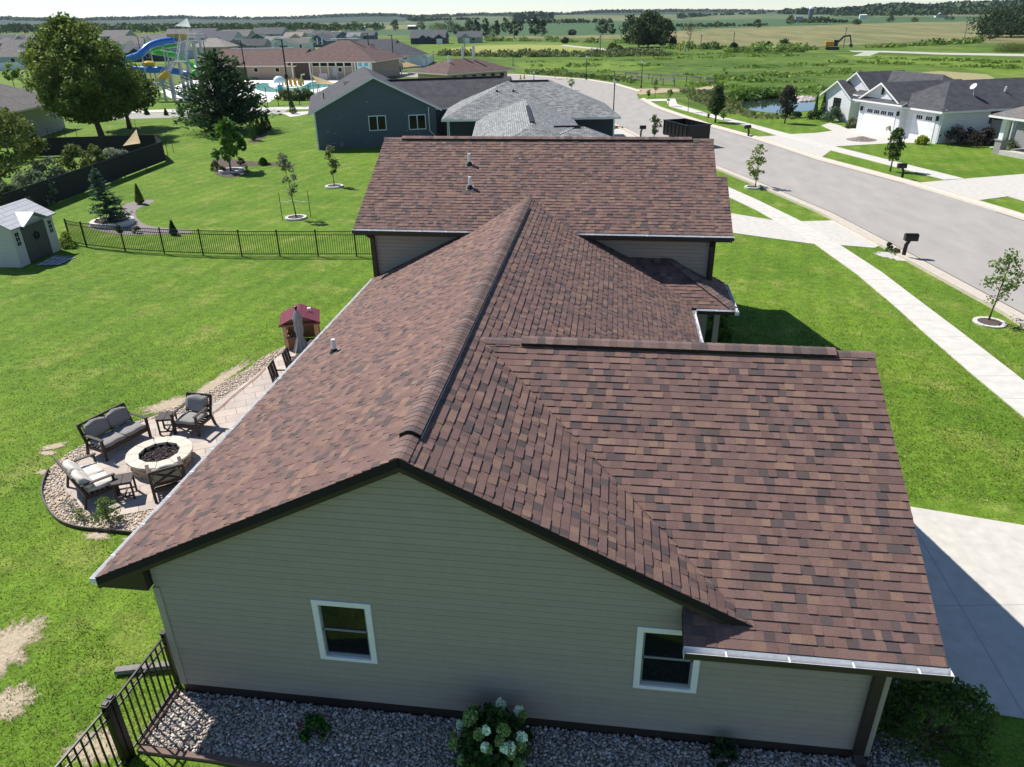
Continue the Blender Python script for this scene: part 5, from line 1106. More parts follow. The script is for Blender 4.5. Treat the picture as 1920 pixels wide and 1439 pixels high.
mb=MB(); mb.ab((-2.9,4.7,0),(-2.0,4.79,2.1)); mb.build('front_door',m_wbr,t); mb=MB(); mb.ab((-1.7,4.69,0),(-1.2,4.79,2.1)); mb.build('side_light',m_glass,t)
mb=MB(); mb.box((9.5,.7,2.72),(.12,.1,.1)); mb.beam((9.32,.7,2.7),(9.32,.66,.1),.09,.07); mb.build('downspout',m_white,t)
sdh=MB(); c=(7.9,4.6,4.3); sdh.lathe([(0,-.02),(.16,.03),(.29,.1),(.28,.11),(.16,.05),(0,.0)],(0,0,0),18); sdh.v=[(c[0]+v[0],c[1]-v[2]*.8+v[1]*.6,c[2]+v[1]*.8+v[2]*.6) for v in sdh.v]; sdh.tube([(8.0,4.7,3.5),c],.03,6); sdh.build('satellite_dish',m_white,t)
mb=MB(); mb.tube([(7.7,8.2,3.6),(7.8,8.2,4.2)],.07,8); mb.build('vent_pipe',m_white,t)
# ---- neighbour at the right picture edge
t=thing('grey_porch_house',(38.15,58.6,0),'grey sided house with a white porch column at the right picture edge','house',R(-67))
W,Rf=MB(),MB(); block(W,Rf,.2,11,.4,9,3.0,.55,'hx',.5); W.build('wall',[m_wgrey],t); Rf.build('roof',[m_rgb,m_white],t)
mb=MB(); mb.tube([(0.05,.2,3.0),(.02,.3,.25),(-.8,-.6,.08)],.07,8); mb.build('downspout',m_white,t)
mb=MB(); mb.box((1.3,-1.9,.5),(.6,.6,1.0)); mb.box((1.3,-1.9,1.05),(.72,.72,.08)); mb.build('stone_pier',M('grey_stone_pier',(.30,.29,.28),.9,.4,5),t); mb=MB(); mb.prism([(1.1,-2.1,1.09),(1.5,-2.1,1.09),(1.5,-1.7,1.09),(1.1,-1.7,1.09)],(0,0,1.75)); mb.box((1.3,-1.9,2.9),(.5,.5,.2)); mb.build('porch_column',m_white,t)
W,Rf=MB(),MB(); block(W,Rf,.6,5,-2.3,2,3.0,.5,'hy',.35,z0=2.95); Rf.build('porch_roof',[m_rgb,m_white],t); W.build('porch_beam',[m_wwhite],t); mb=MB(); mb.ab((1.6,-2.2,0),(5,.3,.35)); mb.build('porch_floor',m_conc,t)
P=at(1893,283); shrub('spiky_shrub',P,.9,.7,'grey green shrub at the foot of the stone pier','shrub',seed=120,nl=700,leaf=.07,c1=(.06,.07,.05),c2=(.16,.17,.13))
q=px([(1851,268),(1892,270)]); f=thing('wooden_fence',(*q[0],0),'weathered board fence between the white house and the grey house','fence'); d=np.array(q[1])-np.array(q[0]); L_=np.linalg.norm(d); d/=L_; mb=MB(); n=int(L_/.15)
for k in range(n): mb.box((d[0]*(k+.5)*.15,d[1]*(k+.5)*.15,.9+.02*(k%3)),(.135,.025,1.8),math.atan2(d[1],d[0]))
mb.build('fence_boards',M('weathered_board',(.27,.255,.24),.85,.25,4,stretch=(3,3,.4)),f)
for k in (0,.5,1): mb=MB(); mb.box((d[0]*L_*k,d[1]*L_*k+.06,.95),(.1,.1,1.9)); mb.build('fence_post',M('weathered_post',(.25,.23,.21),.9,.2,5),f)
for i,(x_,by,ty,wp,nm,lb,c1,c2) in enumerate(((1800,272,236,88,'dark_leaved_shrub','big dark bush below the side window of the white house',(.018,.014,.014),(.06,.045,.045)),(1842,271,240,50,'dark_leaved_shrub','dark bush nearer the board fence',(.018,.014,.014),(.06,.045,.045)),
   (1728,271,256,26,'golden_shrub','low golden green shrub at the corner of the white house',(.16,.18,.02),(.36,.36,.04)),(1667,256,232,16,'golden_shrub','tall golden plant between the garage doors',(.14,.16,.02),(.30,.28,.05)),
   (1597,240,221,28,'flowering_shrub','pale flowering shrub left of the double garage door',(.05,.07,.03),(.25,.24,.15)),(1561,228,202,44,'blue_juniper','wide blue green juniper in front of the entry',(.04,.065,.05),(.12,.16,.11)),(1590,222,205,26,'entry_shrub','dull green shrub beside the entry door',(.05,.065,.03),(.13,.15,.07)),(1530,224,207,40,'dark_shrub','dark green shrub left of the juniper',(.02,.04,.014),(.05,.09,.025)),(1492,221,210,26,'dark_shrub','low dark shrub near the pond end',(.02,.04,.014),(.05,.09,.025)))):
    P=at(x_,by); shrub(nm,P,ht(P,ty),wp*mpp(P)/2,lb,seed=130+i,nl=1100,leaf=.11,c1=c1,c2=c2,ncl=24)
ev(1527,222,176,10,'narrow dark cone evergreen nearer the pond',145,ga); ev(1540,222,174,13,'narrow dark cone evergreen at the corner of the white house',146,ga)
P=at(1615,263); mb=MB(); rng=np.random.default_rng(9); n=1500; r_=np.sqrt(rng.random(n))*1.25; th=rng.uniform(0,6.283,n); o=stones('gravel_pile',r_*np.cos(th),r_*np.sin(th),.32*(1-r_/1.25)**1.2,rng,.04,.08,[(.30,.24,.22),(.38,.32,.29),(.22,.19,.18)],m_stone); o.location=P; tag(o,'small heap of brownish gravel dumped on the white driveway','gravel pile')
# ---- far left grey house, bin, patio
t=thing('grey_house',(-50.6,58.3,0),'grey sided house with a dark roof at the left picture edge','house',R(12))
W,Rf=MB(),MB(); block(W,Rf,-14,.3,0,12,3.1,.5,'hx',.6); W.build('wall',[sidingm('light_grey_siding',(.42,.42,.40))],t); Rf.build('roof',[m_rgb,m_white],t); win(t,(-1.9,-.005,1.9),.75,1.7,'y-',m_sash,1); win(t,(-3.6,-.005,1.9),.75,1.7,'y-',m_sash,1); win(t,(.305,2.2,1.7),1.0,1.8,'x+',m_sash,2)
slab('path',px([(38,262),(60,252),(122,236),(118,243),(80,256),(45,268),(10,270)]),.03,m_conc)
P=at(87,239); t=thing('trash_bin',tuple(P),'pale grey wheeled bin on the patio of the grey house','bin'); mb=MB(); mb.prism([(-.28,-.3,0),(.28,-.3,0),(.28,.3,0),(-.28,.3,0)],(0,0,1.1)); mb.build('bin_body',m_wgrey,t); mb=MB(); mb.box((0,0,1.14),(.64,.68,.07)); mb.build('lid',m_sidingtrim,t)
# ================================================================ STREET FURNITURE
def mailbox(bx,by,ty,rz,label,panel=False):
    P=at(bx,by); h=min(1.3,ht(P,ty)); t=thing('mailbox',tuple(P),label,'mailbox',rz,'black kerbside mailboxes')
    mb=MB()
    for a,b,s in (((0,0,0),(.02,0,h*.55),.14),((.02,0,h*.53),(.16,0,h*.80),.13)): mb.beam(a,b,s,s,up=(0,1,0))
    mb.build('post',m_black,t,bevel=.01)
    mb=MB(); n=10; Pf=[(.0,math.cos(math.pi*k/n)*.14,math.sin(math.pi*k/n)*.12) for k in range(n+1)]; Pf=[(-.12,y,z+h*.9) for _,y,z in Pf]+[(-.12,-.14,h*.71),(-.12,.14,h*.71)]; mb.prism(Pf,(.56,0,0)); mb.build('box',m_black,t,bevel=.008)
    mb=MB(); mb.box((.44,0,h*.84),(.02,.27,.3)); mb.build('door',m_black,t); mb=MB(); mb.box((.1,.15,h*.92),(.16,.012,.03)); mb.build('flag',m_black,t); return t
mailbox(1693,483,438,R(0),'black mailbox by the small gravel bed on the near side of the street'); mailbox(1691,336,307,R(180),'black mailbox beside a young tree on the far side of the street'); mailbox(1403,256,235,R(200),'black mailbox at the far end of the white driveway'); mailbox(1201,257,236,R(10),'black mailbox beside the neighbour driveway next to the trailer')
s=MB(); s.sheet(blob(at(1682,482)[:2],1.1,.5,rot=-.65),.006); struct(s.build('mailbox_gravel',M('pale_gravel',(.5,.48,.46),.9,.3,20)))
sh(1665,473,455,18,'taller sprig shrub by the near mailbox',151,nl=300); sh(1679,478,466,18,'low round shrub by the near mailbox',152,nl=360,c1=(.06,.08,.03),c2=(.16,.17,.07))
def lamp(bx,by,ty,label):
    P=at(bx,by); h=ht(P,ty); t=thing('street_lamp',tuple(P),label,'street lamp',0,'black post street lamps'); s=h/4.4
    mb=MB(); mb.lathe([(.13,0),(.13,.25),(.075,.35),(.06,.4),(.05,h-.62),(.08,h-.6),(.09,h-.55),(0,h-.55)],(0,0,0),10); mb.build('post',m_black,t); mb=MB(); mb.lathe([(.10,h-.55),(.17,h-.2),(0,h-.2)],(0,0,0),10); mb.build('lantern_glass',M('lantern_glass',(.75,.77,.78),.3,0),t); mb=MB(); mb.lathe([(.22,h-.2),(.14,h-.1),(.05,h-.04),(.03,h),(0,h)],(0,0,0),10); mb.build('lantern_cap',m_black,t)
lamp(1149,238,147,'tall black street lamp beside the grey hip roofed house'); lamp(1099,150,103,'street lamp on the outer curve in front of the marsh'); lamp(1202,165,112,'street lamp by the wooden rails'); lamp(1001,153,132,'street lamp behind the grey roof ridge'); lamp(962,125,97,'far street lamp at the corner of the brown roofed building'); lamp(813,118,96,'far street lamp left of the brown roofed building')
def roundcap(): pass
P=at(1328,221); t=thing('fire_hydrant',tuple(P),'dark red fire hydrant beside the far sidewalk','hydrant'); mb=MB(); h=ht(P,213); mb.lathe([(.15,0),(.15,.06),(.10,.08),(.10,h*.7),(.13,h*.72),(.13,h*.78),(.09,h*.92),(.03,h),(0,h)],(0,0,0),12); m_hyd=M('hydrant_red',(.13,.03,.03),.5,.1); mb.build('barrel',m_hyd,t); mb=MB(); mb.tube([(-.17,0,h*.6),(.17,0,h*.6)],.05,8); mb.tube([(0,-.18,h*.55),(0,0,h*.55)],.06,8); mb.build('nozzles',m_hyd,t)
P=at(1322,236); t=thing('storm_drain',tuple(P),'rust brown storm drain inlet in the far curb','drain',R(-58)); mb=MB(); mb.box((0,.45,.08),(.9,.25,.16)); mb.build('curb_hood',M('rusty_iron',(.16,.07,.03),.8,.3,8),t); mb=MB(); mb.box((0,.15,.03),(.8,.4,.03)); mb.build('grate',m_black,t)
P=at(1157,241); t=thing('storm_drain',tuple(P),'rusty storm drain inlet at the near curb below the tall lamp','drain',R(-52)); mb=MB(); mb.box((0,.3,.08),(.9,.25,.16)); mb.build('curb_hood',bpy.data.materials['rusty_iron'],t); mb=MB(); mb.box((0,0,.03),(.8,.4,.03)); mb.build('grate',m_black,t)
for a_,b_,lb in ((976,149,'small dark and yellow marker cone at the far bend, left one'),(983,148,'small yellow marker cone at the far bend, right one')):
    P=at(a_,b_); t=thing('traffic_cone',tuple(P),lb,'cone',0,'marker cones on the bend'); mb=MB(); mb.box((0,0,.03),(.45,.45,.06)); mb.build('base',m_black,t); mb=MB(); mb.lathe([(.18,.06),(.06,.8),(0,.8)],(0,0,0),10); mb.build('cone',M('cone_yellow',(.5,.42,.04),.5,0),t)
# dump trailer at the kerb
P=at(1275,262); a=at(1245,272);b=at(1322,262)
t=thing('dump_trailer',(float(at(1284,270)[0]),float(at(1284,270)[1]),.01),'black open dump trailer parked at the near kerb behind the brown roof','trailer',R(-66))
mb=MB(); L_,Wd,z0,z1=4.4,2.1,.65,1.75
for y_ in (-Wd/2,Wd/2): 
    mb.ab((-L_/2,y_-.03,z0),(L_/2,y_+.03,z1)); mb.ab((-L_/2-.02,y_-.06,z1),(L_/2+.02,y_+.06,z1+.08))
    for k in range(7): mb.ab((-L_/2+.1+k*.68,y_-.07,z0),(-L_/2+.2+k*.68,y_+.07,z1))
for x_ in (-L_/2,L_/2): mb.ab((x_-.03,-Wd/2+.03,z0),(x_+.03,Wd/2-.03,z1)); mb.ab((x_-.05,-Wd/2+.06,z1),(x_+.05,Wd/2-.06,z1+.07))
mb.ab((-L_/2,-Wd/2,z0-.06),(L_/2,Wd/2,z0)); mb.build('dump_box',m_black,t)
mb=MB(); mb.ab((-L_/2,-.5,.45),(L_/2+.2,-.4,.58)); mb.ab((-L_/2,.4,.45),(L_/2+.2,.5,.58)); mb.beam((L_/2+.2,-.45,.5),(L_/2+1.5,0,.5),.1,.12); mb.beam((L_/2+.2,.45,.5),(L_/2+1.5,0,.5),.1,.12); mb.build('chassis',m_black,t)
for y_ in (-1.12,1.12):
    mb=MB(); mb.ab((-1.0,y_-.12,.74),(1.0,y_+.12,.79)); mb.build('mudguard',m_black,t)
    for x_ in (-.45,.45):
        mb=MB(); mb.tube([(x_,y_-.11,.36),(x_,y_+.11,.36)],.36,18); wo=mb.build('wheel',m_rubber,t); mb=MB(); mb.tube([(x_,y_-.115,.36),(x_,y_+.115,.36)],.2,14); mb.build('rim',m_gal,wo)
for y_ in (-.85,.85): mb=MB(); mb.ab((-L_/2-.06,y_-.1,.5),(-L_/2-.01,y_+.1,.6)); mb.build('tail_light',M('red_lens',(.35,.02,.02),.3,0),t)
mb=MB(); mb.tube([(L_/2+.05,-.1,z1+.1),(L_/2+.05,-.1,z1+.3)],.03,6); mb.build('crank',m_black,t)
# street trees
def st(bx,by,ty,wpx,label,seed,**k): return sap('street_tree',bx,by,ty,wpx,label,seed,group='young trees along the street',**k)
st(1416,352,270,44,'airy pale green young tree in a ring on the near verge',201,nl=650,leaf=.085,ncl=26,rcl=.26,c1=(.10,.13,.035),c2=(.24,.26,.08),th=.22,inner=.2,tr=.03)
st(1853,603,463,78,'leaning young tree in a pale ring at the right picture edge',202,topx=1905,nl=850,leaf=.06,ncl=30,rcl=.26,c1=(.07,.11,.02),c2=(.19,.23,.07),th=.28,inner=.25,tr=.03)
st(1226,260,214,22,'slim dark young tree beside the trailer',203,nl=600,leaf=.09,ncl=20,rcl=.25,c1=(.05,.07,.03),c2=(.13,.15,.07),th=.22); st(1341,230,158,31,'full oval dark green street tree by the hydrant',204,nl=2200,leaf=.13,ncl=40,rcl=.5,c1=(.022,.04,.016),c2=(.075,.105,.035),th=.24,tr=.08)
st(1669,322,239,30,'dense young tree beside the far mailbox',205,nl=1500,leaf=.10,ncl=36,rcl=.35,c1=(.03,.055,.015),c2=(.09,.13,.03),th=.32,tr=.05); st(1471,232,158,32,'purple leaved tree beside the pond',206,nl=1800,leaf=.13,ncl=40,rcl=.5,c1=(.028,.028,.026),c2=(.075,.07,.06),th=.2,tr=.06)
for i,(a,b,c,d,lb) in enumerate(((1253,200,164,14,'thin sapling where the sidewalk splits'),(1290,211,150,16,'thin sapling left of the hydrant'),(1228,183,145,12,'thin pale sapling by the wooden rails'),(1356,226,208,12,'short sapling right of the full street tree'),(1216,184,168,8,'smallest sapling by the curb break'),(1356,157,127,14,'yellowish sapling among the marsh grass'),(1063,150,130,14,'sapling right of the far lamp on the bend'),(1041,149,130,14,'sapling on the bend, behind the grey ridge'),(1071,170,146,14,'small bright sapling at the grey roof edge'))):
    st(a,b,c,d,lb,210+i,nl=220,leaf=.10,ncl=10,rcl=.3,c1=(.08,.12,.03),c2=(.20,.25,.07),th=.35,tr=.03,nlimb=5)
ringbed(1411,353,15,'pale block ring round the airy verge tree'); ringbed(1855,606,28,'pale block ring round the leaning tree at the right edge',.05)
# ================================================================ SWIMMING POOL COMPLEX
m_deck=M('pool_deck',(.80,.77,.72),.8,.06,1.0); m_water=M('pool_water',(.10,.48,.46),.08,.12,.5,spec=.6,bump=.15,bscale=3)
s=MB(); s.sheet(px([(360,150),(455,151),(700,147),(725,165),(650,189),(590,183),(575,178),(520,181),(505,192),(470,195),(390,196),(330,190),(300,172)]),.012); struct(s.build('pool_deck',m_deck))
for i,pl in enumerate(([(471,163),(488,156),(503,156),(522,161),(533,165),(554,165),(568,163),(580,155),(589,153),(628,157.5),(636,160),(602,165),(571,171),(542,172),(513,174),(488,172)],[(581,177),(605,171),(624,169),(608,175)],[(474,178),(481,176),(497,176),(492,180)],[(630,153),(650,152),(652,156),(636,157)],[(398,160),(430,156),(440,165),(410,170)])):
    s=MB(); s.sheet(smooth(px(pl),2),.02); struct(s.build('water',m_water))
    if i==0:
        s=MB(); q=smooth(px([(503,157),(512,157),(526,164),(520,168),(505,163)]),1); s.sheet(q,.028); struct(s.build('pool_island',m_deck))
slab('sidewalk',px([(200,209),(380,204),(590,200),(592,205),(380,209),(200,214)]),.02,m_walk); s=MB(); s.sheet(px([(180,215),(380,210),(540,206),(530,214),(380,219),(180,226)]),.012); struct(s.build('road',m_asph))
slab('sidewalk',px([(528,212),(600,208),(560,218),(545,220)]),.018,m_walk)
t=thing('pool_building',(-38.4,137.4,0),'long tan pool house with brown hip roof and a row of high windows','pool building',R(-4))
W,Rf=MB(),MB(); block(W,Rf,-16,0,0,15,3.7,.42,'hx',1.2); block(W,Rf,-33,-16,.4,12,2.9,.42,'gx',.9); W.build('wall',[sidingm('tan_block_wall',(.36,.29,.22),.4)],t); m_cream=M('cream_trim',(.68,.64,.55),.6,.05); Rf.build('roof',[m_rbrn,m_cream],t)
for k in range(5): win(t,(-11.3+k*1.62,-.004,2.75),1.35,.75,'y-',m_cream,1,.1)
mb=MB()
for x_ in (-16,-12.4,-3.3,-.1): mb.ab((x_-.12,-.45,0),(x_+.12,-.2,3.5))
for k in range(6): mb.ab((-12.2+k*1.62,-.06,0),(-12.05+k*1.62,-.002,3.6))
mb.build('posts',m_cream,t)['kind']='stuff'
mb=MB(); mb.ab((-15.7,-.05,0),(-12.7,-.003,3.2)); mb.build('entrance',m_wbr,t); mb=MB(); mb.ab((-31.5,.33,0),(-26,.396,2.1)); mb.build('garage_door',m_wbr,t)
mb=MB(); mb.ab((-2.9,-.4,.1),(-.3,-.3,3.3)); o=mb.build('wall_banner',M('pale_banner',(.62,.74,.76),.6,.04),t); mb=MB()
for a in range(2):
    for b in range(3): mb.ab((-2.6+a*1.2,-.42,.45+b*.95),(-1.9+a*1.2,-.405,1.05+b*.95))
mb.build('banner_panel',M('aqua_panel',(.12,.45,.55),.5,.3,3),o)
mb=MB(); mb.ab((-8,-.06,.6),(-7.1,-.003,2.4)); mb.build('service_door',m_wwhite,t); mb=MB(); mb.ab((-10.9,-.05,0),(-9.2,-.004,1.1)); mb.build('hatch',m_cream,t)
for x_ in (-24,-19.5): win(t,(x_,.395,1.75),.8,.7,'y-',m_cream,1,.08)
for x_ in (-2.4,-4.9): win(t,(x_-1.6,-.004,1.75),.7,.7,'y-',m_cream,1,.08) if x_<-3 else None
for x_,y_ in ((-13.2,6),(-12.2,6)): mb=MB(); mb.cyl((x_,y_,3.7+.42*y_-.3),.14,.14,1.1,8); mb.build('flue',m_gal,t)
mb=MB(); mb.ab((-11,7.2,6.82),(-5,7.8,6.95)); mb.build('ridge_cap',m_white,t); mb=MB(); mb.ab((-32,6.0,5.28),(-18.5,6.4,5.42)); mb.build('ridge_cap',m_white,t)
# tan building with brown hip roof nearer the street
c0,c1,c2=[at(a,b,3.3) for a,b in ((748,136),(838.5,138.5),(967,129))]
ang=math.atan2(c2[1]-c1[1],c2[0]-c1[0]); wdt=math.hypot(c2[0]-c1[0],c2[1]-c1[1]); dpt=math.hypot(c0[0]-c1[0],c0[1]-c1[1])
t=thing('brown_roof_building',(c1[0],c1[1],0),'tan walled building with a low brown hip roof and two metal flues','pool building',ang)
W,Rf=MB(),MB(); block(W,Rf,.9,wdt-.9,.9,max(9,dpt)-.9,3.55,.36,'hx',.9); W.build('wall',[m_wtan],t); Rf.build('roof',[m_rbrn,m_cream],t)
for k in range(6): win(t,(2+k*(wdt-4)/5,.895,2.5),.7,.6,'y-',m_sash,1,.06)
for fx,fy in ((.52,.52),(.62,.42)): mb=MB(); mb.cyl((wdt*fx,max(9,dpt)*fy,4.3),.2,.2,2.2,10); mb.build('flue',m_gal,t)
mb=MB(); mb.cyl((wdt*.25,max(9,dpt)*.4,4.4),.14,.14,1.0,10); mb.build('vent_pipe',m_white,t)
# sails
def bigsail(name,specs,label):
    Q=[at(a,b) for a,b,_ in specs]; hs=[ht(q,c) for q,(_,_,c) in zip(Q,specs)]; t=thing(name,tuple(Q[0]),label,'shade sail'); S_=[np.array(q)-Q[0]+(0,0,h) for q,h in zip(Q,hs)]; mb=MB(); sail(mb,*S_); mb.build('sail_cloth',m_sail,t)
    for p in S_: mb=MB(); mb.cyl((p[0],p[1],0),.09,.07,p[2]+.15,8); mb.build('sail_post',m_gal,t)
bigsail('shade_sail',[(590,189,141),(597,184,157),(641,180,160)],'sand coloured triangular shade sail over the pool edge beside the navy gable'); bigsail('shade_sail',[(753,140,113),(757,137,127),(788,136,124)],'sand coloured shade sail left of the brown roofed building')
# dumping mushroom, play feature, umbrellas, planting
P=at(526,171); t=thing('water_mushroom',tuple(P),'pale aqua mushroom fountain standing in the pool','fountain'); k=mpp(P); mb=MB(); mb.cyl((0,0,0),.5,.4,ht(P,160),14); mb.build('fountain_base',M('aqua_plastic',(.03,.36,.46),.4,.05),t); mb=MB(); mb.cyl((0,0,0),.12,.12,ht(P,150),8); mb.build('stem',m_gal,t); h=ht(P,152); mb=MB(); mb.lathe([(.9,h-.25),(.95,h),(.75,h+.45),(.35,h+.7),(0,h+.75)],(0,0,0),16); mb.build('cap',M('pale_aqua',(.55,.72,.74),.4,.1,2),t,smooth=True)
P=at(547,162); t=thing('spray_feature',tuple(P),'yellow spray play feature with looping pipes on the pool island','fountain'); mb=MB()
for k in range(5): x_=-1.6+k*.8; mb.tube([(x_,0,0),(x_,0,.9),(x_+.2,0,1.2),(x_+.5,.1,1.0),(x_+.55,.1,.2)],.16,8)
mb.build('spray_pipes',M('yellow_plastic_pipe',(.60,.34,.05),.4,.05),t); mb=MB(); mb.tube([(1.8,0,0),(2.0,0,1.8),(2.6,0,1.9)],.12,8); mb.build('green_pipe',M('pale_green_pipe',(.38,.48,.28),.4,.05),t)
for i,(a,b,c) in enumerate(((466,147,131),(474,147,130),(533,146,130),(557,143,128),(560,143,130))):
    P=at(a,b); t=thing('deck_umbrella',tuple(P),'closed white parasol on the pool deck by the tan wall','umbrella',0,'closed white parasols by the pool house'); h=ht(P,c); mb=MB(); mb.cyl((0,0,0),.06,.04,h,6); mb.build('pole',m_gal,t); mb=MB(); mb.lathe([(.42,h*.35),(.3,h*.5),(.2,h*.75),(.03,h)],(0,0,0),8); mb.build('canopy',m_wwhite,t)
for i in range(9): x_=527+i*7.2; P=at(x_,189-.3*abs(i-4)); shrub('ornamental_grass',P,1.3+.25*math.sin(i*2),1.0,'tall ornamental grass in the hedge in front of the pool','grass clump','ornamental grasses by the pool fence',170+i,420,.16,(.06,.085,.025),(.17,.19,.08),ncl=10,stems=0) if False else shrub('ornamental_grass',P,1.3+.25*math.sin(i*2),1.0,'clump of tall ornamental grass in the hedge by the pool fence',group='ornamental grasses by the pool fence',seed=170+i,nl=380,leaf=.16,c1=(.06,.085,.025),c2=(.17,.19,.08),ncl=10)
a,b=at(482,203),at(640,194); f=thing('wire_fence',tuple(a),'tall thin wire fence between the pool deck and the parking road','fence'); d=b-a; mb=MB(); mb.tube([(0,0,2.4),tuple(d+(0,0,2.4))],.03,5); mb.tube([(0,0,.15),tuple(d+(0,0,.15))],.02,5); mb.build('rail',m_gal,f)
for k in range(9): q=d*k/8; mb=MB(); mb.cyl(tuple(q),.05,.05,2.45,6); mb.build('fence_post',m_black,f)
def lpole(bx,by,ty,label):
    P=at(bx,by); h=ht(P,ty); t=thing('light_pole',tuple(P),label,'light pole',0,'tall dark light poles round the pool'); mb=MB(); mb.lathe([(.22,0),(.22,.5),(.12,.55),(.09,h),(0,h)],(0,0,0),8); mb.build('pole',m_black,t); mb=MB(); mb.box((-.4,0,h-.05),(.9,.25,.1)); mb.build('lamp_head',m_black,t)
    mb=MB(); mb.box((0,-.05,h*.45),(.35,.35,.5)); mb.build('speaker_box',m_black,t)
lpole(545,199,74,'tall dark light pole in front of the pool, beside a cone evergreen'); lpole(463,152,76,'tall dark light pole at the left wing of the pool house'); lpole(696,142,63,'tall dark light pole at the right end of the pool house'); lpole(740,140,66,'tall dark light pole in front of the white fenced house'); lpole(390,128,71,'tall dark light pole behind the pine tree'); lpole(268,118,68,'tall dark light pole behind the blue slide, left one'); lpole(280,120,70,'tall dark light pole behind the blue slide, right one')
# ---- water slide tower
P0=at(350,190); D0=dep(P0); m_steel=M('pale_steel',(.40,.42,.43),.45,.08,2,metal=.2)
tw=thing('slide_tower',tuple(P0),'grey steel stair tower of the water slides between the maple and the pine','slide tower'); O_=np.array(P0)
def T(a,b,dd=0.): return atd(a,b,D0+dd)-O_
def gz(p): return (p[0],p[1],0.)
for (a,b,dd,r_) in ((363,81,2.5,.28),(336,118,-.5,.24),(352,119,.8,.26),(349,140,2.2,.2),(318,140,0,.22),(375,80,1.2,.2),(303,148,-1,.18)):
    p=T(a,b,dd); mb=MB(); mb.cyl(gz(p),r_,r_,p[2],10); mb.build('leg',m_steel,tw)
def deckpl(pts,th=.15):
    mb=MB(); mb.prism([tuple(p) for p in pts],(0,0,th)); return mb.build('platform',m_steel,tw)
e1=np.array((RT[0],RT[1],0));e1/=np.linalg.norm(e1);e2=np.array((-e1[1],e1[0],0))
zt=T(356,80,1.5)[2]; pl0=T(356,80,1.5)
deckpl([pl0+e1*a+e2*b for a,b in ((-1.6,-1.5),(1.7,-1.5),(1.7,1.8),(-1.6,1.8))])
lm=T(338,117,-1.2); deckpl([lm+e1*a+e2*b for a,b in ((-.9,-.9),(.9,-.9),(.9,.7),(-.9,.7))])
lb=T(292,157,-1.0); deckpl([lb+e1*a+e2*b for a,b in ((-.9,-.9),(.9,-.9),(.9,.9),(-.9,.9))])
def rails(A,B,side):
    mb=MB()
    for s in (-1,1):
        a=A+side*s;b=B+side*s
        for h in (.0,.45,.95): mb.tube([a+(0,0,h),b+(0,0,h)],.035 if h else .10,6)
        n=6
        for k in range(n+1): q=a+(b-a)*k/n; mb.tube([q,q+(0,0,.97)],.03,5)
    return mb.build('stair_rail',m_steel,tw)
def stairs(A,B,side,n):
    mb=MB(); d=(B-A)/n
    for k in range(n): p=A+d*(k+.5); L_=np.linalg.norm(side)*2; dirs=side/np.linalg.norm(side); mb.beam(p-side,p+side,.26,.05)
    mb.build('treads',m_steel,tw); rails(A,B,side)
stairs(lm+e2*.6,pl0-e2*1.5+(0,0,.1),e1*.62,16); stairs(lb+e1*.7,lm-e1*.8,e2*.62,16); g0=T(358,190,0.4); stairs(lb+e1*.6-e2*.2,np.array((g0[0],g0[1],.1)),e2*.6,14)
mb=MB()
for s,(a,b) in enumerate((((-1.6,-1.5),(-1.6,1.8)),((-1.6,1.8),(1.7,1.8)),((1.7,1.8),(1.7,-1.5)),((1.7,-1.5),(.2,-1.5)))):
    A=pl0+e1*a[0]+e2*a[1];B=pl0+e1*b[0]+e2*b[1]
    for h in (.2,.65,1.1): mb.tube([A+(0,0,h),B+(0,0,h)],.035,5)
    for k in range(5): q=A+(B-A)*k/4; mb.tube([q,q+(0,0,1.12)],.035,5)
mb.build('platform_rail',m_steel,tw)
sp=[pl0+e1*a+e2*b for a,b in ((-1.5,-.6),(.8,-.6),(-.3,1.4))]; mb=MB()
for p,h in zip(sp,(2.3,2.2,3.2)): mb.cyl((p[0],p[1],p[2]),.05,.04,h,6)
mb.build('canopy_post',m_steel,tw); mb=MB(); sail(mb,sp[0]+(0,0,2.2),sp[1]+(0,0,2.0),sp[2]+(0,0,3.2),6,.05); mb.build('canopy',M('white_canopy',(.62,.68,.70),.8,.03,2,trans=.5),tw)
def slide(name,pts,r_,mat,label):
    Q=[T(*p) for p in pts]; # smooth
    Q=[np.array(q) for q in Q]
    for _ in range(2):
        q2=[Q[0]]
        for a,b in zip(Q,Q[1:]): q2+=[a*.75+b*.25,a*.25+b*.75]
        Q=q2+[Q[-1]]
    t=thing(name,tuple(O_),label,'water slide'); mb=MB(); mb.tube(Q,r_,14); mb.build('tube',mat,t,smooth=True)
    mb=MB(); step=max(1,len(Q)//14)
    for i in range(step,len(Q)-1,step): d=Q[i+1]-Q[i-1]; d/=np.linalg.norm(d); mb.tube([Q[i]-d*.05,Q[i]+d*.05],r_*1.1,14)
    mb.build('flanges',mat,t)
    for i in range(step*2,len(Q)-1,step*3):
        q=Q[i]
        if q[2]>1: mb=MB(); mb.cyl((q[0],q[1],0),.12,.1,q[2]-r_*.9,8); mb.build('support_post',m_steel,t)
slide('water_slide',[(330,76,1.0),(314,77,.5),(296,80,0),(280,86,-.5),(270,95,-1),(262,104,-1),(245,109,-.5),(230,114,.5),(224,122,2),(240,129,3),(270,131,3),(300,131,3),(330,134,2.5),(353,140,2)],.47,M('blue_slide',(.01,.14,.52),.3,.05,2,spec=.6),'long bright blue enclosed tube slide winding off the tower')
slide('water_slide',[(332,83,2.2),(312,86,2.2),(296,89,2.2),(281,93,2.2),(283,97,3.4),(300,99,4),(320,102,4),(338,108,4.5),(352,118,5),(366,126,5),(372,133,4.5),(362,139,4)],.42,M('green_slide',(.06,.42,.07),.3,.05,2,spec=.6),'bright green open flume slide folded below the blue tube')
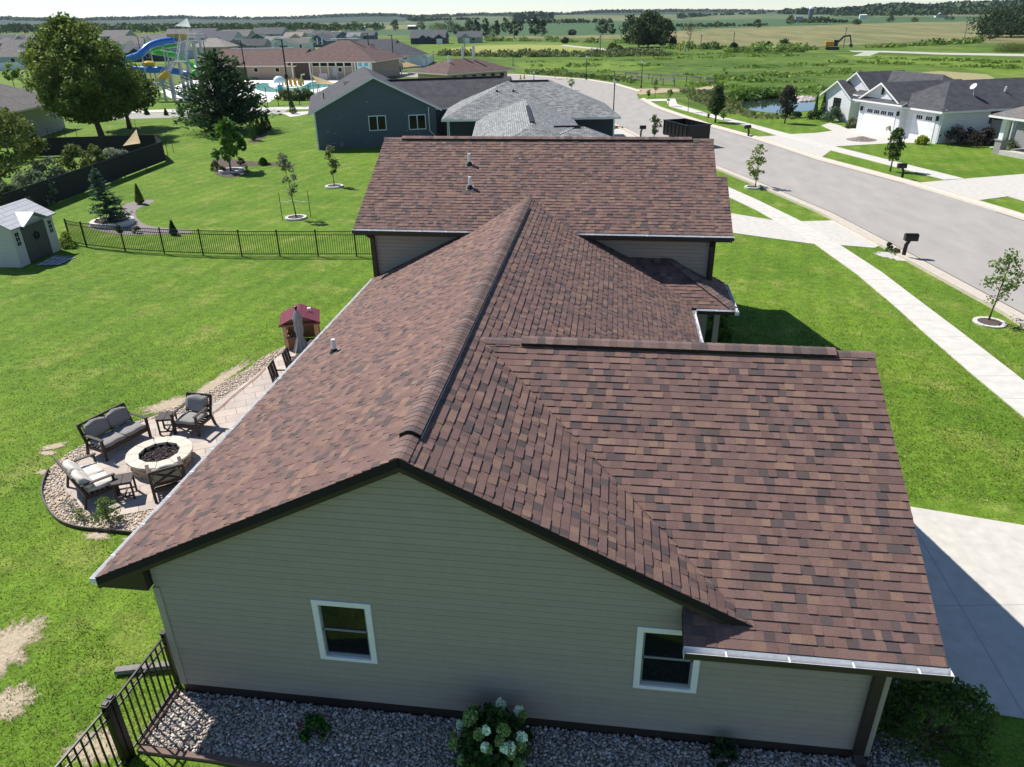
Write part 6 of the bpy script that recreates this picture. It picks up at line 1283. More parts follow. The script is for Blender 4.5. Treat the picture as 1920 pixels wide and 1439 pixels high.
P=T(308,143,-1.5); mb=MB(); mb.tube([P+e1*-1.2+(0,0,-.5),P+(0,0,0),P+e1*.6+(0,0,.35)],[.2,.5,.55],12); t=thing('slide_exit',tuple(O_),'yellow funnel piece of a slide below the tower stairs','water slide'); mb.build('tube',M('yellow_slide',(.62,.40,.03),.35,.05),t); 
P=T(278,121,3); mb=MB(); mb.tube([P-e1*.8,P+e1*.1,P+e1*.9],[.38,.5,.4],12); mb.tube([(P[0],P[1],0),(P[0],P[1],P[2]-.3)],.12,8); mb.build('entry_tube',bpy.data.materials['yellow_slide'],t)
for a in (325,342): 
    p=T(a,77,1.2); mb=MB(); mb.box(tuple(p+(0,0,.5)),(1.3,.8,.9)); mb.build('start_tub',M('dull_yellow',(.50,.40,.10),.4,.05),tw)
# ================================================================ FIELDS, MARSH, POND
def field(name,pl,z,mat,label=None):
    s=MB(); s.sheet(px(pl),z); return struct(s.build(name,mat))
m_soy=M('soy_field',(.050,.105,.035),.95,.2,.02); m_corn=M('corn_field',(.23,.20,.085),.95,.25,.06,col2=(.13,.15,.05),stretch=(1,.12,1)); m_hay=M('hay_meadow',(.30,.29,.085),.95,.15,.08,col2=(.24,.27,.06),stretch=(.3,1,1)); m_marsh=lawn_mat('marsh_grass',(.055,.105,.016),(.110,.180,.024),(.185,.22,.05),0,.10); m_dry=M('dry_grass',(.30,.27,.13),.95,.25,.4); m_groad=M('gravel_road',(.46,.43,.38),.95,.15,.3); m_light=lawn_mat('bright_meadow',(.10,.17,.02),(.15,.22,.03),(.18,.23,.05),0,.1)
HZ=lambda x: 47.6-.0158*x
field('soy_field',[(450,64),(760,66),(1000,72),(1300,66),(1700,50),(1920,46),(1980,24),(1700,27),(1480,32),(1270,35),(1000,40),(700,46),(500,54)],0.0,m_soy)
field('tan_field',[(690,56),(770,55),(800,46),(720,48)],.03,m_corn); field('tan_field',[(560,63),(640,62),(640,58),(570,59)],.03,m_dry)
field('corn_field',[(1255,60),(1330,54),(1500,49),(1700,42.5),(1990,39),(1990,84),(1700,80),(1480,91),(1300,85),(1225,77),(1100,72.5),(890,72.5),(880,69),(1100,67),(1230,63)],.05,m_corn)
field('meadow',[(700,72),(900,74),(1240,78),(1300,86),(1480,92),(1700,81),(1990,86),(1990,170),(1700,152),(1560,182),(1400,215),(1310,205),(1240,180),(1195,165),(1100,146),(1042,143),(975,138),(940,126),(780,112),(700,100)],.004,m_marsh)
field('bright_meadow',[(790,84),(880,82),(960,80),(1060,80),(1120,84),(1060,88),(960,89),(800,100),(770,96)],.02,m_light)
field('hay_meadow',[(840,92),(900,86),(975,84),(1060,85),(1130,92),(1215,99),(1240,101),(1200,104),(960,104.5),(870,104),(820,101)],.03,m_hay)
field('bright_meadow',[(965,118),(1060,112),(1200,116),(1250,126),(1180,134),(1050,132),(975,128)],.02,m_light); field('dry_meadow',[(1690,140),(1760,134),(1850,140),(1870,150),(1760,152)],.03,m_dry); field('bright_meadow',[(1560,102),(1720,106),(1930,112),(1930,150),(1800,128),(1600,112)],.02,m_light)
field('gravel_road',[(1590,95.5),(1660,96),(1760,99.5),(1990,103),(1990,108),(1760,103),(1670,99.5),(1600,98)],.05,m_groad); field('gravel_road',[(1058,84.5),(1130,91.5),(1236,100),(1230,102),(1120,94),(1050,86)],.05,m_groad); field('pale_slope',[(1598,106),(1622,97.5),(1652,98),(1630,106)],.06,M('pale_stone_slope',(.38,.42,.32),.95,.15,1))
field('bright_meadow',[(-40,134),(60,128),(70,150),(40,168),(-40,170)],.02,m_light)
s=MB(); s.sheet(smooth(px([(1384,195),(1400,188),(1445,186),(1490,188),(1530,192),(1535,206),(1500,211),(1465,214),(1420,210),(1395,204)]),2),.03); struct(s.build('pond',M('pond_water',(.03,.045,.04),.04,0,1,spec=.8)))
X,Y=scatter(px([(1484,183),(1500,182),(1530,184),(1528,190),(1500,192)]),160,RNG); o=stones('shore_rocks',X,Y,np.zeros(len(X)),RNG,.2,.5,[(.45,.38,.34),(.38,.35,.33),(.5,.44,.4)],m_stone); struct(o,'stuff','pale pinkish rocks on the far bank of the pond','rocks')
def tufts(name,pl,n,h,wd,c1,c2,label,rng,clump=.25):
    X,Y=scatter(px(pl),n,rng); n=len(X); hh=h*rng.uniform(.5,1.35,n); a=rng.uniform(0,6.28,n); w_=wd*rng.uniform(.6,1.4,n)
    V=np.empty((n,4,3)); z=np.zeros(n); lx,ly=rng.normal(0,.22,n)*hh,rng.normal(0,.22,n)*hh
    V[:,0]=np.stack([X-np.cos(a)*w_*.6,Y-np.sin(a)*w_*.6,z],-1);V[:,1]=np.stack([X+np.cos(a)*w_*.6,Y+np.sin(a)*w_*.6,z],-1);V[:,2]=np.stack([X+np.cos(a)*w_+lx,Y+np.sin(a)*w_+ly,hh],-1);V[:,3]=np.stack([X-np.cos(a)*w_*.7+lx,Y-np.sin(a)*w_*.7+ly,hh*.85],-1)
    k=.5+.3*np.sin(X*clump+np.sin(Y*clump*.6)*2)*np.sin(Y*clump*.5)+rng.normal(0,.22,n)
    o=build_np(name,V.reshape(-1,3),np.arange(4*n).reshape(n,4),m_leaf,None,leafcol(rng,c1,c2,k)); return struct(o,'stuff',label,'vegetation')
rng=np.random.default_rng(31)
tufts('bank_weeds',[(1270,168),(1340,172),(1400,182),(1386,203),(1415,215),(1480,219),(1500,224),(1420,224),(1350,210),(1300,190)],2600,.26,.22,(.09,.10,.035),(.21,.20,.10),'brownish weeds on the bank between the pond and the sidewalk',rng)
tufts('roadside_weeds',[(985,134),(1100,142),(1200,150),(1190,158),(1100,147),(985,138)],1800,.5,.35,(.07,.10,.025),(.17,.20,.07),'mixed weeds along the outer edge of the street bend',rng)
def clumps(name,segs,n,hr,rr,c1,c2,label,rng,nc=46,cs=.42):
    """irregular bushes along pixel polylines; one mass"""
    Vs=[];Fs=[];Cs=[];b=0
    for _ in range(n):
        s=segs[rng.integers(len(segs))]; i=rng.integers(len(s)-1); t=rng.random(); x_=s[i][0]+(s[i+1][0]-s[i][0])*t; y_=s[i][1]+(s[i+1][1]-s[i][1])*t; P=at(x_,y_); P[:2]+=rng.normal(0,rr[1]*.8,2)
        q_=rng.random()**2.2; h=hr[0]+(hr[1]-hr[0])*q_; r_=(rr[0]+(rr[1]-rr[0])*q_)*rng.uniform(.8,1.5); d=uvec(rng,nc)*(rng.random(nc)**.4)[:,None]; C=P+(0,0,h*.5)+d*np.array((r_,r_,h*.5)); V,F=cards(C,cs*max(h,r_)*.5,rng,.7); Vs.append(V);Fs.append(F+b);b+=len(V); Cs.append(leafcol(rng,c1,c2,(rng.random()*.7+.4*rng.random(nc))))
    o=build_np(name,np.concatenate(Vs),np.concatenate(Fs),m_leaf,None,np.concatenate(Cs)); return struct(o,'stuff',label,'vegetation')
clumps('hedgerow',[[(830,104),(960,107),(1100,107),(1250,105)],[(960,104),(1230,103)]],260,(.6,2.0),(.9,1.9),(.055,.075,.03),(.15,.17,.07),'weedy dark hedgerow between the hay meadow and the marsh',rng)
clumps('hedgerow',[[(900,78),(1000,77),(1100,80),(1220,82)],[(1240,92),(1330,93),(1440,92),(1510,94)],[(1380,98),(1480,98)],[(1640,90),(1760,84),(1830,80)]],190,(.5,2.3),(1.2,2.8),(.06,.10,.02),(.19,.25,.06),'weedy hedgerow along the corn field edge',rng)
clumps('pond_reeds',[[(1386,190),(1400,185),(1430,183.5),(1462,184)]],60,(.7,1.35),(.6,1.0),(.04,.08,.014),(.10,.16,.03),'dense dark reeds on the far side of the pond',rng)
clumps('marsh_grass',[[(970,118),(1240,112),(1330,108),(1480,105)],[(990,126),(1240,124),(1420,128),(1580,120)],[(1010,133),(1260,140),(1400,150),(1520,158)],[(1330,158),(1420,170),(1510,172)],[(1600,118),(1760,124),(1930,130)],[(1620,110),(1930,118)],[(1240,104),(1420,101),(1490,101)],[(1340,150),(1500,140),(1620,135)]],380,(.12,.5),(.6,2.6),(.095,.155,.024),(.165,.22,.045),'uneven tall marsh grass and sedge tussocks beyond the street',rng,nc=26,cs=.34)
clumps('pool_shrubbery',[[(700,133),(760,135)],[(560,143),(640,142)]],40,(1,2),(.8,1.4),(.04,.06,.02),(.14,.15,.06),'shrubbery round the pool buildings',rng)
# ================================================================ FAR WOODS AND HILLS
m_farleaf=M('far_leaf',attr=True,rough=.8,var=0)
def woods(name,lines,n,c1,c2,label,rng,nc=44,back=60,cs=.15):
    """lines: list of (px,base row,top row) polylines"""
    Vs=[];Fs=[];Cs=[];b=0
    for _ in range(n):
        s=lines[rng.integers(len(lines))]; i=rng.integers(len(s)-1); t=rng.random(); x_,yb_,yt_=[s[i][k]+(s[i+1][k]-s[i][k])*t for k in range(3)]
        P=at(x_,yb_); h=ht(P,yt_)*rng.uniform(.72,1.1); d_=(P-CAM)*(1,1,0); d_/=np.linalg.norm(d_); P=P+d_*rng.random()*back
        r_=h*rng.uniform(.36,.6); d=uvec(rng,nc); d[:,2]=np.abs(d[:,2])*1.1-.35; d*=(rng.random(nc)**.3)[:,None]; C=P+(0,0,h*.48)+d*np.array((r_,r_,h*.52)); C[:,2]=np.clip(C[:,2],.3,None); V,F=cards(C,h*cs,rng,.75); Vs.append(V);Fs.append(F+b);b+=len(V); Cs.append(leafcol(rng,c1,c2,rng.random()*.75+.3*rng.random(nc)))
    o=build_np(name,np.concatenate(Vs),np.concatenate(Fs),m_farleaf,None,np.concatenate(Cs)); return struct(o,'stuff',label,'woods')
WD1,WD2=(.032,.055,.020),(.125,.155,.045)
woods('woods',[[(-40,70,46),(60,68,42),(140,68,46),(260,67,45),(420,65,47),(560,64,45),(640,62,47)],[(200,63,47),(420,61,45),(720,60,44)],[(-40,64,43),(200,61,42),(420,60,42),(600,58,42)]],1150,WD1,WD2,'dense belt of mixed woods behind the far subdivision',rng,back=240,nc=34)
woods('woods',[[(1270,38,24),(1330,36,22),(1430,34,22),(1440,33,24)],[(960,50,36),(1060,47,34),(1150,47,34)],[(780,45,32),(830,44,31),(900,43,31)]],190,(.022,.038,.016),(.07,.095,.035),'dark wood on the far side of the soy fields',rng,back=80)
woods('woods',[[(1560,34,20),(1660,35,15),(1760,34,12),(1860,33,10),(1960,31,6)],[(1640,28,12),(1760,26,9),(1900,24,4)]],300,(.024,.042,.016),(.09,.12,.04),'wooded slope at the upper right horizon',rng,back=200)
woods('woods',[[(1270,54,44),(1340,54,41),(1400,52,44),(1440,51,42)],[(1500,47,34),(1540,47,30),(1590,46,36)]],90,(.022,.04,.016),(.085,.115,.04),'line of bushy trees along the top of the corn field',rng,back=25)
def ridge(name,sil,D,depth,mat,base=-5.):
    mb=MB(); n=len(sil)
    rows=[]
    for a,b in sil:
        d=ray(a,b); d=d/math.hypot(d[0],d[1]); top=CAM+d*D; f=CAM+d*(D-depth); k=CAM+d*(D+depth); m1=CAM+d*(D-depth*.4)
        rows.append([(f[0],f[1],base),(m1[0],m1[1],base+(top[2]-base)*.72),(top[0],top[1],top[2]),(k[0],k[1],base)])
    V=[p for r_ in rows for p in r_]; F=[]
    for i in range(n-1):
        for j in range(3): F.append((i*4+j,(i+1)*4+j,(i+1)*4+j+1,i*4+j+1))
    mb.add(V,F); return struct(mb.build(name,mat,smooth=True))
m_hill=M('wooded_hill',(.016,.036,.020),.95,.45,.012,col2=(.036,.062,.026),detail=8); m_hillf=M('field_hill',(.07,.12,.045),.95,.2,.003,col2=(.17,.17,.08),stretch=(1,.3,1))
sil=[(-60,35),(0,34),(60,36),(130,37),(200,35),(260,34),(330,32),(400,34),(480,35),(560,33),(620,30),(690,28),(740,28),(775,32),(800,31),(850,29),(900,27),(960,27),(1000,25),(1065,27),(1100,23),(1140,21),(1200,21),(1260,20),(1330,20),(1400,21),(1460,23),(1500,24)]
ridge('hills',sil,3600,900,m_hill)
ridge('hills',[(760,38),(830,33),(900,31),(960,32),(1020,29),(1100,28),(1180,29),(1280,27),(1380,25),(1440,24),(1480,22),(1530,22),(1600,21),(1700,16),(1800,13),(1900,9),(2000,6)],2100,700,m_hillf)
def ridgewoods(name,sil,D,n,h,label,c1=(.022,.042,.022),c2=(.065,.095,.04)):
    Vs=[];Fs=[];Cs=[];b=0
    for _ in range(n):
        i=rng.integers(len(sil)-1); t=rng.random(); a=sil[i][0]+(sil[i+1][0]-sil[i][0])*t; y_=sil[i][1]+(sil[i+1][1]-sil[i][1])*t
        d=ray(a,y_); d=d/math.hypot(d[0],d[1]); P=CAM+d*(D-rng.uniform(0,260)); hh=h*rng.uniform(.5,1.1); P[2]-=hh*.35
        nc=16; e=uvec(rng,nc); C=P+e*np.array((hh*.9,hh*.9,hh*.5)); V,F=cards(C,hh*.34,rng,.8); Vs.append(V);Fs.append(F+b);b+=len(V);Cs.append(leafcol(rng,c1,c2,rng.random()*.6+.4*rng.random(nc)))
    o=build_np(name,np.concatenate(Vs),np.concatenate(Fs),m_farleaf,None,np.concatenate(Cs)); return struct(o,'stuff',label,'woods')
ridgewoods('hill_woods',sil,3560,1900,20,'tree tops along the farthest blue hills'); ridgewoods('hill_woods',[(1470,22),(1530,19),(1560,20),(1600,18),(1640,13),(1690,10),(1740,12),(1800,8),(1860,6),(1960,2)],2050,800,16,'tree tops along the ridge at the right'); ridgewoods('hill_woods',[(770,33),(805,32)],2060,30,14,'small wood on the ridge behind the barns'); ridgewoods('hill_woods',[(966,28),(1000,27),(1024,28)],2000,60,18,'oval wood on the ridge above the oaks')
# ---- distinct far trees
protos=[]
def ftree(a,by,ty,wpx,label,i,group=None,c=0,name='field_tree'):
    cols=[((.020,.036,.014),(.070,.095,.030)),((.05,.07,.018),(.15,.165,.04)),((.016,.030,.015),(.05,.075,.03))][c]
    P=at(a,by); h=ht(P,ty); r_=wpx*mpp(P)/2; return tree(name,P,h,r_,h*.12,label,'tree',group,300+i,nl=1100 if wpx<60 else 8000,leaf=max(h*.045,.3) if wpx<60 else h*.036,ncl=34 if wpx<60 else 80,rcl=r_*.34,c1=cols[0],c2=cols[1],shape='oval',nlimb=4,tr=h*.02,inner=.4)
gf='scattered trees among the far fields'
FT=[(1215,89,20,76,'tallest broad tree of the big dark clump beside the corn field',0),(1180,83,28,50,'left tree of the big dark clump beside the corn field',2),(1198,90,34,44,'middle front tree of the big dark clump beside the corn field',0),(1242,90,30,50,'right tree of the big dark clump beside the corn field',2),(1261,88,70,18,'round bush at the right foot of the big dark clump',2),
 (1130,65,34,30,'open topped oak left of the big dark clump',2),(1148,65,45,16,'lower tree right of the open topped oak',0),(1003,68,30,26,'dark oak on the soy field edge, left of a pair',2),(1016,69,37,24,'right oak of a pair on the soy field edge',2),(964,70,38,22,'dark oak standing alone on the soy field edge',2),(948,62,35,20,'dark tree behind the lone oak',0),(976,60,40,14,'small tree behind the oaks',2),(910,70,34,22,'left conifer like tree right of the two grey houses',2),(925,71,47,30,'broad dark tree right of the two grey houses',2),(932,68,37,14,'slim dark tree above the broad one',2),(946,49,33,10,'narrow tree on the far field',2),(1047,46,37,10,'small round tree in the soy field',0),(1073,67,55,18,'spreading bush in the soy field',2),
 (1060,82,70,16,'dark bush between hay meadow and corn',0),(1148,98,80,26,'leafy bush beside the utility pole',1),(1160,97,86,18,'dark bush right of the utility pole',0),(820,66,42,44,'yellowish round tree behind the two grey houses',1),(845,62,36,44,'large dark tree behind the two grey houses',2),(858,66,46,26,'low dark tree between the two grey houses',2),(868,64,50,20,'yellow green tree between the two grey houses',1),(880,60,35,22,'dark tree right of the yellow green tree',2),(893,66,36,20,'tall dark tree behind the right grey house',2),(742,58,36,14,'tree left of the white barn, taller',2),(736,50,42,12,'tree left of the white barn, smaller',0),(790,57,40,20,'tree right of the white barn',2),(630,60,41,22,'round dark tree at the end of the woods',2),(665,59,39,30,'broad dark tree beside the small white barn',2),(705,59,42,16,'round tree alone on the far field',0),
 (1420,53,36,18,'round dark tree at the top of the corn field',2),(1483,47,28,22,'tree left of the silo farm',0),(1345,52,40,18,'bushy tree along the corn field top',0),(1470,89,73,24,'round green bush at the corn field bottom',0),(1440,92,78,12,'small bush left of the round green bush',0),(1375,94,80,16,'bush at the foot of a utility pole',0),(1668,43,28,18,'small tree in the right soy field',0),(1714,42,32,16,'yellowish bush in the right soy field',1),(1605,47,36,22,'dark bush right of the silo farm',2),(1780,38,29,22,'round bush by the white roofed barn',0),(1895,70,3,150,'huge dark spreading tree at the upper right edge',2),(1855,76,40,44,'lower left limb mass of the huge tree at the right edge',2),(1900,98,78,80,'wide green bush below the huge tree at the right edge',1)]
for i,(a,b,c_,d,lb,cc) in enumerate(FT): ftree(a,b,c_,d,lb,i,gf,cc)
P=at(1291,96); h=ht(P,42); t=thing('bare_tree',tuple(P),'nearly leafless tree standing at the corn field edge','tree'); mb=MB(); rng2=np.random.default_rng(6)
def br(p,d,L_,r_,lv):
    q=p+d*L_; mb.tube([p,(p+q)/2+rng2.normal(0,L_*.04,3),q],[r_,r_*.8,r_*.55],5)
    if lv:
        for _ in range(3): e=d+rng2.normal(0,.45,3); e[2]=abs(e[2])*.8+.2; e/=np.linalg.norm(e); br(q,e,L_*.66,r_*.5,lv-1)
br(np.zeros(3),np.array((.05,0,1.)),h*.34,h*.022,3); mb.build('trunk',m_bark,t); C=np.random.default_rng(7).normal(0,1,(160,3))*np.array((h*.17,h*.17,h*.10))+(0,0,h*.82); V,F=cards(C,h*.03,rng2,.7); build_np('crown',V,F,m_leaf,t,leafcol(rng2,(.06,.06,.03),(.14,.13,.07),rng2.random(160)))
for a_,b_,c_,lb in ((1275,96,82,'orange marker post at the corn field edge'),(1284,97,86,'pale green marker post at the corn field edge')):
    P=at(a_,b_); mb=MB(); mb.cyl((0,0,0),.3,.3,ht(P,c_),8); o=tag(mb.build('marker_post',M('marker_'+lb.split()[0],(.55,.30,.05) if 'orange' in lb else (.4,.5,.3),.6,.1)),lb,'post'); o.location=P
# ---- poles, rails, excavator, farm buildings
for a,b,c_,lb in ((1125,103,65,'grey utility pole by the hay meadow'),(1313,95,64,'utility pole beside the bare tree'),(1374,93,60,'utility pole in front of the corn field'),(1581,91,51,'utility pole by the excavator'),(1806,80,44,'leaning pole left of the huge tree'),(872,102,65,'utility pole left of the hay meadow')):
    P=at(a,b); h=ht(P,c_); t=thing('utility_pole',tuple(P),lb,'pole',0,'utility poles along the fields'); mb=MB(); mb.cyl((0,0,0),.16,.11,h,8); mb.build('pole',M('pole_wood',(.25,.23,.21),.9,.2,2) if 'pole_wood' not in bpy.data.materials else bpy.data.materials['pole_wood'],t); mb=MB(); mb.box((0,0,h-.5),(.9,.1,.1)); mb.build('crossarm',bpy.data.materials['pole_wood'],t)
def railf(a,b,label,h=1.1):
    A=at(*a);B=at(*b); f=thing('rail_fence',tuple(A),label,'fence',0,'weathered rails along the marsh'); d=B-A; n=max(3,int(np.linalg.norm(d)/2.6)); mt=bpy.data.materials['weathered_post']
    for z in (h*.55,h): mb=MB(); mb.beam((0,0,z),tuple(d+(0,0,z)),.16,.14); mb.build('rail',mt,f)
    for k in range(n+1): q=d*k/n; mb=MB(); mb.box((q[0],q[1],h*.5),(.16,.16,h+.1)); mb.build('fence_post',mt,f)
railf((1152,146),(1338,160),'longer weathered wooden rail fence along the marsh edge'); railf((1184,154),(1264,163),'shorter weathered wooden rail fence in front of the longer one')
P=at(1560,94); t=thing('excavator',tuple(P),'orange and grey excavator parked beyond the marsh','excavator',R(-10)); m_or=M('orange_paint',(.62,.27,.03),.5,.08); m_gr=M('dark_machine_grey',(.06,.06,.065),.5,.1)
for y_ in (-.95,.95): mb=MB(); mb.tube([(-1.5,y_-.25,.42),(-1.5,y_+.25,.42)],.42,12); mb.tube([(1.5,y_-.25,.42),(1.5,y_+.25,.42)],.42,12); mb.box((0,y_,.42),(3.0,.5,.82)); mb.build('track',m_gr,t)
mb=MB(); mb.box((-.9,0,1.7),(2.4,2.3,1.3)); mb.build('engine_cover',m_or,t,bevel=.1); mb=MB(); mb.box((.8,.5,1.85),(1.2,1.1,1.7)); mb.build('cab',m_gr,t,bevel=.08); mb=MB(); mb.box((.85,.5,2.2),(1.24,1.14,.7)); mb.build('cab_glass',m_glass,t)
mb=MB(); mb.beam((.9,-.3,1.6),(2.6,-.3,3.6),.35,.5); mb.beam((2.6,-.3,3.6),(4.4,-.3,3.9),.32,.45); mb.build('boom',m_gr,t); mb=MB(); mb.beam((4.3,-.3,4.0),(5.0,-.3,1.6),.28,.34); mb.build('stick',m_gr,t); mb=MB(); mb.prism([(4.6,-.9,1.7),(5.5,-.9,1.5),(5.3,-.9,.6),(4.5,-.9,.9)],(0,1.2,0)); mb.build('bucket',m_gr,t)
def barn(a,by,wpx,hm,wall,roof,label,kind='gx',rz=0.,p=.35,dep_=.5):
    P=at(a,by); wd=wpx*mpp(P); t=thing('barn',tuple(P),label,'farm building',R(rz)); W,Rf=MB(),MB(); block(W,Rf,-wd/2,wd/2,0,wd*dep_,hm,p,kind,.3); W.build('wall',[wall],t); Rf.build('roof',[roof,m_white],t); return t
m_rwhite=M('white_metal_roof',(.80,.82,.84),.5,.05); m_wred=sidingm('dull_red_siding',(.16,.09,.07))
barn(773,56,17,3.2,m_wbr,m_rwhite,'long barn with a white roof on the far field',dep_=.6); barn(680,58,9,3.5,m_wgrey,m_rwhite,'small white roofed barn beside broad trees'); barn(649,58,5,3.5,m_wwhite,m_rwhite,'tiny white shed at the end of the woods'); barn(1618,35,12,5,m_wwhite,m_rwhite,'white roofed farm building at the foot of the right hill') ; barn(1765,33,20,5,m_wwhite,m_rwhite,'long white roofed farm building left of the huge tree'); barn(999,44,8,5,m_wwhite,m_rwhite,'white roofed shed among the far oaks'); barn(1498,42,14,6,m_wgrey,m_rlg,'grey farm house beside the silo'); barn(1530,42,12,6,m_wwhite,m_rlg,'pale farm shed right of the silo'); barn(1128,46,14,4,m_wwhite,m_rlg,'low white farm house behind the open topped oak')
P=at(1518,41); h=ht(P,12); t=thing('silo',tuple(P),'tall grey silo with a pale dome beside the farm','silo'); mb=MB(); mb.cyl((0,0,0),3,3,h-3,14); mb.build('silo_wall',m_wgrey,t); mb=MB(); mb.lathe([(3.1,h-3),(2.8,h-1.6),(1.6,h-.4),(0,h)],(0,0,0),14); mb.build('silo_dome',m_rwhite,t)
# ================================================================ SUBDIVISION HOUSES
def fhouse(a,by,wpx,kind,wall,roof,label,rz=0.,h=2.8,p=.5,dr=.75,gab=(),gar=None,wins=2,name='subdivision_house',group='houses of the far subdivision'):
    P=at(a,by); wd=wpx*mpp(P); dd=max(6.,min(wd*dr,14)); t=thing(name,tuple(P),label,'house',R(rz),group); W,Rf=MB(),MB(); block(W,Rf,-wd/2,wd/2,0,dd,h,p,kind,.45)
    for (u,w_,fw) in gab: x_=u*wd; block(W,Rf,x_-w_*wd/2,x_+w_*wd/2,-fw,dd*.45,h,p*1.25,'gy',.3)
    W.build('wall',[wall],t); Rf.build('roof',[roof,m_trimw],t); y0=-.004
    fw0=max([g[2] for g in gab if abs(g[0])<.12] or [0])
    if gar is not None:
        x_=gar[0]*wd; yy=-(gar[1] if len(gar)>1 else 0)-.01; mb=MB(); mb.ab((x_-1.3*max(1,wd/16),yy-.05,0),(x_+1.3*max(1,wd/16),yy,2.1)); mb.build('garage_door',m_white if wall is not m_wwhite else m_wgrey,t)
    for k in range(wins):
        x_=(-.36+.72*(k+.5)/wins)*wd; win(t,(x_,y0-fw0*(abs(x_)<1.5),1.6),min(1.6,wd*.10),1.1,'y-',m_trimw,1,.1)
    return t
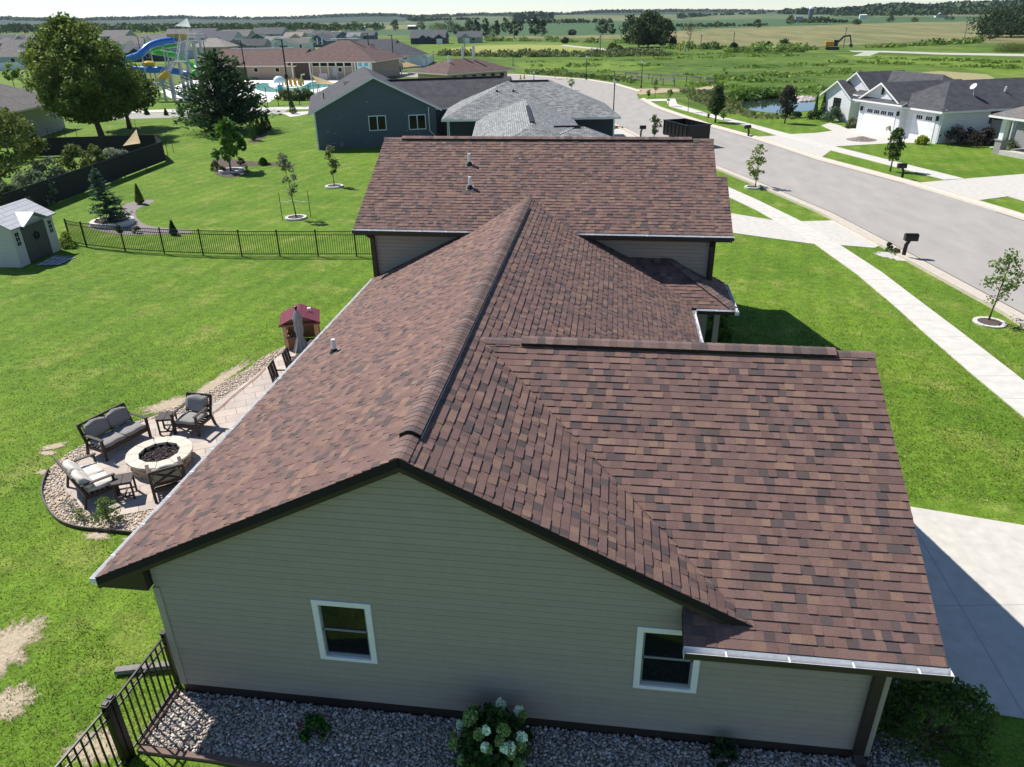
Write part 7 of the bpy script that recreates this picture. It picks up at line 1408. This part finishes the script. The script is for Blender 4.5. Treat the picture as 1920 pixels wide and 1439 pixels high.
FH=[
(745,127,84,'hx',m_wwhite,m_rchar,'white house with a charcoal roof behind the white vinyl fence',3,dict(gab=((-.03,.2,1.2),),wins=2,dr=.9)),
(802,83,64,'gx',m_wdk,m_rslate,'dark house with three front gables and a white garage door on the meadow',2,dict(gab=((-.12,.22,1.0),(.36,.26,1.5),(.05,.14,1.4)),gar=(.37,1.5))),
(880,81.5,44,'gx',m_wgrey,m_rslate,'grey house with a white garage and a dark roof right of the gabled one',4,dict(gab=((-.15,.4,1.0),),gar=(-.1,1.0))),
(700,110,74,'gx',m_wdk,m_rchar,'dark roofed house with a blue gable left of the white fenced house',-8,dict(gab=((-.05,.3,2),))),
(14,126,78,'hx',m_wblue,m_rgb,'pale blue house with a hip roof at the left edge behind the vinyl fence',6,dict(wins=2)),(52,124,34,'hx',m_wdk,m_rgb,'navy house with a small brown grey roof partly behind the maple',0,dict(dr=.9)),(40,104,66,'gx',m_wgrey,m_rgb,'house with a long grey roof and one small gable above the pale blue house',10,dict(gab=((.15,.3,1),))),(8,92,40,'hx',m_wtan,m_rgb,'brown roofed house at the left edge below the woods',0,{}),(46,84,44,'gx',m_wgrey,m_rgb,'grey house with a wide gable below the woods at the left',0,dict(gab=((-.1,.5,1),))),(10,80,30,'gx',m_wblue,m_rslate,'farthest house at the left edge under the trees',0,{}),
(235,96,66,'gx',m_wwhite,m_rgb,'white house with two small gables left of the slide poles',4,dict(gab=((-.2,.2,1),(.2,.22,1)))),(290,92,64,'gx',m_wtan,m_rgb,'tan house with a grey brown roof behind the blue slide',0,dict(gab=((.25,.25,1),))),(268,116,64,'gx',m_wdk,m_rslate,'dark walled house with a wide grey roof under the blue slide',5,dict(gab=((-.1,.35,1.5),))),(318,112,54,'gy',m_wblue,m_rslate,'pale blue gabled house under the green slide',-6,{}),(212,76,50,'gx',m_wgrey,m_rgb,'grey brown roofed house behind the top of the maple',0,{}),(345,80,54,'gx',m_wgrey,m_rgb,'long roofed house left of the tower platform',0,dict(gab=((.1,.2,1),))),(400,88,76,'gx',m_wblue,m_rslate,'pale gabled house with a wide dark roof right of the tower platform',0,dict(gab=((-.2,.22,1),(.15,.2,1)))),(392,104,70,'hx',m_wtan,m_rtan,'tan house with a wide light roof behind the pool house wing',0,{}),(330,72,44,'gx',m_wtan,m_rgb,'far brown roofed house just below the woods, left of the tower',0,{}),(378,72,48,'gx',m_wgrey,m_rslate,'far dark roofed house just below the woods, right of the tower',0,{}),
(443,101,46,'gy',m_wgreen,m_rslate,'sage green gabled house behind the pool house wing',4,{}),(472,100,50,'gx',m_wgrey,m_rchar,'dark roofed house right of the sage green gable',0,{}),(484,81,26,'gy',m_wteal,m_rslate,'small dark blue gabled house among grey roofs',0,{}),(438,78,56,'gx',m_wgrey,m_rgb,'grey house in the back row above the sage green gable',0,dict(gab=((.1,.2,1),))),(500,72,60,'gx',m_wgrey,m_rslate,'long dark roofed house just below the woods in the middle',0,{}),(518,92,44,'gx',m_wwhite,m_rlg,'white house with a light grey roof and tall front gable',2,dict(gab=((.1,.5,1.5),),gar=(-.3,0))),(533,98,34,'gy',m_wwhite,m_rgb,'narrow white gabled house behind the pool house',0,dict(gar=(0,0))),(558,96,40,'gx',m_wwhite,m_rgb,'white house with a dark open garage behind the pool house',0,{}),(571,94,18,'gx',m_wbr,m_rtan,'small tan roofed brown house by the pool house ridge',0,{}),(550,79,34,'gx',m_wtan,m_rtan,'tan house with a pale roof in the back row',0,dict(gab=((.2,.4,1),))),(597,89,40,'gy',m_wteal,m_rslate,'teal gabled house beyond the pool house ridge',-20,{}),(570,71,30,'gx',m_wwhite,m_rgb,'far white gabled house right of the woods',0,dict(gab=((-.2,.3,1),))),
(600,74,30,'gx',m_wgrey,m_rslate,'far grey house left of the navy gables',0,dict(gab=((.25,.3,1),))),(622,77,30,'gx',m_wwhite,m_rslate,'white gabled house in the far row left of the navy gable',0,dict(gab=((-.2,.3,1),(.2,.3,1)))),(645,77,26,'gy',m_wnavy,m_rslate,'navy gabled house in the far row',0,{}),(663,79,24,'gx',m_wgrey,m_rlg,'grey roofed house right of the navy gable in the far row',0,dict(gab=((.2,.4,1),))),(685,76,34,'gx',m_wnavy,m_rslate,'last dark house at the right end of the far row',0,dict(gab=((-.2,.3,1),)))]
for (a,b,w_,k,wl_,rf,lb,rz,kw) in FH: fhouse(a,b,w_,k,wl_,rf,lb,rz,**kw)
def vfence(pts,label,h=1.8,ty=None):
    Q=[at(*p) for p in pts]; f=thing('vinyl_fence',tuple(Q[0]),label,'fence')
    for a,b in zip(Q,Q[1:]):
        a=a-Q[0];b=b-Q[0]; mb=MB(); mb.beam(tuple(a+(0,0,h/2)),tuple(b+(0,0,h/2)),.06,h); mb.build('fence_panel',m_white,f); n=max(1,int(np.linalg.norm(b-a)/2.4))
        for k in range(n+1): q=a+(b-a)*k/n; mb=MB(); mb.box((q[0],q[1],h/2+.05),(.13,.13,h+.1)); mb.build('fence_post',m_white,f)
vfence([(698,128),(745,129),(800,124),(812,116)],'long white vinyl fence in front of the white house with the charcoal roof'); vfence([(-20,135),(20,132),(58,130)],'pale vinyl fence in front of the pale blue house at the left edge')
P=at(29,170); tree('street_tree',P,ht(P,118),1.6,2.0,'young yellow green tree in front of the vinyl fence at the left','tree',None,400,nl=500,leaf=.25,ncl=16,c1=(.09,.13,.02),c2=(.22,.27,.04),tr=.06)
# subdivision ground between the roofs
field('subdivision_lawn',[(-60,135),(200,128),(450,112),(700,104),(700,74),(440,70),(-60,76)],.001,m_light); field('driveway',[(590,80),(660,79),(668,86),(640,92),(590,88)],.02,m_conc)
# ================================================================ HAZE
hz=MB(); hz.ab((-4300,-290,-1.2),(4300,5200,120)); hm=bpy.data.materials.new('haze'); hm.use_nodes=True; hn=hm.node_tree; hn.nodes.remove(hn.nodes['Principled BSDF'])
pv=hn.nodes.new('ShaderNodeVolumePrincipled'); pv.inputs['Color'].default_value=(.66,.80,.95,1); pv.inputs['Density'].default_value=.00005; pv.inputs['Anisotropy'].default_value=.2
hn.links.new(pv.outputs[0],hn.nodes['Material Output'].inputs['Volume']); struct(hz.build('haze',hm),'stuff')
